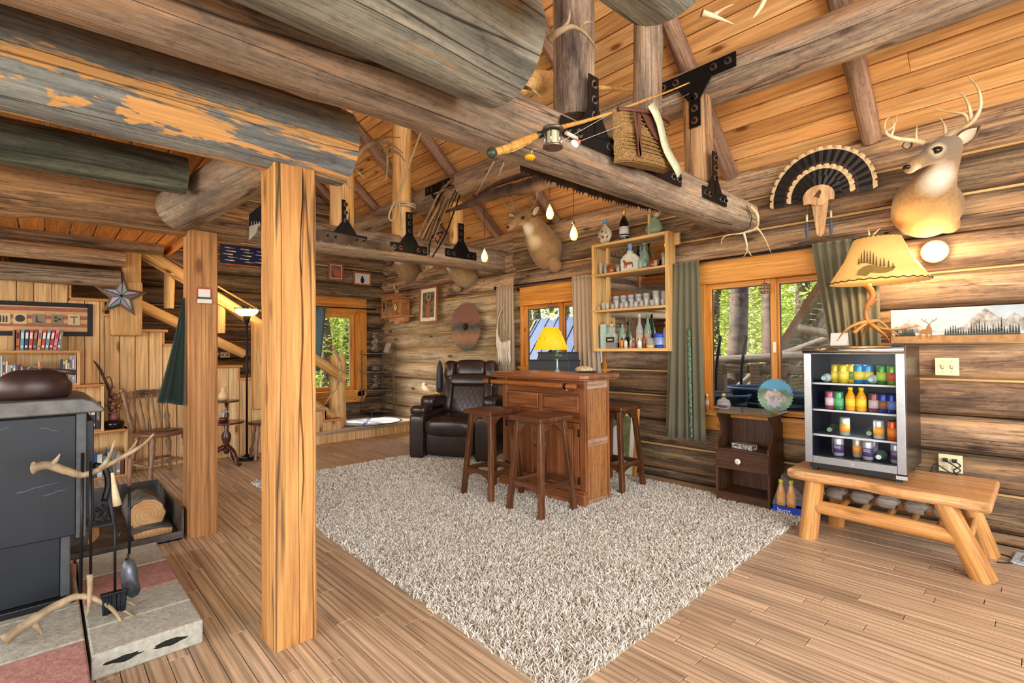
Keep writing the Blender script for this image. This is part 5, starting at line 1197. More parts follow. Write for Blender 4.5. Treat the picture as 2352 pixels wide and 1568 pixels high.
for i in range(46):
    u = 10 + 14 * i / 45; p = arc[min(23, int(u))].lerp(arc[min(24, int(u) + 1)], u - int(u)); p = Vector((p.x, rr.uniform(-.012, .006), p.z)); L_ = rr.uniform(.24, .33) * (1 if i > 10 else .7)
    s.tube(curve([p, p + Vector((rr.uniform(-.01, .01), 0, -L_ * .5)), p + Vector((rr.uniform(-.015, .015), 0, -L_))], 5), [.005, .006, .0045, .0055, .004, .003], 5)
tf_ = s.obj('fringe', flat('e6ddcb', .95), DC); stuff(tf_)

# ---- painted round saw blade
def blade(t, R_, nt, m, y=0, hole=.03, tooth=.022, th=.004):
    P = []
    for i in range(nt): a0 = 2 * PI * i / nt; P += [((R_ - tooth) * math.cos(a0), (R_ - tooth) * math.sin(a0)), (R_ * math.cos(a0 + 1.2 * PI / nt * 1.5), R_ * math.sin(a0 + 1.2 * PI / nt * 1.5))]
    n = len(P); H = [(hole * math.cos(2 * PI * i / n), hole * math.sin(2 * PI * i / n)) for i in range(n)]
    b = MB(); vs = [(x, y, z) for x, z in P] + [(x, y, z) for x, z in H] + [(x, y + th, z) for x, z in P] + [(x, y + th, z) for x, z in H]
    fs = [(k, (k + 1) % n, n + (k + 1) % n, n + k) for k in range(n)] + [(2 * n + k, 3 * n + k, 3 * n + (k + 1) % n, 2 * n + (k + 1) % n) for k in range(n)] + [(k, 2 * n + k, 2 * n + (k + 1) % n, (k + 1) % n) for k in range(n)]
    b.add(vs, fs); return b.obj('blade', m, t)
SB = thing('painted_saw', 'large round saw blade painted with a dark landscape on the sunlit log wall', 'saw blade', ony(1069, 750, 4.27))
def painted(name, sky_, mid, low, z0, z1):
    t = NT(name); tc = t.new('TexCoord'); sx = t.new('SeparateXYZ'); t.l.new(tc.outputs['Object'], sx.inputs[0]); n = t.noise(tc.outputs['Object'], 9, 5, .6)
    z = t.math('ADD', sx.outputs['Z'], t.math('MULTIPLY', t.math('SUBTRACT', n, .5), .16)); f = t.math('DIVIDE', t.math('SUBTRACT', z, z0), z1 - z0)
    t.put(t.b.inputs['Base Color'], t.ramp(f, [(0, srgb(low)), (.28, srgb(mid)), (.5, srgb(low)), (.62, srgb(sky_)), (1, srgb(mid if False else sky_))])); t.b.inputs['Roughness'].default_value = .35; return t.m
blade(SB, .35, 42, painted('saw_landscape', '8a5f54', 'a87858', '33474a', -.34, .34), hole=.055, tooth=.036)
MB().b2((-.02, .003, -.1), (.02, .06, .1)).obj('hanger', M_dark, SB)
# ---- framed deer print
a, c = ony(967, 741, 4.28), ony(1007, 657, 4.28)
FP = thing('framed_print', 'tall framed print of a deer on a cream mat beside the wall clock', 'picture', ((a.x + c.x) / 2, 4.25, (a.z + c.z) / 2), rot=(-.04, 0, 0)); w, h = (c.x - a.x), .55
def pframe(t, w, h, fw, m, mat_m, art, mw=.06, d=.025, ax='x'):
    for p, q in (((-w / 2, 0, -h / 2), (-w / 2 + fw, d, h / 2)), ((w / 2 - fw, 0, -h / 2), (w / 2, d, h / 2)), ((-w / 2 + fw, 0, h / 2 - fw), (w / 2 - fw, d, h / 2)), ((-w / 2 + fw, 0, -h / 2), (w / 2 - fw, d, -h / 2 + fw))): MB().b2(p, q).obj('frame_rail', m, t, bevel=.003)
    MB().b2((-w / 2 + fw, .010, -h / 2 + fw), (w / 2 - fw, .018, h / 2 - fw)).obj('mat_board', mat_m, t)
    return MB().b2((-w / 2 + fw + mw, .008, -h / 2 + fw + mw), (w / 2 - fw - mw, .0105, h / 2 - fw - mw)).obj('print', art, t)
M_fr = wood('red_oak_frame', ['8a4f2c', 'a5653a', 'b87a4a'], axis='z', var=0, knots=0, cracks=0, rough=.35)
pframe(FP, w, h, .028, M_fr, flat('e8e2cc', .8), plain('deer_print', '4a3c30', .6, nscale=14, col2='8a7560'), .055)
layer(FP, [(-.05, -.2), (-.04, -.02), (-.02, .04), (0, .07), (.02, .04), (.04, -.02), (.05, -.2)], .007, .0008, 'printed_deer', flat('a8683c', .7))
b = MB(); 
for s in (-1, 1): b.tube([(s * .01, .0065, .06), (s * .04, .0065, .1), (s * .045, .0065, .14), (s * .02, .0065, .17)], .004, 5)
b.obj('printed_antlers', flat('d0c4a8', .7), FP)
# ---- clock shelf
CK = thing('wall_clock_shelf', 'wooden balcony-shaped wall clock shelf with spindles in the log corner', 'clock', ony(918, 712, 4.2)); 
M_cw = wood('clock_cedar', ['9c6238', 'b87a4a', 'cf9566'], var=0, knots=0, cracks=0, rough=.4)
def cwbox(nm, p, q, par=CK): return MB().b2(p, q).obj(nm, M_cw, par, bevel=.003)
cwbox('floor_board', (-.36, -.14, -.12), (.26, .1, -.09)); cwbox('roof_board', (-.36, -.14, .17), (.26, .1, .19)); cwbox('clock_case', (-.1, -.08, -.09), (.14, .1, .17))
MB().prism([(-.25, -.12), (-.22, -.19), (-.1, -.17), (-.05, -.22), (.05, -.22), (.1, -.17), (.2, -.19), (.24, -.12)], .1, 'y', -.06).obj('carved_apron', M_cw, CK)
for x in (-.34, -.22, .2, .245): MB().lathe([(.008, 0), (.012, .05), (.006, .08), (.012, .13), (.006, .18), (.01, .25)], n=8).obj('spindle', M_cw, CK, loc=(x, -.125, -.09))
for i in range(12): cwbox('gallery_post', (-.35 + i * .053, -.14, .19), (-.335 + i * .053, -.125, .23))
cwbox('gallery_rail', (-.36, -.145, .23), (.26, -.12, .24))
MB().lathe([(.06, 0), (.06, .006), (.055, .01)], n=24, sx=.72).obj('clock_face', flat('e0d8c0', .4), CK, loc=(.02, -.08, .04), rot=(PI / 2, 0, 0))
MB().tube([(.02 + .043 * math.cos(q * PI / 12), -.088, .04 + .062 * math.sin(q * PI / 12)) for q in range(24)], .006, 6, closed=True).obj('face_ring', flat('b08a3c', .3, metal=.8), CK)
MB().tube([(.02, -.093, .075), (.02, -.093, .04), (.045, -.093, .05)], .002, 4).obj('clock_hand', M_black, CK)
tr = thing('tree_figurine', 'small dark green toy fir on top of the wall clock shelf', 'figurine', ony(909, 655, 4.15)); tr.location.z = CK.location.z + .245
MB().lathe([(.006, 0), (.006, .02), (.045, .03), (.015, .07), (.035, .07), (.01, .11), (.024, .11), (.002, .16)], n=12).obj('tree_body', flat('1f4a30', .8), tr)
fd = thing('deer_figurine', 'round pale deer figurine on top of the wall clock shelf', 'figurine', (CK.location.x + .05, 4.12, CK.location.z + .245)); MB().sph((0, 0, .045), (.055, .035, .045)).obj('body', flat('9a7a4e', .6), fd)
b = MB(); b.tube([(-.04, 0, .07), (-.06, 0, .11)], [.014, .01], 8); b.sph((-.07, 0, .12), .018); b.tube([(-.06, 0, .13), (-.05, 0, .17), (-.03, 0, .18)], .003, 5); b.tube([(-.07, 0, .13), (-.09, 0, .17)], .003, 5); b.obj('head', flat('c8b898', .6), fd)
# ---- two small photos on wall_back
for (l, tp, r, bt, lb, art) in ((755, 602, 790, 645, 'small upright framed photo, of two people outdoors, on the dark log wall', '8f6a5a'), (812, 622, 853, 657, 'small framed snow photo of a figure in black on the dark log wall', 'b8c4d8')):
    a, c = onx(l, tp, -7.86), onx(r, bt, -7.86)
    t = thing('framed_photo', lb, 'picture', (-7.86, (a.y + c.y) / 2, (a.z + c.z) / 2), rz=PI / 2, group='family photos on wall_back')
    t.rotation_euler = (0, 0, PI / 2); t['group'] = 'small photos on the dark log wall'
    pr_ = pframe(t, abs(c.y - a.y), abs(a.z - c.z), .028, M_fr, flat('d8cdb8', .8), plain('photo_' + art, art, .4, nscale=9, col2='d8d4cc' if 'snow' in lb else '5a4a40'), .012)
    f = MB(); f.sph((0, .006, -.03), (.035, .002, .05)); f.sph((0, .006, .03), (.018, .002, .02)); 
    if 'snow' not in lb: f.sph((.05, .006, -.04), (.03, .002, .04)); f.sph((.05, .006, .01), (.015, .002, .017))
    f.obj('printed_figure', flat('1a1c22' if 'snow' in lb else 'b05a48', .5), t)
# ---- blue case of knives
a, c = onx(503, 560, -7.85), onx(612, 612, -7.85); KB = thing('knife_display', 'long dark blue glass case of knives high on the dark log wall between the posts', 'display case', (-7.86, (a.y + c.y) / 2 + .05, (a.z + c.z) / 2), rz=PI / 2); w, h = .66, .27
MB().b2((-w / 2, 0, -h / 2), (w / 2, .05, h / 2)).obj('case', plain('blue_velvet', '0e1c4a', .35, nscale=4, col2='0a1230'), KB, bevel=.004)
MB().b2((-w / 2 - .02, -.01, -h / 2 - .02), (w / 2 + .02, .05, -h / 2)).obj('frame_rail', M_fr, KB); MB().b2((-w / 2 - .02, -.01, h / 2), (w / 2 + .02, .05, h / 2 + .015)).obj('frame_rail', M_fr, KB)
rr = random.Random(4)
for i, (x, z) in enumerate([(-.22, .09), (-.2, .045), (-.24, 0), (-.18, -.04), (-.22, -.085), (-.02, .09), (.03, .05), (0, .0), (-.03, -.05), (.04, -.09), (.2, .08), (.18, .03), (.23, -.03), (.17, -.08)]):
    k_ = MB().prism([(x - .08, z), (x - .02, z - .01), (x, z - .008), (x, z + .006), (x - .05, z + .008)], .004, 'y', -.006).obj('knife_blade', flat('c8ccd2', .25, metal=.6), KB)
    MB().b2((x, -.008, z - .008), (x + .055, -.001, z + .006)).obj('knife_grip', flat('d8cfc0' if i % 3 else '8a6a4a', .4), k_)
# ---- shelf unit with mirror
SX0, SX1, SZ0, SZ1, SY0, SY1 = -3.235, -2.36, 1.235, 2.345, 4.185, 4.33
SU = thing('bar_shelf', 'pale pine wall shelf with mirror back and three levels of glasses and bottles', 'shelf', (SX0, SY0, SZ0)); sw, sd, sh = SX1 - SX0, SY1 - SY0, SZ1 - SZ0
for x in (0, sw - .03): MB().b2((x, 0, 0), (x + .03, sd, sh)).obj('side_board', M_shelfz, SU, bevel=.003)
MB().b2((sw, -.005, .0), (sw + .012, .09, sh)).obj('side_batten', M_shelfz, SU); MB().b2((sw - .01, .1, sh - .12), (sw + .06, .125, sh - .01)).obj('hanging_batten', M_shelf, SU)
LV = [0, .405, .775, sh - .03]
for z in LV: MB().b2((-.002 if z in (.405, .775) else .03, -.008 if z in (.405, .775) else 0, z), (sw - .03, sd, z + (.022 if z in (.405, .775) else .03))).obj('shelf_board', M_shelf, SU, bevel=.003)
MB().b2((.03, sd - .012, .03), (sw - .03, sd - .002, sh - .03)).obj('mirror', plain('mirror_glass', 'dfe4e4', .02, 1.), SU)
MB().b2((.10, sd - .03, .03), (.13, sd - .012, sh - .03)).obj('inner_batten', M_shelfz, SU)
# items: local x on the shelf
def sput(t, x, lv, y=.06, label=None, group=None):
    t.location = (SX0 + x, SY0 + y, SZ0 + (LV[lv] + (.03 if lv in (0, 3) else .022)) + .0005); 
    if label: t['label'] = label
    if group: t['group'] = group
    return t
M_bg = plain('bottle_glass', 'dfe8e4', .05, spec=.8, alpha=.26); M_bgg = plain('green_bottle_glass', '8fb8a0', .06, spec=.8, alpha=.5)
def bot(name, label, prof, m, n=18, sx=1, sy=1): t = thing(name, label, 'bottle'); MB().lathe(prof, n=n, sx=sx, sy=sy).obj('glass_body', m, t); return t
# top of the unit
t = bot('round_bottle', 'flat round bottle covered with coins and a blue cap, on top of the shelf unit', [(.03, 0), (.06, .03), (.088, .09), (.08, .13), (.045, .17), (.018, .195), (.016, .22)], plain('shell_covered_glass', 'd8ccb4', .4, nscale=22, col2='8f9a84'), sy=.45); sput(t, .13, 3)
MB().lathe([(.02, .215), (.021, .25), (.016, .255)], n=12).obj('cap', flat('4f9ac8', .4), t)
for x, z in ((-.04, .1), (0, .07), (.03, .11), (-.01, .13), (.045, .07), (-.05, .06)): MB().lathe([(.016, 0), (.016, .003)], n=14).obj('coin', flat('9a7a6a', .3, metal=.6), t, loc=(x, -.038 + abs(x) * .25, z), rot=(PI / 2, 0, 0))
t = bot('wine_bottle', 'black wine bottle with white label and gold foil, on top of the shelf unit', [(.04, 0), (.045, .01), (.046, .16), (.036, .2), (.017, .235), (.015, .26)], flat('100a0c', .12)); sput(t, .365, 3)
MB().lathe([(.0465, .035), (.0465, .135)], n=18).obj('label', flat('c9ccd0', .7), t); MB().lathe([(.017, .24), (.0175, .32), (.012, .325)], n=12).obj('foil', flat('c09a5a', .35, metal=.6), t)
MB().lathe([(.0469, .045), (.0469, .06)], n=18).obj('label_band', flat('2a2c30', .7), t)
t = bot('glass_decanter', 'low wide clear glass decanter with figures inside, at the end of the shelf top', [(.06, 0), (.088, .03), (.09, .07), (.06, .12), (.03, .15), (.028, .17)], M_bgg, sy=.6); sput(t, .70, 3)
MB().box((-.03, -.03, .10), (.022, .02, .19)).obj('cork_post', flat('cba468', .6), t); MB().lathe([(.05, .01), (.07, .03), (.07, .05)], n=14, sy=.5).obj('sand', flat('b08a68', .9), t)
MB().sph((.03, 0, .19), (.035, .02, .03)).obj('stopper_figure', plain('ceramic_figure', 'c8a888', .4, nscale=40, col2='7f9a8a'), t)
# level 2 (upper shelf)
G2 = 'glasses and bottles on the upper shelf'
t = bot('square_bottle', 'square bottle painted with a brown horse and blue neck', [(.02, 0)], M_bg); 
for ch in list(t.children): bpy.data.objects.remove(ch)
MB().prism([(-.095, 0), (.095, 0), (.1, .02), (.1, .12), (.06, .16), (.025, .175), (.02, .2), (-.02, .2), (-.025, .175), (-.06, .16), (-.1, .12), (-.1, .02)], .045, 'y', -.022).obj('glass_body', plain('painted_white_glass', 'dcdcd0', .3, nscale=10, col2='b8c8c4'), t, bevel=.006)
MB().lathe([(.022, .2), (.02, .25), (.023, .26), (.018, .27)], n=14).obj('blue_neck', flat('6fa3d0', .3), t)
layer(t, [(-.06, .025), (-.055, .075), (-.07, .1), (-.06, .115), (-.045, .105), (-.03, .085), (.03, .085), (.045, .075), (.05, .03), (.04, .03), (.035, .06), (-.02, .058), (-.03, .025), (-.037, .025), (-.04, .058), (-.047, .055), (-.05, .025)], -.023, .001, 'painted_horse', flat('8a4a28', .6))
sput(t, .435, 2, .055, None, G2)
t = bot('green_bottle', 'green-grey bottle with ball stopper behind the painted horse bottle', [(.04, 0), (.048, .02), (.05, .12), (.03, .17), (.016, .2), (.016, .23)], M_bgg); MB().sph((0, 0, .25), .02).obj('stopper', flat('6a8a80', .3), t); sput(t, .575, 2, .09, None, G2)
def mug(label, col):
    t = thing('glass_mug', label, 'mug'); MB().lathe([(.032, 0), (.036, .004), (.036, .088), (.033, .088), (.032, .008)], n=18).obj('mug_body', plain('amber_' + col, col, .1, spec=.8, alpha=.8, noise=.4, nscale=20), t)
    MB().tube(curve([(-.035, 0, .07), (-.06, 0, .065), (-.062, 0, .035), (-.035, 0, .02)], 10), .0055, 6).obj('handle', flat('8a4a1c', .2), t); return t
sput(mug('amber glass mug left of the painted horse bottle', '9c5a24'), .215, 2, .05, None, G2); m_ = mug('amber glass mug right of the painted horse bottle', '8f3f1c'); m_.rotation_euler.z = PI; sput(m_, .69, 2, .05, None, G2)
def shot(label, r=.022, h=.075, m=M_bg): t = thing('small_glass', label, 'glass'); MB().lathe([(r * .8, 0), (r, h), (r * .93, h), (r * .7, .012)], n=14).obj('tumbler', m, t); return t
for i, (x, y, h, lb) in enumerate(((.08, .05, .12, 'tall clear glass at the left end of the upper shelf'), (.115, .09, .11, 'clear glass behind the left end of the upper shelf'), (.15, .04, .06, 'small clear glass beside the left amber mug'), (.3, .04, .05, 'tiny dark glass left of the painted horse bottle'), (.27, .09, .08, 'clear glass behind the left amber mug'), (.57, .03, .08, 'clear glass with yellow print right of the horse'), (.73, .03, .06, 'small clear glass in front of the right amber mug'), (.79, .07, .13, 'tall clear glass at the right end of the upper shelf'), (.82, .03, .08, 'clear glass by the right side board'))):
    sput(shot(lb, .019, h), x, 2, y, None, G2)
# level 1: row of stem glasses and tumblers
G1 = 'glasses on the middle shelf'
def wine(label): 
    t = thing('wine_glass', label, 'glass'); MB().lathe([(.026, 0), (.003, .006), (.003, .05), (.02, .065), (.032, .09), (.03, .135), (.028, .135), (.03, .09), (.018, .068), (.003, .06)], n=16).obj('bowl', M_bg, t)
    MB().lathe([(.0325, .092), (.032, .112)], n=16).obj('printed_band', flat('8f94b0', .5, alpha=.45), t); return t
w0 = wine('row of stemmed glasses at the back of the middle shelf')
nm_ = ['leftmost', 'second', 'third', 'fourth', 'fifth']
for i in range(5):
    t = w0 if i == 0 else copy_tree(w0); sput(t, .245 + i * .087, 1, .085, f'{nm_[i]} of the five stemmed glasses at the back of the middle shelf', G1)
for i, (x, h) in enumerate(((.70, .15), (.79, .14))): sput(shot(('taller' if i == 0 else 'shorter') + ' square clear tumbler at the right back of the middle shelf', .03, h), x, 1, .08, None, G1)
nr = ['first', 'second', 'third', 'fourth', 'fifth', 'sixth', 'seventh', 'eighth', 'ninth', 'tenth', 'eleventh', 'twelfth', 'thirteenth', 'fourteenth']
s0_ = shot('', .019, .065)
for i in range(14):
    t = s0_ if i == 0 else copy_tree(s0_); sput(t, .06 + i * .0565, 1, .03 + .012 * (i % 2), f'{nr[i]} small clear glass from the left in the front row of the middle shelf', G1); t.scale.z = [.6, 1.1, 1, .8, 1.15, .9, 1, 1.1, .9, 1, 1.05, .95, 1.2, .9][i]
# level 0: bottles
G0 = 'bottles on the bottom shelf of the unit'
t = thing('checked_box', 'tall teal checked box at the left of the bottom shelf', 'box'); MB().b2((-.035, -.025, 0), (.035, .025, .25)).obj('carton', plain('teal_check', '7fb0a8', .6, nscale=110, col2='c8d8cc'), t); sput(t, .10, 0, .075, None, G0)
for x, c_ in ((-.015, 'c83c3c'), (.012, 'd86a8a')): MB().cyl((x, 0, .25), (x, 0, .285), .006, n=8).obj('pour_spout', flat(c_, .4), t)
t = thing('whiskey_bottle', 'square bourbon bottle with dark label and reddish contents', 'bottle'); MB().prism([(-.06, 0), (.06, 0), (.06, .12), (.045, .15), (.022, .165), (.02, .22), (-.02, .22), (-.022, .165), (-.045, .15), (-.06, .12)], .05, 'y', -.025).obj('glass_body', M_bg, t, bevel=.006)
MB().b2((-.056, -.02, .006), (.056, .02, .055)).obj('liquid', flat('5a1c14', .15), t); MB().b2((-.05, -.0265, .06), (.05, -.0255, .115)).obj('label', flat('20281f', .6), t); MB().b2((-.03, -.0275, .08), (.03, -.0265, .095)).obj('label_band', flat('b8b8a0', .6), t); MB().cyl((0, 0, .22), (0, 0, .25), .02, n=12).obj('cap', flat('c8b070', .4), t)
sput(t, .21, 0, .045, None, G0)
for i, (x, y, h, r, m, cap, lb) in enumerate(((.315, .08, .27, .03, M_bgg, '5a4a30', 'pale green bottle with printed neck, behind the dropper bottles'), (.53, .06, .335, .034, M_bg, 'b8bcb8', 'tall clear spirit bottle in the middle of the bottom shelf'), (.60, .095, .33, .032, M_bgg, '6a8a6a', 'tall green-tinted bottle right behind the spirit bottle'))):
    t = bot('spirit_bottle', lb, [(r, 0), (r + .002, .01), (r, h * .5), (r * .8, h * .6), (r * .4, h * .75), (r * .36, h * .93)], m); MB().lathe([(r * .42, h * .9), (r * .44, h), (r * .3, h)], n=12).obj('cap', flat(cap, .4), t); MB().lathe([(r + .0022, h * .12), (r + .0022, h * .42)], n=18).obj('label', plain('bottle_label_' + str(i), 'c8b8a8', .6, nscale=40, col2='9a8478'), t); sput(t, x, 0, y, None, G0)
for i, (x, y, h, r, c_, cap, lb) in enumerate(((.345, .03, .105, .016, 'c8843c', '1a1a1c', 'dropper bottle with orange label'), (.39, .03, .10, .018, 'd0ccb0', '1a1a1c', 'dropper bottle with cream label'), (.43, .07, .11, .02, 'c8d0c8', 'c8b070', 'small clear bottle behind the droppers'), (.465, .05, .10, .016, 'b8c0b8', 'b8b8b0', 'small clear vial left of the spirit bottle'), (.485, .02, .075, .015, 'b8503c', '1f3a28', 'small red bottle with green cap'), (.555, .02, .10, .022, 'd8dcd8', 'c8b878', 'white-labelled jar in front of the spirit bottle'), (.60, .03, .12, .016, '8a4a1c', '7a3c18', 'slim amber bottle right of the spirit bottle'))):
    t = bot('small_bottle', lb, [(r, 0), (r, h * .6), (r * .5, h * .75), (r * .45, h * .85)], flat(c_, .3)); MB().lathe([(r * .55, h * .8), (r * .5, h), (r * .2, h)], n=10).obj('cap', flat(cap, .4), t); sput(t, x, 0, y, None, G0)
t = bot('round_decanter', 'low round glass jar on a wooden base', [(.045, .03), (.05, .05), (.04, .085), (.02, .1)], M_bg); MB().lathe([(.048, 0), (.05, .03), (.045, .032)], n=18).obj('wood_base', M_shelf, t); sput(t, .665, 0, .05, None, G0)
t = thing('blue_canister', 'blue and clear canister with bright blue lid', 'canister'); MB().lathe([(.046, 0), (.05, .02), (.05, .1), (.046, .105)], n=20).obj('canister_body', flat('7f96cc', .25), t); MB().lathe([(.054, .1), (.056, .105), (.056, .135), (.05, .138)], n=20).obj('lid', flat('1544b4', .4), t); MB().lathe([(.048, .0), (.0505, .004), (.0505, .03)], n=20).obj('blue_foot', flat('143a94', .4), t); sput(t, .755, 0, .05, None, G0)
text(t, 'SALT', .016, (0, -.051, .075), (PI / 2, 0, 0), flat('dfe4f0', .5)) if False else None
t = bot('cork_bottle', 'clear ribbed bottle with wooden stopper at the right end of the bottom shelf', [(.034, 0), (.036, .01), (.036, .15), (.03, .18), (.018, .2), (.017, .22)], M_bg); MB().lathe([(.02, .21), (.022, .245), (.018, .25)], n=12).obj('stopper', flat('b8783c', .6), t); sput(t, .83, 0, .05, None, G0)
for i in range(10): a = 2 * PI * i / 10; MB().cyl((.036 * math.cos(a), .036 * math.sin(a), .01), (.036 * math.cos(a), .036 * math.sin(a), .07), .003, n=5).obj('rib', M_bg, t)
# ================================================================ HEARTH, STOVE AND THE CORNER BY THE STAIRS
M_blk = plain('grey_concrete_block', 'b8b5a6', .95, nscale=45, col2='9a988b', bump=.6, detail=8); M_blkr = plain('red_concrete_block', 'b88a80', .95, nscale=45, col2='9c6e66', bump=.6, detail=8)
HE = thing('block_hearth', 'raised hearth of grey and red concrete blocks under the stove', 'hearth', (0, 0, 0))
def block(x0, x1, y0, y1, m, holes=False):
    b = MB(); b.b2((x0 + .003, y0 + .003, 0), (x1 - .003, y1 - .003, .1)); o = b.obj('block', m, HE, bevel=.007, seg=2)
    if holes:
        for f in (.27, .68): 
            pts = []; r2 = random.Random(int(f * 10)); n = 16
            for i in range(n): a = 2 * PI * i / n; pts.append((y0 + (y1 - y0) * f + .062 * math.cos(a) * r2.uniform(.75, 1.1), .05 + .012 * math.sin(a) * r2.uniform(.6, 1.3)))
            MB().prism(pts, .003, 'x', x1 - .004).obj('core_hole', flat('1c1b19', 1.), o)
for x0, x1, m, hh in ((-2.78, -2.53, M_blk, True), (-3.06, -2.78, M_blk, False), (-3.41, -3.06, M_blkr, False), (-3.77, -3.41, M_blk, False)): block(x0, x1, .135, .515, m, hh)
for x0, x1, m in ((-2.32, -1.95, M_blk), (-2.70, -2.32, M_blkr), (-3.08, -2.70, M_blk), (-3.44, -3.08, M_blk), (-3.78, -3.44, M_blkr)):
    block(x0, x1, -.25, .13, m); block(x0, x1, -.64, -.255, m)
# ---- stove
M_iron = plain('black_stove_steel', '10161e', .5, .1, noise=.25, nscale=5, bump=.05, detail=6); M_gry = plain('grey_stove_trim', '4a4c4e', .55, .3, noise=.2, nscale=20)
SV = thing('wood_stove', 'black steel wood stove with scratched side panel standing on the concrete blocks', 'stove', (-3.42, -.25, .1))
B_ = lambda nm, p, q, m=M_iron, par=SV, bv=.004: MB().b2(p, q).obj(nm, m, par, bevel=bv)
B_('firebox', (-.33, -.37, .31), (.28, .37, .88)); B_('side_panel', (.28, -.38, .315), (.30, .362, .875)); B_('front_frame', (-.33, .362, .30), (.305, .40, .885), M_gry)
B_('pedestal', (-.27, -.3, .03), (.25, .31, .31)); B_('pedestal_frame', (.2, .31, .03), (.262, .345, .31), M_gry); B_('base_plate', (-.31, -.35, 0), (.29, .36, .03), M_dark)
ts = MB(); ts.prism([(-.42, .885), (.46, .885), (.465, .9), (.42, .94), (.38, .955), (-.42, .955)], .70, 'x', -.36); ts.obj('top_plate', plain('worn_grey_stove_top', '6a6660', .5, .3, nscale=14, col2='4e4c4a', bump=.1), SV, bevel=.008, seg=3)
B_('door', (-.26, .40, .36), (.24, .43, .84)); h_ = MB(); h_.tube(curve([(.24, .43, .62), (.25, .47, .6), (.25, .485, .52), (.25, .47, .44)], 10), .014, 8); h_.obj('door_handle', M_dark, SV)
sc_ = MB()
for z, y0, y1 in ((.66, -.27, .12), (.78, -.35, -.1), (.55, .16, .3), (.52, .25, .33), (.83, .1, .14), (.81, .3, .24)):
    sc_.tube([(.3012, lerp(y0, y1, i / 5), z + R.uniform(-.004, .004) + (.02 * i / 5 if y1 - y0 < .2 else 0)) for i in range(6)], .0006, 4)
sc_.obj('scratches', flat('8c9aa8', .7), SV)
B_('flue_collar', (-.36, -.42, .94), (.0, -.22, .99), M_gry)
sv2 = MB(); sv2.b2((-.3, .0, .955), (-.22, .12, .962)); 
PT = thing('covered_pot', 'dark brown dented metal pot with a wire handle on top of the stove', 'pot', (-3.25, -.03, 1.055))
b = MB(); n = 28; prof = [(.115, 0), (.13, .02), (.132, .07), (.118, .115), (.085, .142), (.06, .15), (.03, .152)]
b.lathe(prof, n=n, sx=.78, sy=1.12); b.obj('pot_body', plain('dark_brown_iron', '3a2724', .38, .35, noise=.35, nscale=6, bump=.1), PT)
PT.scale = (.9, .9, .9)
MB().tube(curve([(0, -.03, .15), (.02, 0, .17), (.03, .05, .12), (.05, .1, .07), (.05, .12, .03)], 16), .003, 6).obj('wire_handle', flat('7a6a60', .5, metal=.5), PT)
MB().tube([(.0, -.02, .155), (.02, .1, .14), (.025, .16, .13)], [.008, .012, .015], 10).obj('long_handle', plain('dark_brown_iron2', '4a3a34', .4, .3), PT)
# ---- antler fire-tool stand
XT = -2.86
FT = thing('fire_tool_stand', 'fireplace tool stand with an antler base and a large antler crossbar', 'fire tools', (XT, .12, .1)); t0 = Vector(FT.location)
P = lambda px, py, x=XT: onx(px, py, x) - t0
M_rod = flat('1c1b1b', .45, metal=.5)
antler(FT, [P(10, 1470, -2.84), P(80, 1420, -2.85), P(140, 1385, -2.86), P(185, 1368, -2.86), P(240, 1385, -2.84), P(275, 1420, -2.79), P(289, 1462, -2.66)], .021, [[P(75, 1430, -2.85), P(90, 1445, -2.84), P(97, 1458, -2.83)], [P(235, 1380, -2.87), P(280, 1400, -2.84), P(325, 1425, -2.74)], [P(250, 1378, -2.9), P(290, 1380, -2.92), P(318, 1395, -2.88)]], name='antler_base')
MB().cyl(P(185, 1368), P(190, 1040), .0065, n=10).obj('upright', M_rod, FT)
antler(FT, [P(75, 1075, -2.84), P(110, 1068, -2.84), P(150, 1080, -2.85), P(195, 1090, -2.86), P(245, 1068, -2.84), P(290, 1045, -2.8), P(330, 1020, -2.76), P(353, 996, -2.72)], .019, [[P(118, 1068, -2.84), P(130, 1055, -2.83), P(138, 1042, -2.82)], [P(232, 1075, -2.84), P(250, 1050, -2.82), P(264, 1010, -2.8)], [P(275, 1052, -2.82), P(298, 1035, -2.84), P(316, 1010, -2.84)]], name='antler_crossbar', tip=.2)
MB().sph(P(78, 1074, -2.84), (.012, .012, .026)).obj('antler_burr', M_antler, FT)
def tool(name, label, px, top, bot_, gr, m=M_rod):
    t = thing(name, label, 'fire tool', onx(px, bot_, XT + .02)); a = onx(px, top, XT + .02) - Vector(t.location); t_ = MB().cyl((0, 0, 0), a, .0055, n=8).obj('rod', m, t)
    if gr: MB().tube(gr[0], gr[1], 10).obj('grip', gr[2], t)
    return t
u = lambda px, py, t: onx(px, py, XT + .02) - Vector(t.location)
t = tool('hearth_brush', 'fire brush with black bristles and a pale antler grip hanging on the stand', 264, 1160, 1365, None)
MB().tube([u(258, 1085, t), u(262, 1115, t), u(266, 1140, t), u(270, 1160, t)], [.006, .010, .014, .017], 10).obj('grip', M_antlerw, t); MB().tube([u(255, 1055, t), u(258, 1085, t)], .003, 5).obj('cord', flat('4a3626', .8), t)
MB().box(u(262, 1361, t), (.03, .095, .012)).obj('brush_back', M_black, t, bevel=.003)
b = MB(); rr = random.Random(5)
for i in range(90): x, y = rr.uniform(-.012, .012), rr.uniform(-.042, .042); p = u(262, 1363, t) + Vector((x, y, 0)); b.tube([p, p + Vector((x * .2, y * -.1, -.08 + rr.uniform(-.004, .004)))], .0035, 4)
stuff(b.obj('bristles', flat('14161c', .8), t))
t = tool('ash_shovel', 'steel ash shovel with a wooden grip hanging at the end of the stand', 297, 1120, 1270, None)
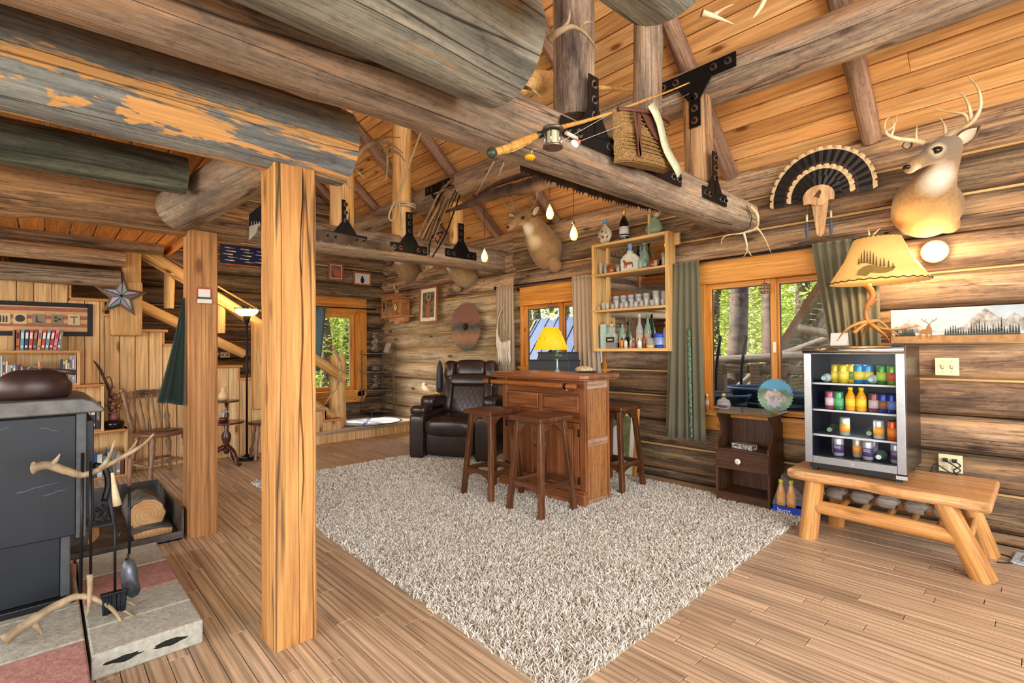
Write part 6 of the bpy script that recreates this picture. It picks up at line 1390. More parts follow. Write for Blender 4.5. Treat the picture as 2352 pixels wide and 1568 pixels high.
MB().tube([u(299, 1035, t), u(298, 1060, t), u(297, 1090, t), u(297, 1115, t)], [.005, .009, .010, .009], 10).obj('grip', flat('6b4a34', .5), t); MB().tube([u(297, 1268, t), u(293, 1280, t), u(288, 1286, t)], .005, 6).obj('neck', M_rod, t)
b = MB(); n = 12; sh = [(280, 1300), (276, 1320), (278, 1345), (284, 1362), (300, 1370), (316, 1362), (322, 1350), (318, 1330), (316, 1305), (308, 1286), (296, 1280), (286, 1285)]
vs = [u(px, py, t) + Vector((.02 if 4 <= i <= 6 else 0, 0, 0)) for i, (px, py) in enumerate(sh)]; c_ = sum(vs, Vector()) / n + Vector((-.012, 0, 0)); b.add(vs + [c_], [(i, (i + 1) % n, n) for i in range(n)], True); b.obj('shovel_pan', plain('worn_shovel_steel', '5c6066', .4, .8, noise=.3, nscale=18), t, solid=.003)
t = tool('fire_poker', 'fire poker with an antler-tine grip near its foot, second rod on the stand', 208, 1060, 1330, None)
MB().tube([u(206, 1318, t), u(207, 1345, t), u(206, 1368, t), u(203, 1400, t), u(196, 1422, t)], [.0115, .010, .009, .006, .002], 10).obj('grip', M_antler, t)
# ---- firewood box
FB = thing('firewood_box', 'low dark metal box holding split firewood beside the second square post', 'box', (-4.02, .52, 0)); 
M_tin = plain('worn_black_tin', '3a3634', .5, .4, nscale=6, col2='6b6158', detail=6)
b = MB(); x0, x1, y0, y1, h = -1.1, .0, -.55, .17, .2
for p, q in (((x0, y1, 0), (x1, y1 + .008, h)), ((x0, y0, 0), (x0 + .008, y1, h)), ((x1 - .008, y0, 0), (x1, y1, .055)), ((x0, y0, 0), (x1, y0 + .008, h)), ((x0, y0, 0), (x1, y1, .008))): MB().b2(p, q).obj('side', M_tin, FB)
M_bk = plain('grey_birch_bark', '6f665c', .9, nscale=12, col2='3d342c', bump=.8, detail=8); 
def endgrain(name, a, c):
    t = NT(name); tc = t.new('TexCoord'); w = t.new('TexWave', wave_type='RINGS', rings_direction='X'); t.l.new(tc.outputs['Object'], w.inputs['Vector']); w.inputs['Scale'].default_value = 14; w.inputs['Distortion'].default_value = 1.5
    n = t.noise(tc.outputs['Object'], 9, 4, .6); col = t.mix(.35, t.ramp(n, [(.3, srgb(a)), (.7, srgb(c))]), t.ramp(w.outputs['Fac'], [(0, .6), (1, 1.1)]), 'MULTIPLY'); t.put(t.b.inputs['Base Color'], col); t.b.inputs['Roughness'].default_value = .8; return t.m
M_eg = endgrain('log_end_grain', 'd89a5c', 'e6b880')
def fire_log(label, p, r, L, half=None, ang=0.):
    t = thing('firewood_log', label, 'firewood', p, rot=(0, 0, ang), group='firewood in the box'); n = 22; rr = random.Random(int(p[1] * 99)); pts = []
    for k in range(n):
        a = 2 * PI * k / n
        if half is not None: 
            d = abs(((a - half + PI) % (2 * PI)) - PI); q = r * rr.uniform(.95, 1.03) if d < PI / 2 else r * .12 / max(.12, abs(math.cos(d)))
            q = min(r, q)
        else: q = r * rr.uniform(.95, 1.04)
        pts.append((q * math.cos(a), q * math.sin(a)))
    MB().prism(pts, -L, 'x', 0, smooth=True).obj('bark', M_bk, t); MB().prism([(a * .94, b_ * .94) for a, b_ in pts], .004, 'x', -.0005).obj('cut_end', M_eg, t); return t
fire_log('round birch log on top of the firewood pile', onx(337, 1182, -4.35) , .112, .36)
fire_log('half-round split log under the round birch log', onx(352, 1226, -4.2) + Vector((0, 0, .02)), .115, .4, PI / 2 * 3)
t = fire_log('reddish split piece of firewood lying at the stove side of the box', onx(215, 1235, -4.2) + Vector((0, 0, -.01)), .09, .3, PI / 2, 1.2)
t = fire_log('dark split log lying at the back of the firewood box', onx(275, 1228, -4.4) + Vector((0, 0, -.04)), .06, .45, PI / 2, 1.3)
AP = thing('ash_pan', 'open grey ash pan full of charcoal crumbs between the stove and the firewood', 'pan', tuple(onx(222, 1205, -4.05))[:2] + (.27,), rot=(.0, .25, 0)); AP.location.z = onx(222, 1195, -4.1).z
for p, q in (((-.2, -.1, 0), (.06, .07, .006)), ((-.2, .07, 0), (.06, .076, .07)), ((-.2, -.1, 0), (-.194, .07, .07))): MB().b2(p, q).obj('pan_side', flat('70787e', .4, metal=.5), AP)
b = MB(); rr = random.Random(3)
for i in range(160): b.box((rr.uniform(-.18, .05), rr.uniform(-.09, .06), .012 + rr.uniform(0, .02)), (rr.uniform(.008, .02),) * 3, rot=(rr.random() * 3, rr.random() * 3, 0))
stuff(b.obj('charcoal', plain('charcoal', '232120', .95, nscale=60, col2='5a5652'), AP))
# ---- bookcases and books
XF = -6.46
def bcase(label, yR, z0, z1, yL=-1.2, x1=XF, shelf_mid=None):
    t = thing('bookcase', label, 'bookcase', (x1, yR, z0)); d = .235; w = yR - yL; h = z1 - z0; e = .022
    for nm, p, q in (('side', (-d, -e, 0), (0, 0, h)), ('side', (-d, -w, 0), (0, -w + e, h)), ('top_board', (-d, -w, h - e), (.004, .006, h)), ('bottom_board', (-d, -w + e, 0), (0, -e, e)), ('back', (-d, -w, 0), (-d + .008, 0, h))): MB().b2(p, q).obj(nm, M_knotty if nm in ('side', 'back') else M_knottyx, t, bevel=.002)
    return t
yA, yB, yC, yD = onx(143, 800, XF).y, onx(184, 860, XF).y, onx(239, 930, XF).y, onx(294, 1050, XF).y
zD, zC, zB, zA = onx(250, 988, XF).z, onx(200, 883, XF).z, onx(100, 805, XF).z, onx(90, 757, XF).z
bcase('lowest and widest pine bookcase under the dried flowers', yD, 0.0, zD); bcase('pine bookcase standing on the lowest one, behind the stove', yC, zD, zC); bcase('pine bookcase with the long row of paperbacks', yB, zC, zB); 
tA = thing('book_box', 'small open wooden box of hardbacks on top of the bookcases', 'box', (XF, yA, zB)); wA = yA - onx(29, 780, XF).y
for p, q in (((-.2, -.012, 0), (0, 0, zA - zB)), ((-.2, -wA, 0), (0, -wA + .012, zA - zB)), ((-.2, -wA, 0), (-.19, 0, zA - zB)), ((-.2, -wA, 0), (0, 0, .006))): MB().b2(p, q).obj('box_side', flat('8a7a66', .7), tA)
def book(y, z, w, h, d, col, col2, label, group, lean=0., title=None, x=XF):
    t = thing('book', label, 'book', (x - .012, y, z), rot=(lean, 0, 0), group=group)
    MB().b2((-d, -w + .0008, 0), (0, 0, h)).obj('cover', flat(col, .5), t, bevel=.0015, seg=1); MB().b2((-d + .002, -w + .003, h - .004), (-.006, -.003, h + .0006)).obj('pages', flat('ddd2ba', .9), t)
    if col2: MB().b2((-.002, -w + .004, h * .55), (.0008, -.004, h * .85)).obj('spine_label', flat(col2, .5), t); MB().b2((-.002, -w + .005, h * .12), (.0008, -.005, h * .22)).obj('spine_label', flat(col2, .5), t)
    if title: text(t, title, w * .72, (.0012, -w / 2, h * .48), (PI / 2, PI / 2, PI / 2), flat('e8e0d0', .5), ext=.0002)
    return t
cname = {'c85a32': 'orange', '5a9aa0': 'teal', '2a3a60': 'navy', 'b83c32': 'red', '4a4440': 'charcoal', 'd88a5a': 'blue and orange', 'a84a3c': 'brick red', '6a8a98': 'grey-blue', 'a02c38': 'crimson', 'd0808a': 'pink', '787878': 'grey'}
ordn = ['first', 'second', 'third', 'fourth', 'fifth', 'sixth', 'seventh', 'eighth', 'ninth', 'tenth', 'eleventh', 'twelfth', 'thirteenth', 'fourteenth', 'fifteenth', 'sixteenth', 'seventeenth', 'eighteenth', 'nineteenth', 'twentieth', 'twenty-first', 'twenty-second', 'twenty-third', 'twenty-fourth', 'twenty-fifth', 'twenty-sixth', 'twenty-seventh', 'twenty-eighth', 'twenty-ninth', 'thirtieth', 'thirty-first', 'thirty-second']
y = yA - wA + .016; hA = (zA - zB) * .97; pitch = (wA - .03) / 11
for i, (c, c2) in enumerate((('c85a32', '2a2420'), ('5a9aa0', 'd8d0c0'), ('2a3a60', 'e0e0e8'), ('b83c32', 'e8c8b8'), ('4a4440', 'c8704a'), ('d88a5a', '4a7a9a'), ('a84a3c', 'e8e0c8'), ('6a8a98', 'e0e4e4'), ('a02c38', 'e8d8d0'), ('d0808a', 'c03040'), ('787878', 'e0e0e0'))):
    y += pitch; book(y, zB + .007, pitch * .88, hA, .15, c, c2, f'{cname[c]} hardback, {ordn[i]} from the left in the small book box', 'hardbacks in the small book box', lean=-.02 - .012 * i)
cols = ['3a6a8a', 'b0c8cc', 'c08a80', 'd0c8b0', '8aa0a0', 'c8c0b0', '6a88b8', '4a4a70', '2c3450', 'b8704a', '3a5068', '3a5470', '9aa8b0', 'c0c8c8', '6aa0b8', '7ab0c8', 'd8a070', 'b85040', '8ab0b8', 'a0b8b8', '8aa8b0', '9ab8b8', '88a8a8', '90b0b8', '5a4a48', '2a3440', 'c8b8a0', 'd0b888', 'c0b090', 'a8a0b0', '9aa0a8', 'b898a8']
cn2 = lambda c: (lambda r, g, b_: 'pale' if min(r, g, b_) > 150 else ('blue' if b_ > r + 12 else ('brown' if r > b_ + 25 else 'dark')))(*[int(c[k:k + 2], 16) for k in (0, 2, 4)])
yl, yr_ = onx(0, 850, XF).y - .02, yB - .03; n = len(cols); ws = [random.Random(i).uniform(.8, 1.3) for i in range(n)]; tot = sum(ws); y = yl; zb = zC + .023; hs_ = onx(60, 825, XF).z - zC
hh = [1.15, 1.2, 1.0, 1.0, .86, .84, .86, .82, .84, .8, .72, .7, .74, .72, .8, .74, .98, .8, .62, .62, .62, .62, .62, .62, .66, 1.05, .98, 1.02, .9, 1.2, 1.2, 1.22]
for i, c in enumerate(cols):
    w = (yr_ - yl) * ws[i] / tot; y += w; book(y, zb, w * .93, hs_ * hh[i] * .85, .16, c, ['e8e4dc', None, '30302c'][i % 3], f'{cn2(c)} book, {ordn[i]} from the left in the paperback row', 'paperback row behind the stove')
yy = yC - .028
for i, (c, tt) in enumerate((('2a2624', 'CLOSET'), ('38343a', None), ('c8c0b8', None), ('5a4a5a', None), ('d0c8c0', None))): book(yy, zD + .023, .036, .27 - .01 * i, .17, c, None if tt else 'e0d8d0', ['black thick book with large white spine letters', 'dark book beside the thick black one', 'pale book third from the shelf side', 'purple-grey book behind the stove edge', 'pale book partly hidden by the stove'][i], 'books on the bookcase behind the stove', title=tt); yy -= .038
yy = yD - .03
for i, c in enumerate(('6a2c2a', '8a8478', '7a7a72', '4a5a6a', '3a8aa0', 'c8ccd0', '2a4a80', 'd0d0cc', '9ab8c0')): w = .03 + .006 * (i % 3); book(yy, .023, w * .95, .2 + .025 * ((i * 5) % 4), .17, c, 'e0dcd0' if i % 2 else None, f'{cn2(c)} book, {ordn[i]} from the right side of the lowest bookcase', 'books in the lowest bookcase'); yy -= w
# ---- dried flower arrangement
DF = thing('dried_arrangement', 'dried flowers and a twisted branch in a dark glossy bowl on the lowest bookcase', 'flowers', onx(262, 985, -6.56)); DF.location.z = zD + .001; d0 = Vector(DF.location)
MB().lathe([(.06, 0), (.085, .03), (.09, .06), (.07, .085), (.03, .09)], n=20).obj('bowl', flat('1c1818', .15), DF)
Q_ = lambda px, py: onx(px, py, -6.56) - d0
MB().tube(curve([Q_(255, 970), Q_(252, 930), Q_(252, 900), Q_(240, 870), Q_(228, 845), Q_(215, 828)], 18), radii([.016, .014, .013, .012, .014, .004], 18), 8).obj('branch', flat('3d2f28', .8), DF)
MB().tube(curve([Q_(250, 905), Q_(258, 885), Q_(252, 865), Q_(245, 868)], 10), .006, 6).obj('twig', flat('4a3a30', .8), DF)
b = MB(); rr = random.Random(12)
for i in range(60): p = Q_(262 + rr.gauss(0, 8), 925 + rr.gauss(0, 16)) + Vector((rr.uniform(-.04, .05), 0, 0)); b.sph(p, rr.uniform(.008, .018), 6, 4)
fl_ = b.obj('dried_petals', plain('dried_petals', '6a3432', .8, nscale=22, col2='b08a5c'), DF); stuff(fl_)
MB().lathe([(.04, .085), (.05, .12), (.03, .15), (.035, .17)], n=14).obj('pink_gourd', flat('8a5450', .5), DF)
# ---- spindle-back chair
CH = thing('spindle_chair', 'turned wooden spindle-back chair with leather seat beside the bookcase', 'chair', (-6.22, .88, 0), math.radians(111))
M_chr = wood('worn_turned_oak', ['5a4434', '8a6a50', 'b0906c'], axis='z', var=0, knots=0, cracks=.2, rough=.35)
MB().lathe([(.2, 0), (.225, .01), (.22, .035), (.19, .042)], n=24, sx=1.02).obj('seat', flat('6e4a34', .35), CH, loc=(0, 0, .42))
MB().lathe([(.16, .001), (.17, .012), (.1, .016)], n=20).obj('seat_leather', flat('4a3026', .3), CH, loc=(0, 0, .455))
TP = [(.016, 0), (.02, .03), (.013, .06), (.022, .12), (.014, .15), (.02, .25), (.024, .32), (.015, .36), (.022, .39), (.016, .42)]
for sx in (-1, 1):
    for sy in (-1, 1):
        l_ = MB().lathe([(r * 1.15, z) for r, z in TP], n=12).obj('leg', M_chr, CH); l_.location = (sx * .2, sy * .19, 0); l_.rotation_euler = (sy * .13 * (1), -sx * .13, 0)
for a, c in (((-.18, -.17, .17), (.18, -.17, .17)), ((-.19, -.17, .14), (-.19, .17, .14)), ((.19, -.17, .14), (.19, .17, .14)), ((-.18, .16, .16), (.18, .16, .16))):
    p, q = Vector(a), Vector(c); MB().tube([p.lerp(q, i / 8) for i in range(9)], [.01, .014, .011, .018, .013, .018, .011, .014, .01], 8).obj('stretcher', M_chr, CH)
def bl2(x, r): 
    p, q = Vector((x * .92, .17, .45)), Vector((x * 1.12, .29, .86)); m = 10; return MB().tube([p.lerp(q, i / m) for i in range(m + 1)], [r * f for f in (.8, 1, .8, 1.3, 1, .75, .8, 1.2, .8, 1, .8)], 10)
for x in (-.18, .18): bl2(x, .021).obj('back_post', M_chr, CH); MB().sph((x * 1.13, .295, .875), .025).obj('post_ball', M_chr, CH)
for x in (-.11, -.055, 0, .055, .11): bl2(x, .0085).obj('spindle', M_chr, CH)
MB().prism([(-.2, .80), (-.1, .795), (.1, .795), (.2, .80), (.2, .855), (.1, .875), (0, .88), (-.1, .875), (-.2, .855)], .02, 'y', .255).obj('crest_rail', M_chr, CH, bevel=.004, rot=(-.02, 0, 0))
MB().tube([(.05 * math.cos(q * PI / 8), .25, .84 + .014 * math.sin(q * PI / 8)) for q in range(16)], .003, 5, closed=True).obj('rail_slot', M_dark, CH)
# ---- long framed picture on the stair side
a, c = onx(0, 772, -6.70), onx(213, 692, -6.70); yl, yr_ = -.62, c.y; z0, z1 = onx(205, 772, -6.70).z, onx(205, 698, -6.70).z
LP = thing('long_picture', 'long black-framed picture of a faded flag with five small photo squares above the books', 'picture', (-6.69, (yl + yr_) / 2, (z0 + z1) / 2), rz=PI / 2); w, h = yr_ - yl, z1 - z0
M_fl = NT('faded_flag_print'); tc = M_fl.new('TexCoord'); sx = M_fl.new('SeparateXYZ'); M_fl.l.new(tc.outputs['Object'], sx.inputs[0]); f = M_fl.math('FRACT', M_fl.math('MULTIPLY', sx.outputs['Z'], 13.)); nn = M_fl.noise(tc.outputs['Object'], 12, 5, .7)
M_fl.put(M_fl.b.inputs['Base Color'], M_fl.mix(M_fl.ramp(nn, [(.35, 0.), (.7, .6)]), M_fl.ramp(f, [(.45, srgb('8a3f2c')), (.5, srgb('d0a468'))]), srgb('b07a48')))
pframe(LP, w, h, .036, M_black, flat('2a2a2a', .6), M_fl.m, .006)
pxs = [18, 46, 89, 131, 171]
for i in range(5):
    ypx = onx([8, 46, 89, 131, 170][i], 732, -6.70).y - (yl + yr_) / 2; s = .045
    MB().b2((ypx - s, .003, -s * 1.15), (ypx + s, .008, s * 1.05)).obj('photo_square', flat('d0b890' if i in (0, 1, 4) else '8a7a64', .6), LP); k = MB()
    if i == 0: 
        for q in (-.02, 0, .02): k.prism([(ypx + q - .006, -.04), (ypx + q + .006, -.04), (ypx + q + .006, .01), (ypx + q, .03), (ypx + q - .006, .01)], .001, 'y', .0015)
    elif i == 1: k.lathe([(.034, 0), (.034, .001)], n=20); k.v = [(x + ypx, .002 - z, y) for x, y, z in k.v]
    elif i == 2: k.prism([(ypx - .02, .03), (ypx - .012, .03), (ypx - .008, -.02), (ypx + .03, -.03), (ypx + .03, -.036), (ypx - .02, -.036)], .001, 'y', .0015)
    elif i == 3:
        for q in ((-.01, .018), (-.01, -.016), (.018, 0)): j = MB(); j.lathe([(.012, 0), (.012, .001)], n=14); k.add([(x + ypx + q[0], .002 - z, y + q[1]) for x, y, z in j.v], j.f)
    else: k.prism([(ypx - .03, .02), (ypx + .03, .024), (ypx + .03, .032), (ypx - .03, .03)], .001, 'y', .0015); k.prism([(ypx - .004, -.04), (ypx + .004, -.04), (ypx + .004, .02), (ypx - .004, .02)], .001, 'y', .0015)
    if k.v: k.obj('photo_motif', flat('3a2f26', .6), LP)
# ---- glass star on the upper stair post
SR = thing('glass_star', 'five-pointed star of blue and violet glass with a metal rim on the upper stair post', 'ornament', onx(278, 680, -6.56)); Rr = .235
pts5 = [((Rr if i % 2 == 0 else Rr * .42) * math.sin(PI * i / 5 + .08), (Rr if i % 2 == 0 else Rr * .42) * math.cos(PI * i / 5 + .08)) for i in range(10)]
MB().add([(0, y, z) for y, z in pts5] + [(.03, 0, 0)], [(i, (i + 1) % 10, 10) for i in range(10)]).obj('rim', plain('star_metal', '6b5b48', .5, .6), SR, solid=.004)
gc = ['8ab8c8', 'b8a8b8', '7a6a80', 'a8c8d0', '9a8a98']
for i in range(10):
    a, c = pts5[i], pts5[(i + 1) % 10]; k = .72; b = MB(); b.add([(.012, a[0] * k, a[1] * k), (.012, c[0] * k, c[1] * k), (.045, 0, 0)], [(0, 1, 2)]); b.obj('glass_piece', flat(gc[i % 5], .12), SR, solid=.003)
for i in range(10): a = pts5[i]; MB().tube([(.014, a[0] * .72, a[1] * .72), (.047, 0, 0)], .003, 4).obj('lead_line', M_black, SR)
# ---- hanging dark cloth and the little holder on the second post
CT = thing('hanging_cloth', 'dark green cloth hanging from the side of the second square post', 'cloth', (-4.08, .7, .9)); rows = []
for i in range(16):
    v = i / 15; w = .012 + .145 * v ** 1.25; z = .74 * (1 - v) + .0; rows.append([(.03 + .03 * math.sin(k * 1.1) * v, -w * k / 8 + .005, z + (.035 * (k / 8) * v)) for k in range(9)])
MB().grid(rows).obj('cloth', plain('dark_green_fleece', '12261d', .95, sheen=.3, noise=.2, nscale=90), CT, solid=.012)
HD = thing('card_holder', 'small white and red holder nailed to the second square post', 'holder', (-3.985, .81, 1.60))
MB().prism([(-.045, 0), (.045, 0), (.045, .1), (.03, .115), (0, .12), (-.03, .115), (-.045, .1)], .006, 'x', 0).obj('back_plate', flat('a83c2c', .5), HD); MB().b2((.004, -.036, .045), (.01, .036, .1)).obj('white_card', flat('e0ddd6', .5), HD); MB().b2((0, -.042, 0), (.035, .042, .03)).obj('tray', flat('d8d2c4', .4), HD, bevel=.003); MB().b2((.004, -.04, .03), (.02, .04, .045)).obj('dark_slot', M_dark, HD)
# ---- torchiere, pedestal tables, vase, plant, small chair
FLp = onx(567, 1048, -6.42); FLp.z = 0
LM = thing('floor_lamp', 'dark floor lamp with lit amber bowl and scrollwork between the posts', 'lamp', FLp)
MB().lathe([(.13, 0), (.12, .02), (.05, .035), (.02, .06)], n=24).obj('base', M_black, LM); MB().lathe([(.012, .06), (.012, 1.0), (.016, 1.02), (.012, 1.04), (.012, 1.58), (.03, 1.62), (.045, 1.68)], n=12).obj('pole', M_black, LM)
M_amb = plain('lit_amber_bowl', 'f0c878', .4, emit='ffcf70', estr=4.5)
MB().lathe([(.03, 1.68), (.08, 1.69), (.115, 1.72), (.125, 1.76)], n=24).obj('glass_bowl', M_amb, LM)
MB().tube([(.125 * math.cos(q * PI / 40), .125 * math.sin(q * PI / 40), 1.765 + .012 * math.sin(q * 1.6)) for q in range(80)], .004, 5, closed=True).obj('scroll_rim', M_black, LM)
light('POINT', 'floor_lamp_glow', FLp + Vector((0, 0, 1.88)), 14, (1, .72, .35), radius=.07)
M_mah = plain('red_mahogany', '4c2418', .25, spec=.6, noise=.2, nscale=9)
TB = onx(520, 1058, -6.3); TB.z = 0
T2_ = thing('tiered_table', 'two-tier round mahogany table with carved pedestal behind the second post', 'table', TB)
MB().lathe([(.18, 0), (.185, .012), (.18, .02)], n=28).obj('lower_top', M_mah, T2_, loc=(0, 0, .46)); MB().lathe([(.13, 0), (.135, .01), (.13, .018)], n=28).obj('upper_top', M_mah, T2_, loc=(0, 0, .70))
MB().lathe([(.02, .12), (.035, .16), (.02, .2), (.045, .28), (.05, .33), (.02, .38), (.03, .46), (.02, .5), (.03, .56), (.015, .62), (.02, .7)], n=14).obj('pedestal', M_mah, T2_)
for i in range(3): a = .4 + i * 2 * PI / 3; MB().tube(curve([(.02 * math.cos(a), .02 * math.sin(a), .2), (.11 * math.cos(a), .11 * math.sin(a), .15), (.18 * math.cos(a), .18 * math.sin(a), .03), (.22 * math.cos(a), .22 * math.sin(a), .015)], 12), radii([.03, .024, .018, .022], 12), 8).obj('leg', M_mah, T2_)
VS = thing('flower_vase', 'cream petal-shaped vase on the upper tier of the round table', 'vase', (TB.x, TB.y - .03, .72)); MB().lathe([(.035, 0), (.055, .03), (.05, .07), (.022, .11), (.035, .15), (.025, .15), (.012, .11)], n=12).obj('vase_body', plain('cream_ceramic', 'dcb98a', .35), VS)
PLT = thing('white_plant', 'white spiky ornament plant on the lower tier of the round table', 'plant', (TB.x, TB.y - .03, .482)); MB().lathe([(.04, 0), (.045, .04), (.03, .05)], n=12).obj('pot', M_mah, PLT)
rr = random.Random(6)
for i in range(16): a = i * 2.4; l = rr.uniform(.1, .17); MB().tube(curve([(0, 0, .04), (l * .4 * math.cos(a), l * .4 * math.sin(a), .12), (l * math.cos(a), l * math.sin(a), .07 + rr.uniform(-.03, .06))], 8), radii([.004, .007, .001], 8), 6, flat=.4).obj('leaf', flat('d8d4c4', .7), PLT)
st2 = thing('small_stool', 'small dark turned stool behind the front square post', 'stool', tuple(onx(600, 1040, -6.3))[:2] + (0,)); MB().lathe([(.14, 0), (.145, .015), (.13, .025)], n=20).obj('seat', M_mah, st2, loc=(0, 0, .42))
for a in range(4): l_ = MB().lathe([(r * 1.1, z) for r, z in TP], n=10).obj('leg', M_chr, st2); l_.location = (.13 * math.cos(a * PI / 2 + .8), .13 * math.sin(a * PI / 2 + .8), 0); l_.rotation_euler = (.15 * math.sin(a * PI / 2 + .8), -.15 * math.cos(a * PI / 2 + .8), 0)
oc = MB(); oc.tube(curve([(FLp.x + .05, FLp.y, .02), (TB.x + .1, TB.y + .1, .1), (TB.x + .05, TB.y + .05, .3), (TB.x + .02, TB.y + .02, .44)], 20), .003, 5); tag(oc.obj('lamp_cord', flat('c8c4b0', .6), None), 'thin white cord hanging from the round table to the floor lamp', 'cord')
o_ = thing('outlet_plate', 'small cream outlet plate on the dark log wall above the stair', 'outlet', onx(517, 815, -7.88), rz=PI / 2); MB().box((0, 0, 0), (.12, .008, .075)).obj('plate', M_cream, o_, bevel=.003)
for x in (-.03, .03): MB().box((x, -.006, 0), (.026, .004, .03)).obj('socket', flat('8b836a', .4), o_)
# ================================================================ THINGS HUNG ON THE TIMBERS
def ant(label, pts, r, tines, m=M_antler, group=None, pos=None):
    """free antler: points given as (px, py, plane x)"""
    W_ = lambda q: onx(*q); t = thing('shed_antler', label, 'antler', W_(pts[0]), group=group); o = Vector(t.location)
    antler(t, [W_(q) - o for q in pts], r, [[W_(q) - o for q in T_] for T_ in tines], m, name='antler'); return t
ant('largest brown antler, hooked over the end of the peeled beam', [(812, 365, -2.3), (835, 340, -2.27), (868, 325, -2.25), (900, 332, -2.24), (925, 352, -2.24)], .017, [[(868, 325, -2.25), (885, 345, -2.23), (890, 375, -2.22), (886, 415, -2.22)], [(850, 330, -2.26), (885, 315, -2.25), (920, 316, -2.25)], [(895, 345, -2.24), (915, 352, -2.24), (932, 372, -2.24)]])
ant('thin pale antler tip sticking out under the end of the peeled beam', [(790, 408, -2.3), (800, 425, -2.28), (818, 438, -2.28)], .008, [])
ant('short pale tine at the lower edge of the peeled beam end', [(806, 388, -2.3), (822, 396, -2.26), (838, 410, -2.26)], .008, [])
ant('brown antler lying across the thickest truss post at the thick grey beam end', [(1262, 90, -1.2), (1285, 72, -1.16), (1315, 62, -1.14), (1345, 78, -1.13), (1373, 115, -1.13)], .013, [[(1285, 72, -1.16), (1305, 50, -1.15), (1309, 20, -1.15)], [(1330, 66, -1.14), (1345, 52, -1.14), (1362, 51, -1.14)]])
ant('small antler tip poking out below the thick grey beam end', [(1205, 200, -1.25), (1225, 208, -1.2), (1243, 223, -1.2)], .007, [])
ant('pale antler tines beside the beam butt at the top edge', [(1612, 30, -.62), (1640, 38, -.6), (1686, 56, -.58)], .009, [[(1640, 34, -.6), (1662, 20, -.6), (1686, 9, -.6)]], M_antlerw)
ant('single pale antler tine hanging from the top edge, right of the beam butt', [(1758, -12, -.5), (1748, 15, -.5), (1730, 41, -.5)], .009, [], M_antlerw)
t = ant('large pale antler hung around the wall end of the near tie beam, tines pointing down', [(1722, 474, -1.52), (1738, 490, -1.5), (1741, 510, -1.5), (1735, 525, -1.48), (1705, 535, -1.48), (1665, 542, -1.48), (1656, 560, -1.48)], .013, [[(1738, 522, -1.48), (1755, 545, -1.45), (1772, 583, -1.44)], [(1708, 534, -1.48), (1714, 555, -1.47), (1716, 575, -1.46), (1708, 590, -1.46)], [(1715, 572, -1.46), (1722, 582, -1.46), (1727, 588, -1.46)]], M_antlerw)
o0 = Vector(t.location); MB().tube([onx(1715, 472, -1.5) - o0, onx(1727, 498, -1.5) - o0, onx(1722, 522, -1.5) - o0, onx(1700, 534, -1.5) - o0], .003, 5).obj('black_cord', M_black, t)
# ---- fishing rod with reel
FRD = thing('fishing_rod', 'bamboo fishing rod with a metal reel across the near tie beam', 'fishing rod', onx(1270, 320, -1.42)); o0 = Vector(FRD.location)
q = lambda px, py, x=-1.45: onx(px, py, x) - o0
M_bam = wood('varnished_bamboo', ['b8803c', 'd09a50', 'dcae68'], var=0, knots=0, cracks=0, rough=.3)
MB().tube(curve([q(1133, 350, -1.42), q(1165, 341, -1.42), q(1200, 326, -1.42), q(1232, 312, -1.43)], 14), radii([.014, .016, .019, .018, .014], 14), 12).obj('handle', M_bam, FRD)
MB().sph(q(1130, 351, -1.42), .021).obj('butt_cap', flat('2c3a2c', .35), FRD)
MB().tube([q(1232, 312, -1.43), q(1268, 300, -1.45)], .014, 12).obj('reel_seat', flat('3a4640', .3, metal=.6), FRD)
MB().tube(curve([q(1266, 300, -1.45), q(1290, 292, -1.46), q(1380, 267, -1.5), q(1520, 216, -1.53), q(1583, 190, -1.5)], 20), radii([.012, .011, .008, .006, .004], 20), 8).obj('rod_blank', M_bam, FRD)
rv = q(1270, 320, -1.38); d3 = (q(1270, 342, -1.38) - q(1270, 300, -1.38)).normalized()
def reelpart(nm, u0, u1, r, m, n=24): return MB().tube([rv + d3 * u0, rv + d3 * u1], [r, r], n).obj(nm, m, FRD, bevel=.001)
reelpart('reel_cap', -.045, -.036, .045, flat('8a8078', .3, metal=.8)); reelpart('reel_base', .028, .036, .042, flat('8a8078', .3, metal=.8)); reelpart('spool', -.03, .025, .026, flat('c8c4a8', .4))
b = MB()
for a in range(6): th = a * PI / 3; s = Vector((math.cos(th) * .036, math.sin(th) * .036, 0)); b.cyl(rv + s - Vector((0, 0, -.036)), rv + s - Vector((0, 0, .03)), .003, n=6)
b.obj('reel_pillars', M_chrome, FRD); MB().tube([rv + Vector((0, 0, .045)), rv + Vector((0, 0, .056))], .008, 8).obj('reel_nut', M_chrome, FRD)
MB().tube([q(1262, 343, -1.38), q(1240, 343, -1.37), q(1222, 341, -1.37), q(1221, 354, -1.37)], .003, 6).obj('crank', M_chrome, FRD); MB().sph(q(1217, 361, -1.37), (.022, .022, .011)).obj('crank_knob', plain('amber_knob', 'd8a018', .2), FRD)
MB().tube([q(1300, 305, -1.42), q(1325, 318, -1.42)], .009, 8).obj('lure_tail', flat('d8d0c0', .4), FRD); MB().sph(q(1320, 330, -1.4), (.01, .026, .017)).obj('fishing_lure', flat('e0e0d4', .3), FRD); MB().sph(q(1329, 326, -1.4), (.009, .011, .011)).obj('lure_head', flat('d8655a', .3), FRD)
b = MB(); b.tube([q(1330, 325, -1.4), q(1420, 290, -1.45), q(1583, 215, -1.45)], .0009, 4); b.tube([q(1290, 325, -1.4), q(1400, 262, -1.5), q(1520, 210, -1.5)], .0009, 4); b.obj('fishing_line', flat('d8d4c8', .5), FRD)
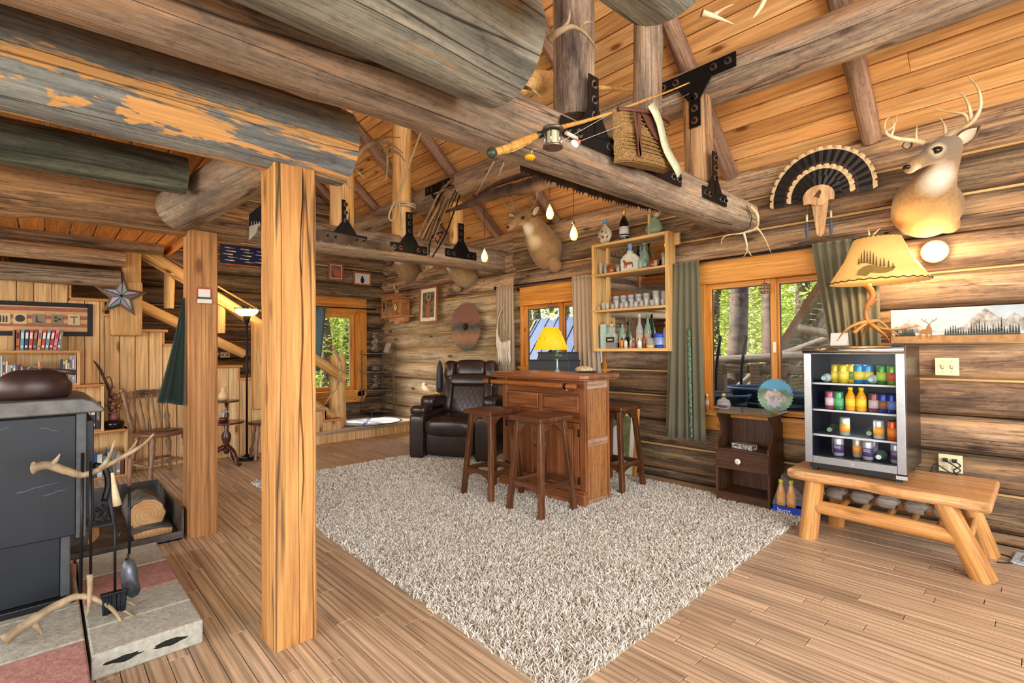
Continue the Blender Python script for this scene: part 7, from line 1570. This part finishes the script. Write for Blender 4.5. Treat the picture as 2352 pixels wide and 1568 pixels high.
# ---- wicker creel
CB_ = onx(1470, 330, -1.50); CR = thing('wicker_creel', 'wicker fishing creel with leather straps and a pale canvas band on the near tie beam', 'basket', CB_)
M_wk = plain('wicker', 'a8834c', .8, nscale=160, col2='6f5230', bump=1., detail=2); M_lt = plain('brown_creel_leather', '5a352a', .45, noise=.3, nscale=12)
b = MB(); rows = []
for i in range(9):
    z = -.135 + .27 * i / 8; rows.append([(.07 * math.sqrt(max(0, 1 - (k / 10) ** 4)) * (.9 + .1 * math.sin(i * PI * .5)) + .004 * (i % 2), .245 * (k / 10) * (1 + .05 * i / 8), z + .03 * (k / 10)) for k in range(-10, 11)])
b.grid(rows, False); b.add([r for r in rows[0]] , [tuple(range(21))]); b.obj('basket_body', M_wk, CR, solid=.006)
wv = MB()
for i in range(14): z = -.13 + .26 * i / 13; wv.tube([(.074 * math.sqrt(max(0, 1 - (k / 10) ** 4)) + .003 * (1 if (k + i) % 2 else -1), .247 * (k / 10), z + .03 * (k / 10)) for k in range(-10, 11)], .0042, 4)
wvo = wv.obj('wicker_strands', M_wk, CR); stuff(wvo)
MB().tube(curve([(.03, -.25, .10), (.08, -.12, .115), (.09, 0, .135), (.085, .14, .15), (.03, .25, .175)], 18), .012, 8).obj('rim_binding', M_lt, CR)
for y0, y1, w in ((-.14, -.14, .03), (-.2, -.12, .02)): MB().box((.086, (y0 + y1) / 2, -.02), (.006, w, .22), rot=((y1 - y0) * 3, 0, 0)).obj('leather_strap', M_lt, CR, bevel=.002)
MB().prism([(-.12, .1), (.12, .13), (.1, .02), (.02, 0), (-.06, .05)], .008, 'x', .082).obj('leather_flap', M_lt, CR, bevel=.002)
MB().grid([[(.105 + .01 * math.sin(i), lerp(-.06, .22, i / 8) + d * .028, lerp(.16, -.15, i / 8) + d * .022) for d in (-1, 1)] for i in range(9)]).obj('canvas_band', plain('pale_canvas', 'b4b89c', .85, noise=.15, nscale=60), CR, solid=.004)
# ---- paddle resting across the near truss posts
PD = thing('canoe_paddle', 'pale wooden paddle behind the truss posts of the near truss', 'paddle', onx(1240, 190, -2.0)); o0 = Vector(PD.location); q = lambda px, py, x=-2.0: onx(px, py, x) - o0
MB().tube([q(1300, 198), q(1455, 206)], .016, 10).obj('paddle_shaft', M_shelf, PD); MB().tube([q(1196, 214), q(1225, 190), q(1262, 190), q(1300, 198)], [.02, .075, .07, .016], 12, flat=.9).obj('paddle_blade', M_shelf, PD)
# ---- crosscut saws
M_saw = plain('rusty_saw_steel', '6a5a50', .5, .6, nscale=5, col2='453b36', bump=.1)
def saw(label, pts, x, h, bow=.0, flip=False, z_t=.03, step=.028):
    """thin blade in the plane X = x between two pixels of its toothed edge"""
    a, c = onx(*pts[0], x), onx(*pts[1], x); t = thing('crosscut_saw', label, 'saw', a); d = c - a; L = math.hypot(d.y, d.z); n = int(L / step); up = Vector((0, -d.z, d.y)).normalized()
    low = []; top = []; D = Vector((0, d.y, d.z)).normalized()
    for i in range(n):
        u0 = i / n; base = D * (L * u0) - up * (bow * 4 * u0 * (1 - u0))
        low.append(base + up * z_t * .9)
        if i % 5 != 4: low += [base + D * step * .25 + up * .003, base + D * step * .45 + up * .018]
        else: low += [base + D * step * .3 + up * z_t]
    low.append(D * L + up * z_t); 
    for i in range(9): u0 = 1 - i / 8; top.append(D * (L * u0) + up * h * (.6 + .4 * math.sin(PI * u0)))
    poly = [(p.y, p.z) for p in low + top]; MB().prism(poly, .003, 'x', 0).obj('blade', M_saw, t); return t, D, up, L
t, D, up, L = saw('long two-man crosscut saw hanging behind the near tie beam, teeth showing below it', ((1195, 402), (1560, 498)), -1.87, .13, bow=.035)
t, D, up, L = saw('crosscut saw lying along the side of the far tie beam beside the front post', ((560, 530), (905, 582)), T2 + .135, .12, bow=.0)
MB().box(D * -.06 + up * .08, (.04, .03, .2)).obj('handle', M_peelz, t, bevel=.008)
t, D, up, L = saw('saw under the far tie beam with a row of pale teeth', ((770, 585), (890, 596)), T2 - .02, .05, z_t=.02)
t = thing('hand_saw', 'dark hand saw with pale handle between the two square posts', 'saw', onx(584, 500, -4.0)); o0 = Vector(t.location); q = lambda px, py: onx(px, py, -4.0) - o0
MB().add([q(572, 492), q(600, 470), q(604, 510), q(572, 522)], [(0, 1, 2, 3)]).obj('blade', M_black, t, solid=.003)
b = MB()
for i in range(4): b.tube([q(577 + i * 6, 508), q(579 + i * 6, 520)], .004, 4)
b.obj('pale_teeth', flat('d8d4c4', .6), t); MB().add([q(572, 520), q(596, 512), q(588, 535), q(572, 552)], [(0, 1, 2, 3)]).obj('painted_handle', flat('b8c4b4', .6), t, solid=.008)
# ---- driftwood beam and its three bulbs
YD_ = 3.3; DW = thing('driftwood_pole', 'twisted dark driftwood hung by ropes over the bar, carrying the bulbs', 'driftwood', ony(1150, 440, YD_)); o0 = Vector(DW.location); q = lambda px, py, y=YD_: ony(px, py, y) - o0
M_dw = plain('dark_driftwood', '5a453c', .8, nscale=7, col2='2f2522', bump=.7, detail=8)
MB().tube(curve([q(1020, 487), q(1060, 475), q(1110, 455), q(1155, 440), q(1200, 432), q(1240, 420), q(1290, 402), q(1345, 395)], 36), radii([.006, .03, .05, .055, .062, .07, .075, .07], 36), 12, jit=.1).obj('trunk', M_dw, DW)
MB().tube(curve([q(1100, 445), q(1135, 425), q(1170, 412), q(1215, 398), q(1250, 392)], 20), radii([.01, .022, .025, .03, .02], 20), 8, jit=.12).obj('side_branch', M_dw, DW)
b = MB(); b.tube([q(1130, 438), q(1096, 440)], .008, 6)
MB().tube([q(1096, 445), q(1135, 370)], .0085, 6).obj('hanging_rope', M_rope, DW); MB().tube([q(1142, 412), q(1158, 372)], .0085, 6).obj('hanging_rope', M_rope, DW)
M_fil = plain('glowing_filament_bulb', 'ffd58a', .1, emit='ffa53a', estr=5)
for i, (px, pyt, pyb, lb) in enumerate(((1113, 465, 590, 'lit amber bulb hanging lowest and farthest left from the driftwood'), (1263, 420, 490, 'lit amber bulb hanging highest, right of the sideways deer antlers'), (1318, 448, 538, 'lit amber bulb on a chain-like cord nearest the shelf unit'))):
    c_ = ony(px, pyb, YD_); tp = ony(px, 398 if i else 470, YD_); s = 1.0; t = thing('pendant_bulb', lb, 'bulb', c_, group='bulbs under the driftwood')
    MB().lathe([(.004, -.052), (.022, -.045), (.032, -.02), (.033, 0), (.026, .03), (.015, .055), (.012, .062)], n=16).obj('glass_bulb', M_fil, t)
    MB().lathe([(.013, .06), (.016, .075), (.015, .1), (.007, .112)], n=12).obj('socket', M_chrome, t); MB().cyl((0, 0, .11), (0, 0, (tp - c_).z), .0028, n=5).obj('cord', M_black, t)
    light('POINT', 'bulb_glow', c_ + Vector((0, -.06, 0)), 5, (1, .66, .3), radius=.035)
# ---- sled
SLD = thing('wooden_sled', 'old wooden sled with iron runners hung on the far tie beam behind the rope', 'sled', onx(1010, 500, -4.55)); o0 = Vector(SLD.location); q = lambda px, py, x=-4.55: onx(px, py, x) - o0
M_sl = wood('worn_sled_slat', ['5a4636', '7f6850', 'a08a6c'], var=.15, knots=0, cracks=.5)
for i, (a, c) in enumerate((((966, 548), (1012, 462)), ((975, 551), (1018, 446)), ((984, 552), (1022, 452)), ((994, 548), (1031, 458)))):
    p, r_ = q(*a), q(*c); o = MB().box((0, 0, 0), ((r_ - p).length, .05, .012)).obj('slat', M_sl, SLD, bevel=.002); place_along(o, p + Vector((0, 0, 0)), r_); o.location = (p + r_) / 2
for nm, pts in (('side_runner', [(958, 545), (990, 482), (1005, 450), (1022, 428), (1040, 412)]), ('iron_runner', [(993, 590), (1020, 545), (1045, 480), (1058, 440), (1058, 415), (1048, 406), (1040, 410)]), ('iron_runner', [(985, 585), (988, 555), (996, 540), (1018, 532)])): MB().tube(curve([q(*p) for p in pts], 18), .009 if 'iron' in nm else .016, 6).obj(nm, M_black if 'iron' in nm else M_sl, SLD)
for a, c in (((997, 541), (1004, 556)), ((1018, 532), (1004, 560)), ((1010, 430), (1052, 424)), ((1030, 470), (1052, 425)), ((1036, 475), (1055, 430))): MB().tube([q(*a), q(*c)], .006, 5).obj('brace', M_black, SLD)
MB().tube([q(997, 445), q(1052, 426)], .02, 6, flat=.4).obj('cross_bar', M_sl, SLD)
# ---- rope knotted on the far post
RP = thing('knotted_rope', 'pale rope running down and knotted around the far truss post', 'rope', onx(912, 458, -4.72)); o0 = Vector(RP.location); q = lambda px, py, x=-4.72: onx(px, py, x) - o0
MB().tube([q(968, 300, -4.6), q(912, 455)], .011, 6).obj('rope_fall', M_rope, RP)
b = MB(); cc = Vector((T2, 2.92, q(925, 463).z + o0.z)) - o0
b.tube([cc + Vector((.13 * math.cos(a * PI / 8), .13 * math.sin(a * PI / 8), .01 * math.sin(a))) for a in range(16)], .012, 6, closed=True); b.tube([cc + Vector((.13 * math.cos(a * PI / 8), .13 * math.sin(a * PI / 8), -.02)) for a in range(16)], .012, 6, closed=True); b.obj('rope_wrap', M_rope, RP)
MB().tube(curve([q(910, 460), q(898, 480), q(893, 500), q(902, 506), q(908, 490), q(912, 462), q(920, 480), q(924, 505), q(923, 527)], 26), .01, 6).obj('rope_loop', M_rope, RP)
# ================================================================ SMALL THINGS
# ---- antler lamp on the fridge
ZT = FZ1 + .001; AL = thing('antler_lamp', 'table lamp of branching antlers with a painted hide shade on top of the fridge', 'lamp', (-.79, 3.95, ZT)); o0 = Vector(AL.location); q = lambda px, py, y=3.95: ony(px, py, y) - o0
M_hant = plain('honey_antler', 'b8803c', .35, nscale=10, col2='8a5522', bump=.2)
b = [(1992, 655), (2005, 680), (1990, 710), (1992, 735), (2015, 752), (2050, 757), (2110, 748)]
antler(AL, [q(*p) for p in b], .02, [[q(1992, 738), q(1965, 745, 3.9), q(1940, 760, 3.85), q(1922, 784, 3.84)], [q(2000, 745), q(2020, 760, 3.88), q(2035, 772, 3.85), q(2045, 786, 3.84)], [q(1998, 740), q(1985, 760, 3.98), q(1980, 784, 4.0)], [q(2030, 755), q(2050, 762, 4.0), q(2065, 770, 4.02)], [q(1998, 700), q(2010, 690), q(2020, 688)]], M_hant, name='antler_base', n=10, tip=.15)
antler(AL, [q(1960, 765, 3.9), q(1990, 742), q(2020, 738, 4.0), q(2045, 762, 4.05), q(2055, 786, 4.05)], .015, [], M_hant, name='antler_foot')
zs0, zs1 = q(2015, 648).z, q(2010, 548).z; cxs = q(2015, 600).x; 
M_hide = plain('lit_hide_shade', 'dcb06c', .6, nscale=5, col2='cc9a50', emit='dca860', estr=.35)
sh = MB(); n = 32; rows = [[(cxs + r * math.cos(2 * PI * k / n) * 1.0, r * .8 * math.sin(2 * PI * k / n), z) for k in range(n + 1)] for r, z in ((.272, zs0), (.235, zs0 + .06), (.18, zs0 + .15), (.125, zs1))]
sh.grid(rows); sho = sh.obj('lamp_shade', M_hide, AL, solid=.004)
for r, z, nm in ((.273, zs0, 'bottom_lacing'), (.126, zs1, 'top_lacing')): MB().tube([(cxs + (r + .004 * (k % 2)) * math.cos(2 * PI * k / 60), (r + .004 * (k % 2)) * .8 * math.sin(2 * PI * k / 60), z + .008 * (k % 2)) for k in range(60)], .0035, 5, closed=True).obj(nm, flat('3a2a1c', .7), sho)
def onshade(px, py):   # a point on the shade's front for the painted scene
    z = q(px, py).z; f = (z - zs0) / (zs1 - zs0); r = lerp(.272, .125, f) + .004; x = q(px, py, 3.95 - .8 * r).x; x = max(-.95 * r, min(.95 * r, x - cxs)); return Vector((cxs + x, -.8 * math.sqrt(r * r - x * x), z))
pm = flat('5c4a26', .8); b = MB()
for px, py, h in [(1972, 615, 16), (1978, 612, 26), (1985, 612, 34), (1992, 612, 30), (1999, 614, 34), (2006, 616, 30), (2013, 618, 24), (2022, 620, 20), (2030, 620, 22), (2040, 622, 18), (2050, 624, 14)]:
    for k in range(5): a = onshade(px - 3.5 * (1 - k * .15), py - h * k * .18); c = onshade(px + 3.5 * (1 - k * .15), py - h * k * .18); d = onshade(px, py - h * (k * .18 + .28)); b.add([a, c, d], [(0, 1, 2)])
stuff(b.obj('painted_pines', pm, sho)); b = MB(); el = [(1966, 640), (1972, 628), (1984, 620), (2000, 616), (2020, 620), (2040, 622), (2056, 618), (2050, 628), (2036, 634), (2020, 636), (2000, 634), (1990, 642)]
P_el = [onshade(*p) for p in el]; cen = onshade(2008, 628); b.add(P_el + [cen], [(i, (i + 1) % len(el), len(el)) for i in range(len(el))]); b.obj('painted_moose', flat('8a6e34', .8), sho)
MB().tube([q(1998, 548), q(1996, 535), q(1994, 524)], [.007, .005, .002], 6).obj('antler_finial', M_antlerw, AL); MB().tube([q(2000, 546), q(2008, 536), q(2022, 524)], [.007, .005, .002], 6).obj('antler_finial', M_antlerw, AL)
light('POINT', 'antler_lamp_glow', Vector((o0.x + cxs, 3.95, o0.z + zs0 + .14)), 7, (1, .74, .4), radius=.05)
nc = thing('note_card', 'folded white card standing on the fridge beside the antler lamp', 'card', (ony(1926, 775, 3.9).x, 3.9, ZT)); MB().add([(-.05, 0, 0), (.05, 0, 0), (.05, .02, .085), (-.05, .02, .085), (-.05, .05, 0), (.05, .05, 0)], [(0, 1, 2, 3), (3, 2, 5, 4)]).obj('card', flat('cfccc8', .7), nc, solid=.001)
# ---- amber lamp and dark stacked boxes behind the bar
b1 = thing('dark_cabinet', 'low dark cabinet behind the bar, below the small window', 'cabinet', (-3.72, 4.08, 0)); 
for p, r_, nm in (((-.26, -.12, .03), (.26, .16, .98), 'cabinet_body'), ((-.28, -.14, .98), (.28, .18, 1.0), 'cabinet_top')): MB().b2(p, r_).obj(nm, flat('2a2c32', .5), b1, bevel=.004)
for x in (-.24, .2): MB().b2((x, -.1, 0), (x + .04, .14, .03)).obj('foot', M_dark, b1)
def dbox(label, x0, x1, z0, z1, y=4.0): t = thing('storage_box', label, 'box', ((x0 + x1) / 2, y, z0), group='dark boxes by the small window'); w = (x1 - x0) / 2; MB().b2((-w, -.08, 0), (w, .1, z1 - z0 - .012)).obj('box_body', flat('3c434c', .4), t, bevel=.003); MB().b2((-w - .004, -.085, z1 - z0 - .012), (w + .004, .105, z1 - z0)).obj('lid', flat('2c323a', .4), t, bevel=.003)
zA0 = ony(1262, 826, 3.95).z; zB0 = ony(1262, 808, 3.95).z; xx = lambda px: ony(px, 815, 3.95).x
dbox('wide dark blue-grey box under the amber lamp, on the low cabinet', xx(1218), xx(1311), 1.0, zA0); dbox('smaller dark box directly under the amber lamp', xx(1240), xx(1307), zA0, zB0)
L2 = thing('amber_lamp', 'small lamp with glowing amber painted shade in front of the small window', 'lamp', (xx(1258), 4.0, zB0)); o0 = Vector(L2.location); z0 = .0; z0, z1 = ony(1258, 805, 4.0).z - o0.z, ony(1258, 752, 4.0).z - o0.z
MB().lathe([(.03, 0), (.03, .01), (.008, .02), (.008, z1 - .03)], n=12).obj('lamp_base', M_black, L2)
M_amb2 = plain('amber_shade', 'e09a1c', .5, nscale=6, col2='c87c10', emit='e89010', estr=1.0)
s2_ = MB(); s2_.grid([[(r * math.cos(2 * PI * k / 24), r * .8 * math.sin(2 * PI * k / 24), z) for k in range(25)] for r, z in ((.205, z0 + .01), (.15, (z0 + z1) / 2 + .01), (.085, z1))]); s2o = s2_.obj('lamp_shade', M_amb2, L2, solid=.003)
for i in range(7): x = -.07 + i * .02; h = .05 + .02 * ((i * 3) % 4); z = z0 + .06; y = -.8 * math.sqrt(max(0, .17 ** 2 - x * x)) - .004; MB().add([(x - .01, y, z), (x + .01, y, z), (x * .9, y * .82, z + h)], [(0, 1, 2)]).obj('painted_pine', flat('4a3a10', .8), s2o)
# ---- on the bar: moose goblet and fur
ZB_ = .012 + 1.0465
MG = thing('animal_goblet', 'green patinated animal-head goblet on a slender stem on the bar top', 'figurine', (ony(1280, 843, 3.38).x, 3.38, ZB_)); M_pat = plain('green_patina', '5a7a62', .4, .3, nscale=30, col2='2f4a3c')
MB().lathe([(.028, 0), (.03, .008), (.012, .02), (.008, .05), (.007, .09), (.01, .12)], n=14).obj('stem', flat('9ab0b4', .3, metal=.4), MG)
b = MB(); b.sph((-.012, 0, .15), (.03, .022, .032)); b.sph((.03, 0, .145), (.03, .018, .016)); b.sph((-.04, 0, .18), (.012, .03, .006)); b.sph((-.02, .0, .19), (.016, .04, .006)); b.obj('animal_head', M_pat, MG); b = MB(); b.tube([(-.02, 0, .12), (-.018, 0, .1)], .014, 8); b.obj('neck', M_pat, MG)
fh = thing('fur_hat', 'cream and brown fur cap lying at the back of the bar top', 'hat', (ony(1345, 842, 3.46).x, 3.44, ZB_)); b = MB(); b.sph((0, 0, .025), (.09, .06, .032), 20, 10); o = b.obj('fur_body', plain('cream_fur', 'd8c8a8', .95, nscale=60, col2='a88a64', bump=.8), fh); MB().sph((.03, 0, .008), (.1, .065, .012), 20, 8).obj('brown_brim', flat('4a2c20', .9), fh)
# ---- framed print leaning on the wall behind the far stool
a, c = ony(1460, 1060, 4.22), ony(1412, 975, 4.22)
LPn = thing('leaning_print', 'orange-framed print of a white dress leaning against the wall behind the far stool', 'picture', (a.x - .17, 4.2, .345), rot=(-.12, 0, 0)); pframe(LPn, .40, .68, .028, M_trimz, flat('e8e6dc', .8), plain('dress_print', '5c6a50', .6, nscale=8, col2='8a9460'), .06)
layer(LPn, [(-.06, .14), (-.02, .16), (.02, .02), (.08, -.2), (-.14, -.2), (-.13, .1)], .0065, .0008, 'printed_dress', flat('e4e2ea', .8))
# ---- nightstand things
NT_ = .735 + .0185
t = bot('crown_bottle', 'empty round cut-glass bottle with a gold cap on the nightstand', [(.03, 0), (.05, .01), (.06, .04), (.05, .075), (.02, .09), (.014, .105)], M_bg, sy=.55); t.location = (ony(1666, 935, 4.15).x, 4.12, NT_); MB().lathe([(.016, .1), (.018, .125), (.008, .135)], n=12).obj('cap', flat('c8a848', .3, metal=.8), t); MB().lathe([(.05, .015), (.057, .035), (.05, .06)], n=18, sy=.58).obj('maroon_label', flat('6a3a48', .5, alpha=.7), t)
PB = thing('saw_disc', 'small toothed saw disc painted with blue sky and snowy mountains standing on the nightstand', 'saw blade', (ony(1780, 925, 4.16).x, 4.16, NT_ + .135), rot=(-.12, 0, 0)); blade(PB, .135, 30, painted('blue_mountain_paint', '3f9ac8', '7aa88a', '3d5c2c', -.12, .16), hole=.001, tooth=.01)
layer(PB, [(-.09, -.01), (-.05, .04), (-.02, .03), (.0, .055), (.03, .03), (.06, .01), (.09, -.03), (.03, -.05), (-.06, -.045)], -.0005, .0008, 'painted_mountains', plain('snowy_peaks', 'd8d4d0', .5, nscale=30, col2='8a8288')); layer(PB, [(-.06, -.045), (.03, -.05), (.05, -.09), (.02, -.075), (-.0, -.1), (-.03, -.07), (-.05, -.085)], -.0014, .0008, 'painted_snow', flat('b8b4d8', .5))
PB.rotation_euler = (-.1, 0, .0)
bb = thing('patterned_box', 'small black and white patterned box lying on the open nightstand shelf', 'box', (NX0 + NW * .47, 4.14, .4455), rot=(0, 0, -.15)); MB().b2((-.085, -.04, 0), (.085, .04, .034)).obj('box_body', plain('monochrome_pattern', 'c8c4bc', .6, nscale=55, col2='1c1a18', detail=1), bb, bevel=.002); MB().b2((-.087, -.042, .034), (.087, .042, .04)).obj('lid', plain('monochrome_lid', 'd0ccc4', .6, nscale=70, col2='5a5650', detail=1), bb)
# ---- juice pack
JP = thing('drink_pack', 'torn plastic-wrapped pack with a blue cardboard tray beside the nightstand', 'package', (-1.44, 4.10, .0)); JP.scale = (1.1, 1, 1.25); M_blue = flat('1438a8', .5)
for p, r_ in (((-.0, -.05, 0), (.26, -.047, .06)), ((0, .13, 0), (.26, .133, .06)), ((0, -.05, 0), (.003, .13, .06)), ((.257, -.05, 0), (.26, .13, .06)), ((0, -.05, 0), (.26, .13, .004))): MB().b2(p, r_).obj('tray_side', M_blue, JP)
text(JP, 'burst', .04, (.075, -.0515, .032), (PI / 2, 0, 0), M_white)
for x, y, lay, lb in ((.045, -.005, 0, 'orange juice bottle with yellow cap standing in the blue tray, outer one'), (.105, .01, 0, 'orange juice bottle standing second in the blue tray'), (.20, .02, 1, 'tilted drink bottle with yellow cap at the bench end of the pack')):
    t = thing('juice_bottle', lb, 'bottle', (-1.44 + x * 1.1, 4.10 + y, .006), rot=(0, .5 if lay else 0, 0)); t.scale = (1.1, 1.1, 1.2); MB().lathe([(.024, 0), (.028, .01), (.028, .05), (.026, .09), (.028, .12), (.018, .16), (.011, .185), (.011, .195)], n=16).obj('bottle_body', flat('e8a018' if not lay else '9a8070', .15), t); MB().lathe([(.0285, .06), (.0268, .09), (.0285, .11)], n=16).obj('label_band', plain('orange_label', 'e8802a', .5, nscale=40, col2='f0c040'), t); MB().cyl((0, 0, .19), (0, 0, .212), .014, n=12).obj('cap', flat('d8d83c', .4), t)
b = MB(); b.add([(.0, -.05, .06), (.0, .13, .06), (.05, .0, .24), (.05, .06, .24), (.12, -.04, .2), (.12, .1, .2), (.26, -.05, .09), (.26, .13, .09)], [(0, 2, 3, 1), (2, 4, 5, 3), (4, 6, 7, 5), (0, 6, 4, 2)]); b.obj('plastic_wrap', plain('clear_wrap', 'd8d8d8', .12, spec=.8, alpha=.16), JP)
# ---- mat and bench-side
MT = thing('bath_mat', 'pale blue patterned mat on the floor past the bench, cut off by the frame', 'mat', (-.16, 4.1, .0)); MB().prism([(0, 0), (.55, -.07), (.55, .2), (.02, .22)], .012, 'z', .001).obj('mat_body', plain('pale_blue_weave', 'c0ccd4', .95, nscale=50, col2='a0b0bc', bump=.6), MT, bevel=.004); MB().tube([(.05, .045, .014), (.5, -.01, .014), (.5, .15, .014), (.06, .17, .014)], .006, 5, closed=True).obj('woven_border', flat('8a9cb4', .9), MT)
# ---- corner shelf by wall_back with figures
KX, KY = onx(868, 930, -7.6).x, 4.02
KS = thing('corner_shelf', 'spindle corner shelf with four grey-brown tiers on the stair landing', 'shelf', (-7.72, 4.1, PZ)); M_ks = plain('dusty_walnut', '5f5044', .4, noise=.25, nscale=9)
zt_ = [onx(868, py, -7.6).z - PZ for py in (941, 897, 855, 813)]; zt_[0] = .07
for z in zt_: MB().prism([(-.2, .24), (-.22, -.2), (-.1, -.22), (.08, -.16), (.2, -.02), (.26, .2), (.2, .24)], .016, 'z', z).obj('tier', M_ks, KS, bevel=.003)
for x, y in ((-.2, -.17), (.22, .19), (-.17, .2)): MB().lathe([((.008 if k % 2 else .014), z) for k, z in enumerate([0] + [.03 + i * (zt_[3] + .04) / 22 for i in range(23)])], n=8).obj('spindle', M_ks, KS, loc=(x, y, 0))
MB().lathe([(.01, 0), (.016, .03), (.01, .068)], n=8).obj('front_foot', M_ks, KS, loc=(.05, -.12, 0))
def figur(label, z, s, hs): 
    t = thing('figurine', label, 'figurine', (-7.72, 4.08, PZ + z + .0165), group='pewter-coloured figures on the corner shelf'); b = MB()
    for c, r in hs: b.sph([v * s for v in c], [v * s for v in (r if hasattr(r, '__len__') else (r, r, r))], 10, 8)
    b.obj('figure_body', plain('pewter_figure', '8a7f70', .4, .3, nscale=40, col2='4a4038', bump=.8), t); return t
figur('tall grey figure group on the topmost tier of the corner shelf', zt_[3], 1, [((0, 0, .07), (.09, .07, .07)), ((-.03, 0, .17), (.06, .05, .08)), ((.03, 0, .2), (.05, .04, .09)), ((-.02, 0, .28), .045), ((.05, -.02, .1), (.04, .04, .07)), ((.0, .0, .33), (.06, .05, .03))])
figur('low reclining pale figure on the second tier from the top', zt_[2], 1, [((0, 0, .03), (.12, .06, .03)), ((-.02, 0, .07), (.05, .04, .04)), ((.05, 0, .06), (.05, .04, .03)), ((-.02, 0, .12), .03)])
figur('seated figure with raised arms on the third tier', zt_[1], 1, [((0, 0, .06), (.06, .05, .06)), ((0, 0, .15), (.045, .04, .06)), ((0, 0, .22), .035), ((-.06, -.01, .17), (.03, .025, .03)), ((.06, -.01, .12), (.035, .03, .025)), ((-.05, -.03, .03), (.05, .04, .03))])
pf = thing('photo_frame', 'small tilted photo frame on the topmost tier of the corner shelf', 'picture', (-7.52, 4.16, PZ + zt_[3] + .017), rot=(-.25, .2, .5)); MB().b2((-.055, 0, 0), (.055, .01, .19)).obj('frame', flat('7a6a5c', .5), pf, bevel=.003); MB().b2((-.04, -.002, .015), (.04, .001, .175)).obj('photo', plain('faded_photo', 'c0b0a8', .5, nscale=30, col2='7a5a58'), pf)
# ---- oval rug on the landing
OR_ = onz(850, 968, PZ); OV = thing('oval_rug', 'oval rug with a star and feather pattern on the stair landing', 'rug', (OR_.x, OR_.y - .05, PZ + .0005)); n = 36
MB().prism([(.50 * math.cos(2 * PI * k / n), .52 * math.sin(2 * PI * k / n)) for k in range(n)], .008, 'z', 0).obj('rug_body', plain('cream_woven_rug', 'cfcac4', .95, nscale=6, col2='8a90a0'), OV)
MB().tube([(.49 * math.cos(2 * PI * k / n), .51 * math.sin(2 * PI * k / n), .008) for k in range(n)], .012, 5, closed=True).obj('dark_border', flat('33323a', .9), OV)
for k in range(8): a = k * PI / 4 + .2; MB().prism([(0, 0), (.14 * math.cos(a - .25), .14 * math.sin(a - .25)), (.42 * math.cos(a), .44 * math.sin(a)), (.14 * math.cos(a + .25), .14 * math.sin(a + .25))], .002, 'z', .008).obj('star_point', flat(['5a6478', '9a7060', 'b8b4b8', '44506a'][k % 4], .9), OV)
# ---- antler on the newel post, cubby below the steps
ant('long slender antler tied to the front of the newel post', [(765, 795, -6.58), (783, 840, -6.55), (775, 885, -6.55), (755, 915, -6.55), (744, 931, -6.55)], .022, [])
nb = thing('step_box', 'small open wooden box with a pale top beside the newel post', 'box', tuple(onz(738, 1020, 0))[:2] + (0,)); 
zt2 = onx(740, 942, nb.location.x).z
for p, r_, m in (((-.3, -.35, 0), (0, -.33, zt2), M_knotty), ((-.3, .05, 0), (0, .07, zt2), M_knotty), ((-.3, -.37, zt2), (.02, .09, zt2 + .03), flat('b8b0a8', .4)), ((-.3, -.35, 0), (-.28, .07, zt2), M_knotty), ((-.3, -.35, 0), (0, .07, .02), M_knottyx), ((-.3, -.35, zt2 - .2), (0, .07, zt2 - .18), M_knottyx), ((-.02, -.35, zt2 - .18), (0, .07, zt2), M_knotty)): MB().b2(p, r_).obj('panel', m, nb, bevel=.002)
# ---- ornaments and a bottle at the windows
for px, py, lb in ((1756, 662, 'round wire ornament hanging at the top of the large window mullion'), (1266, 704, 'round wire ornament hanging at the top of the small window')):
    t = thing('window_ornament', lb, 'ornament', ony(px, py, 4.33)); b = MB()
    for i in range(5): a = i * PI / 5; b.tube([(.045 * math.cos(q * PI / 8) * math.cos(a), .03 * math.cos(q * PI / 8) * math.sin(a), .045 * math.sin(q * PI / 8)) for q in range(16)], .003, 4, closed=True)
    for z in (-.025, 0, .025): r = math.sqrt(.045 ** 2 - z * z); b.tube([(r * math.cos(q * PI / 8), .66 * r * math.sin(q * PI / 8), z) for q in range(16)], .003, 4, closed=True)
    b.obj('wire_ball', flat('8a6a4a', .5), t); MB().cyl((0, 0, .045), (0, 0, .08), .0015, n=5).obj('hanging_thread', M_black, t)
t = bot('sill_bottle', 'small orange bottle with pale label on the large window sill by the curtain', [(.016, 0), (.018, .01), (.018, .1), (.01, .125), (.008, .14)], flat('c87830', .3)); t.location = (-2.075, 4.332, .6955); MB().lathe([(.0185, .05), (.0185, .1)], n=14).obj('label', flat('d0b8a8', .6), t); MB().lathe([(.01, .135), (.01, .155)], n=10).obj('cap', M_white, t)
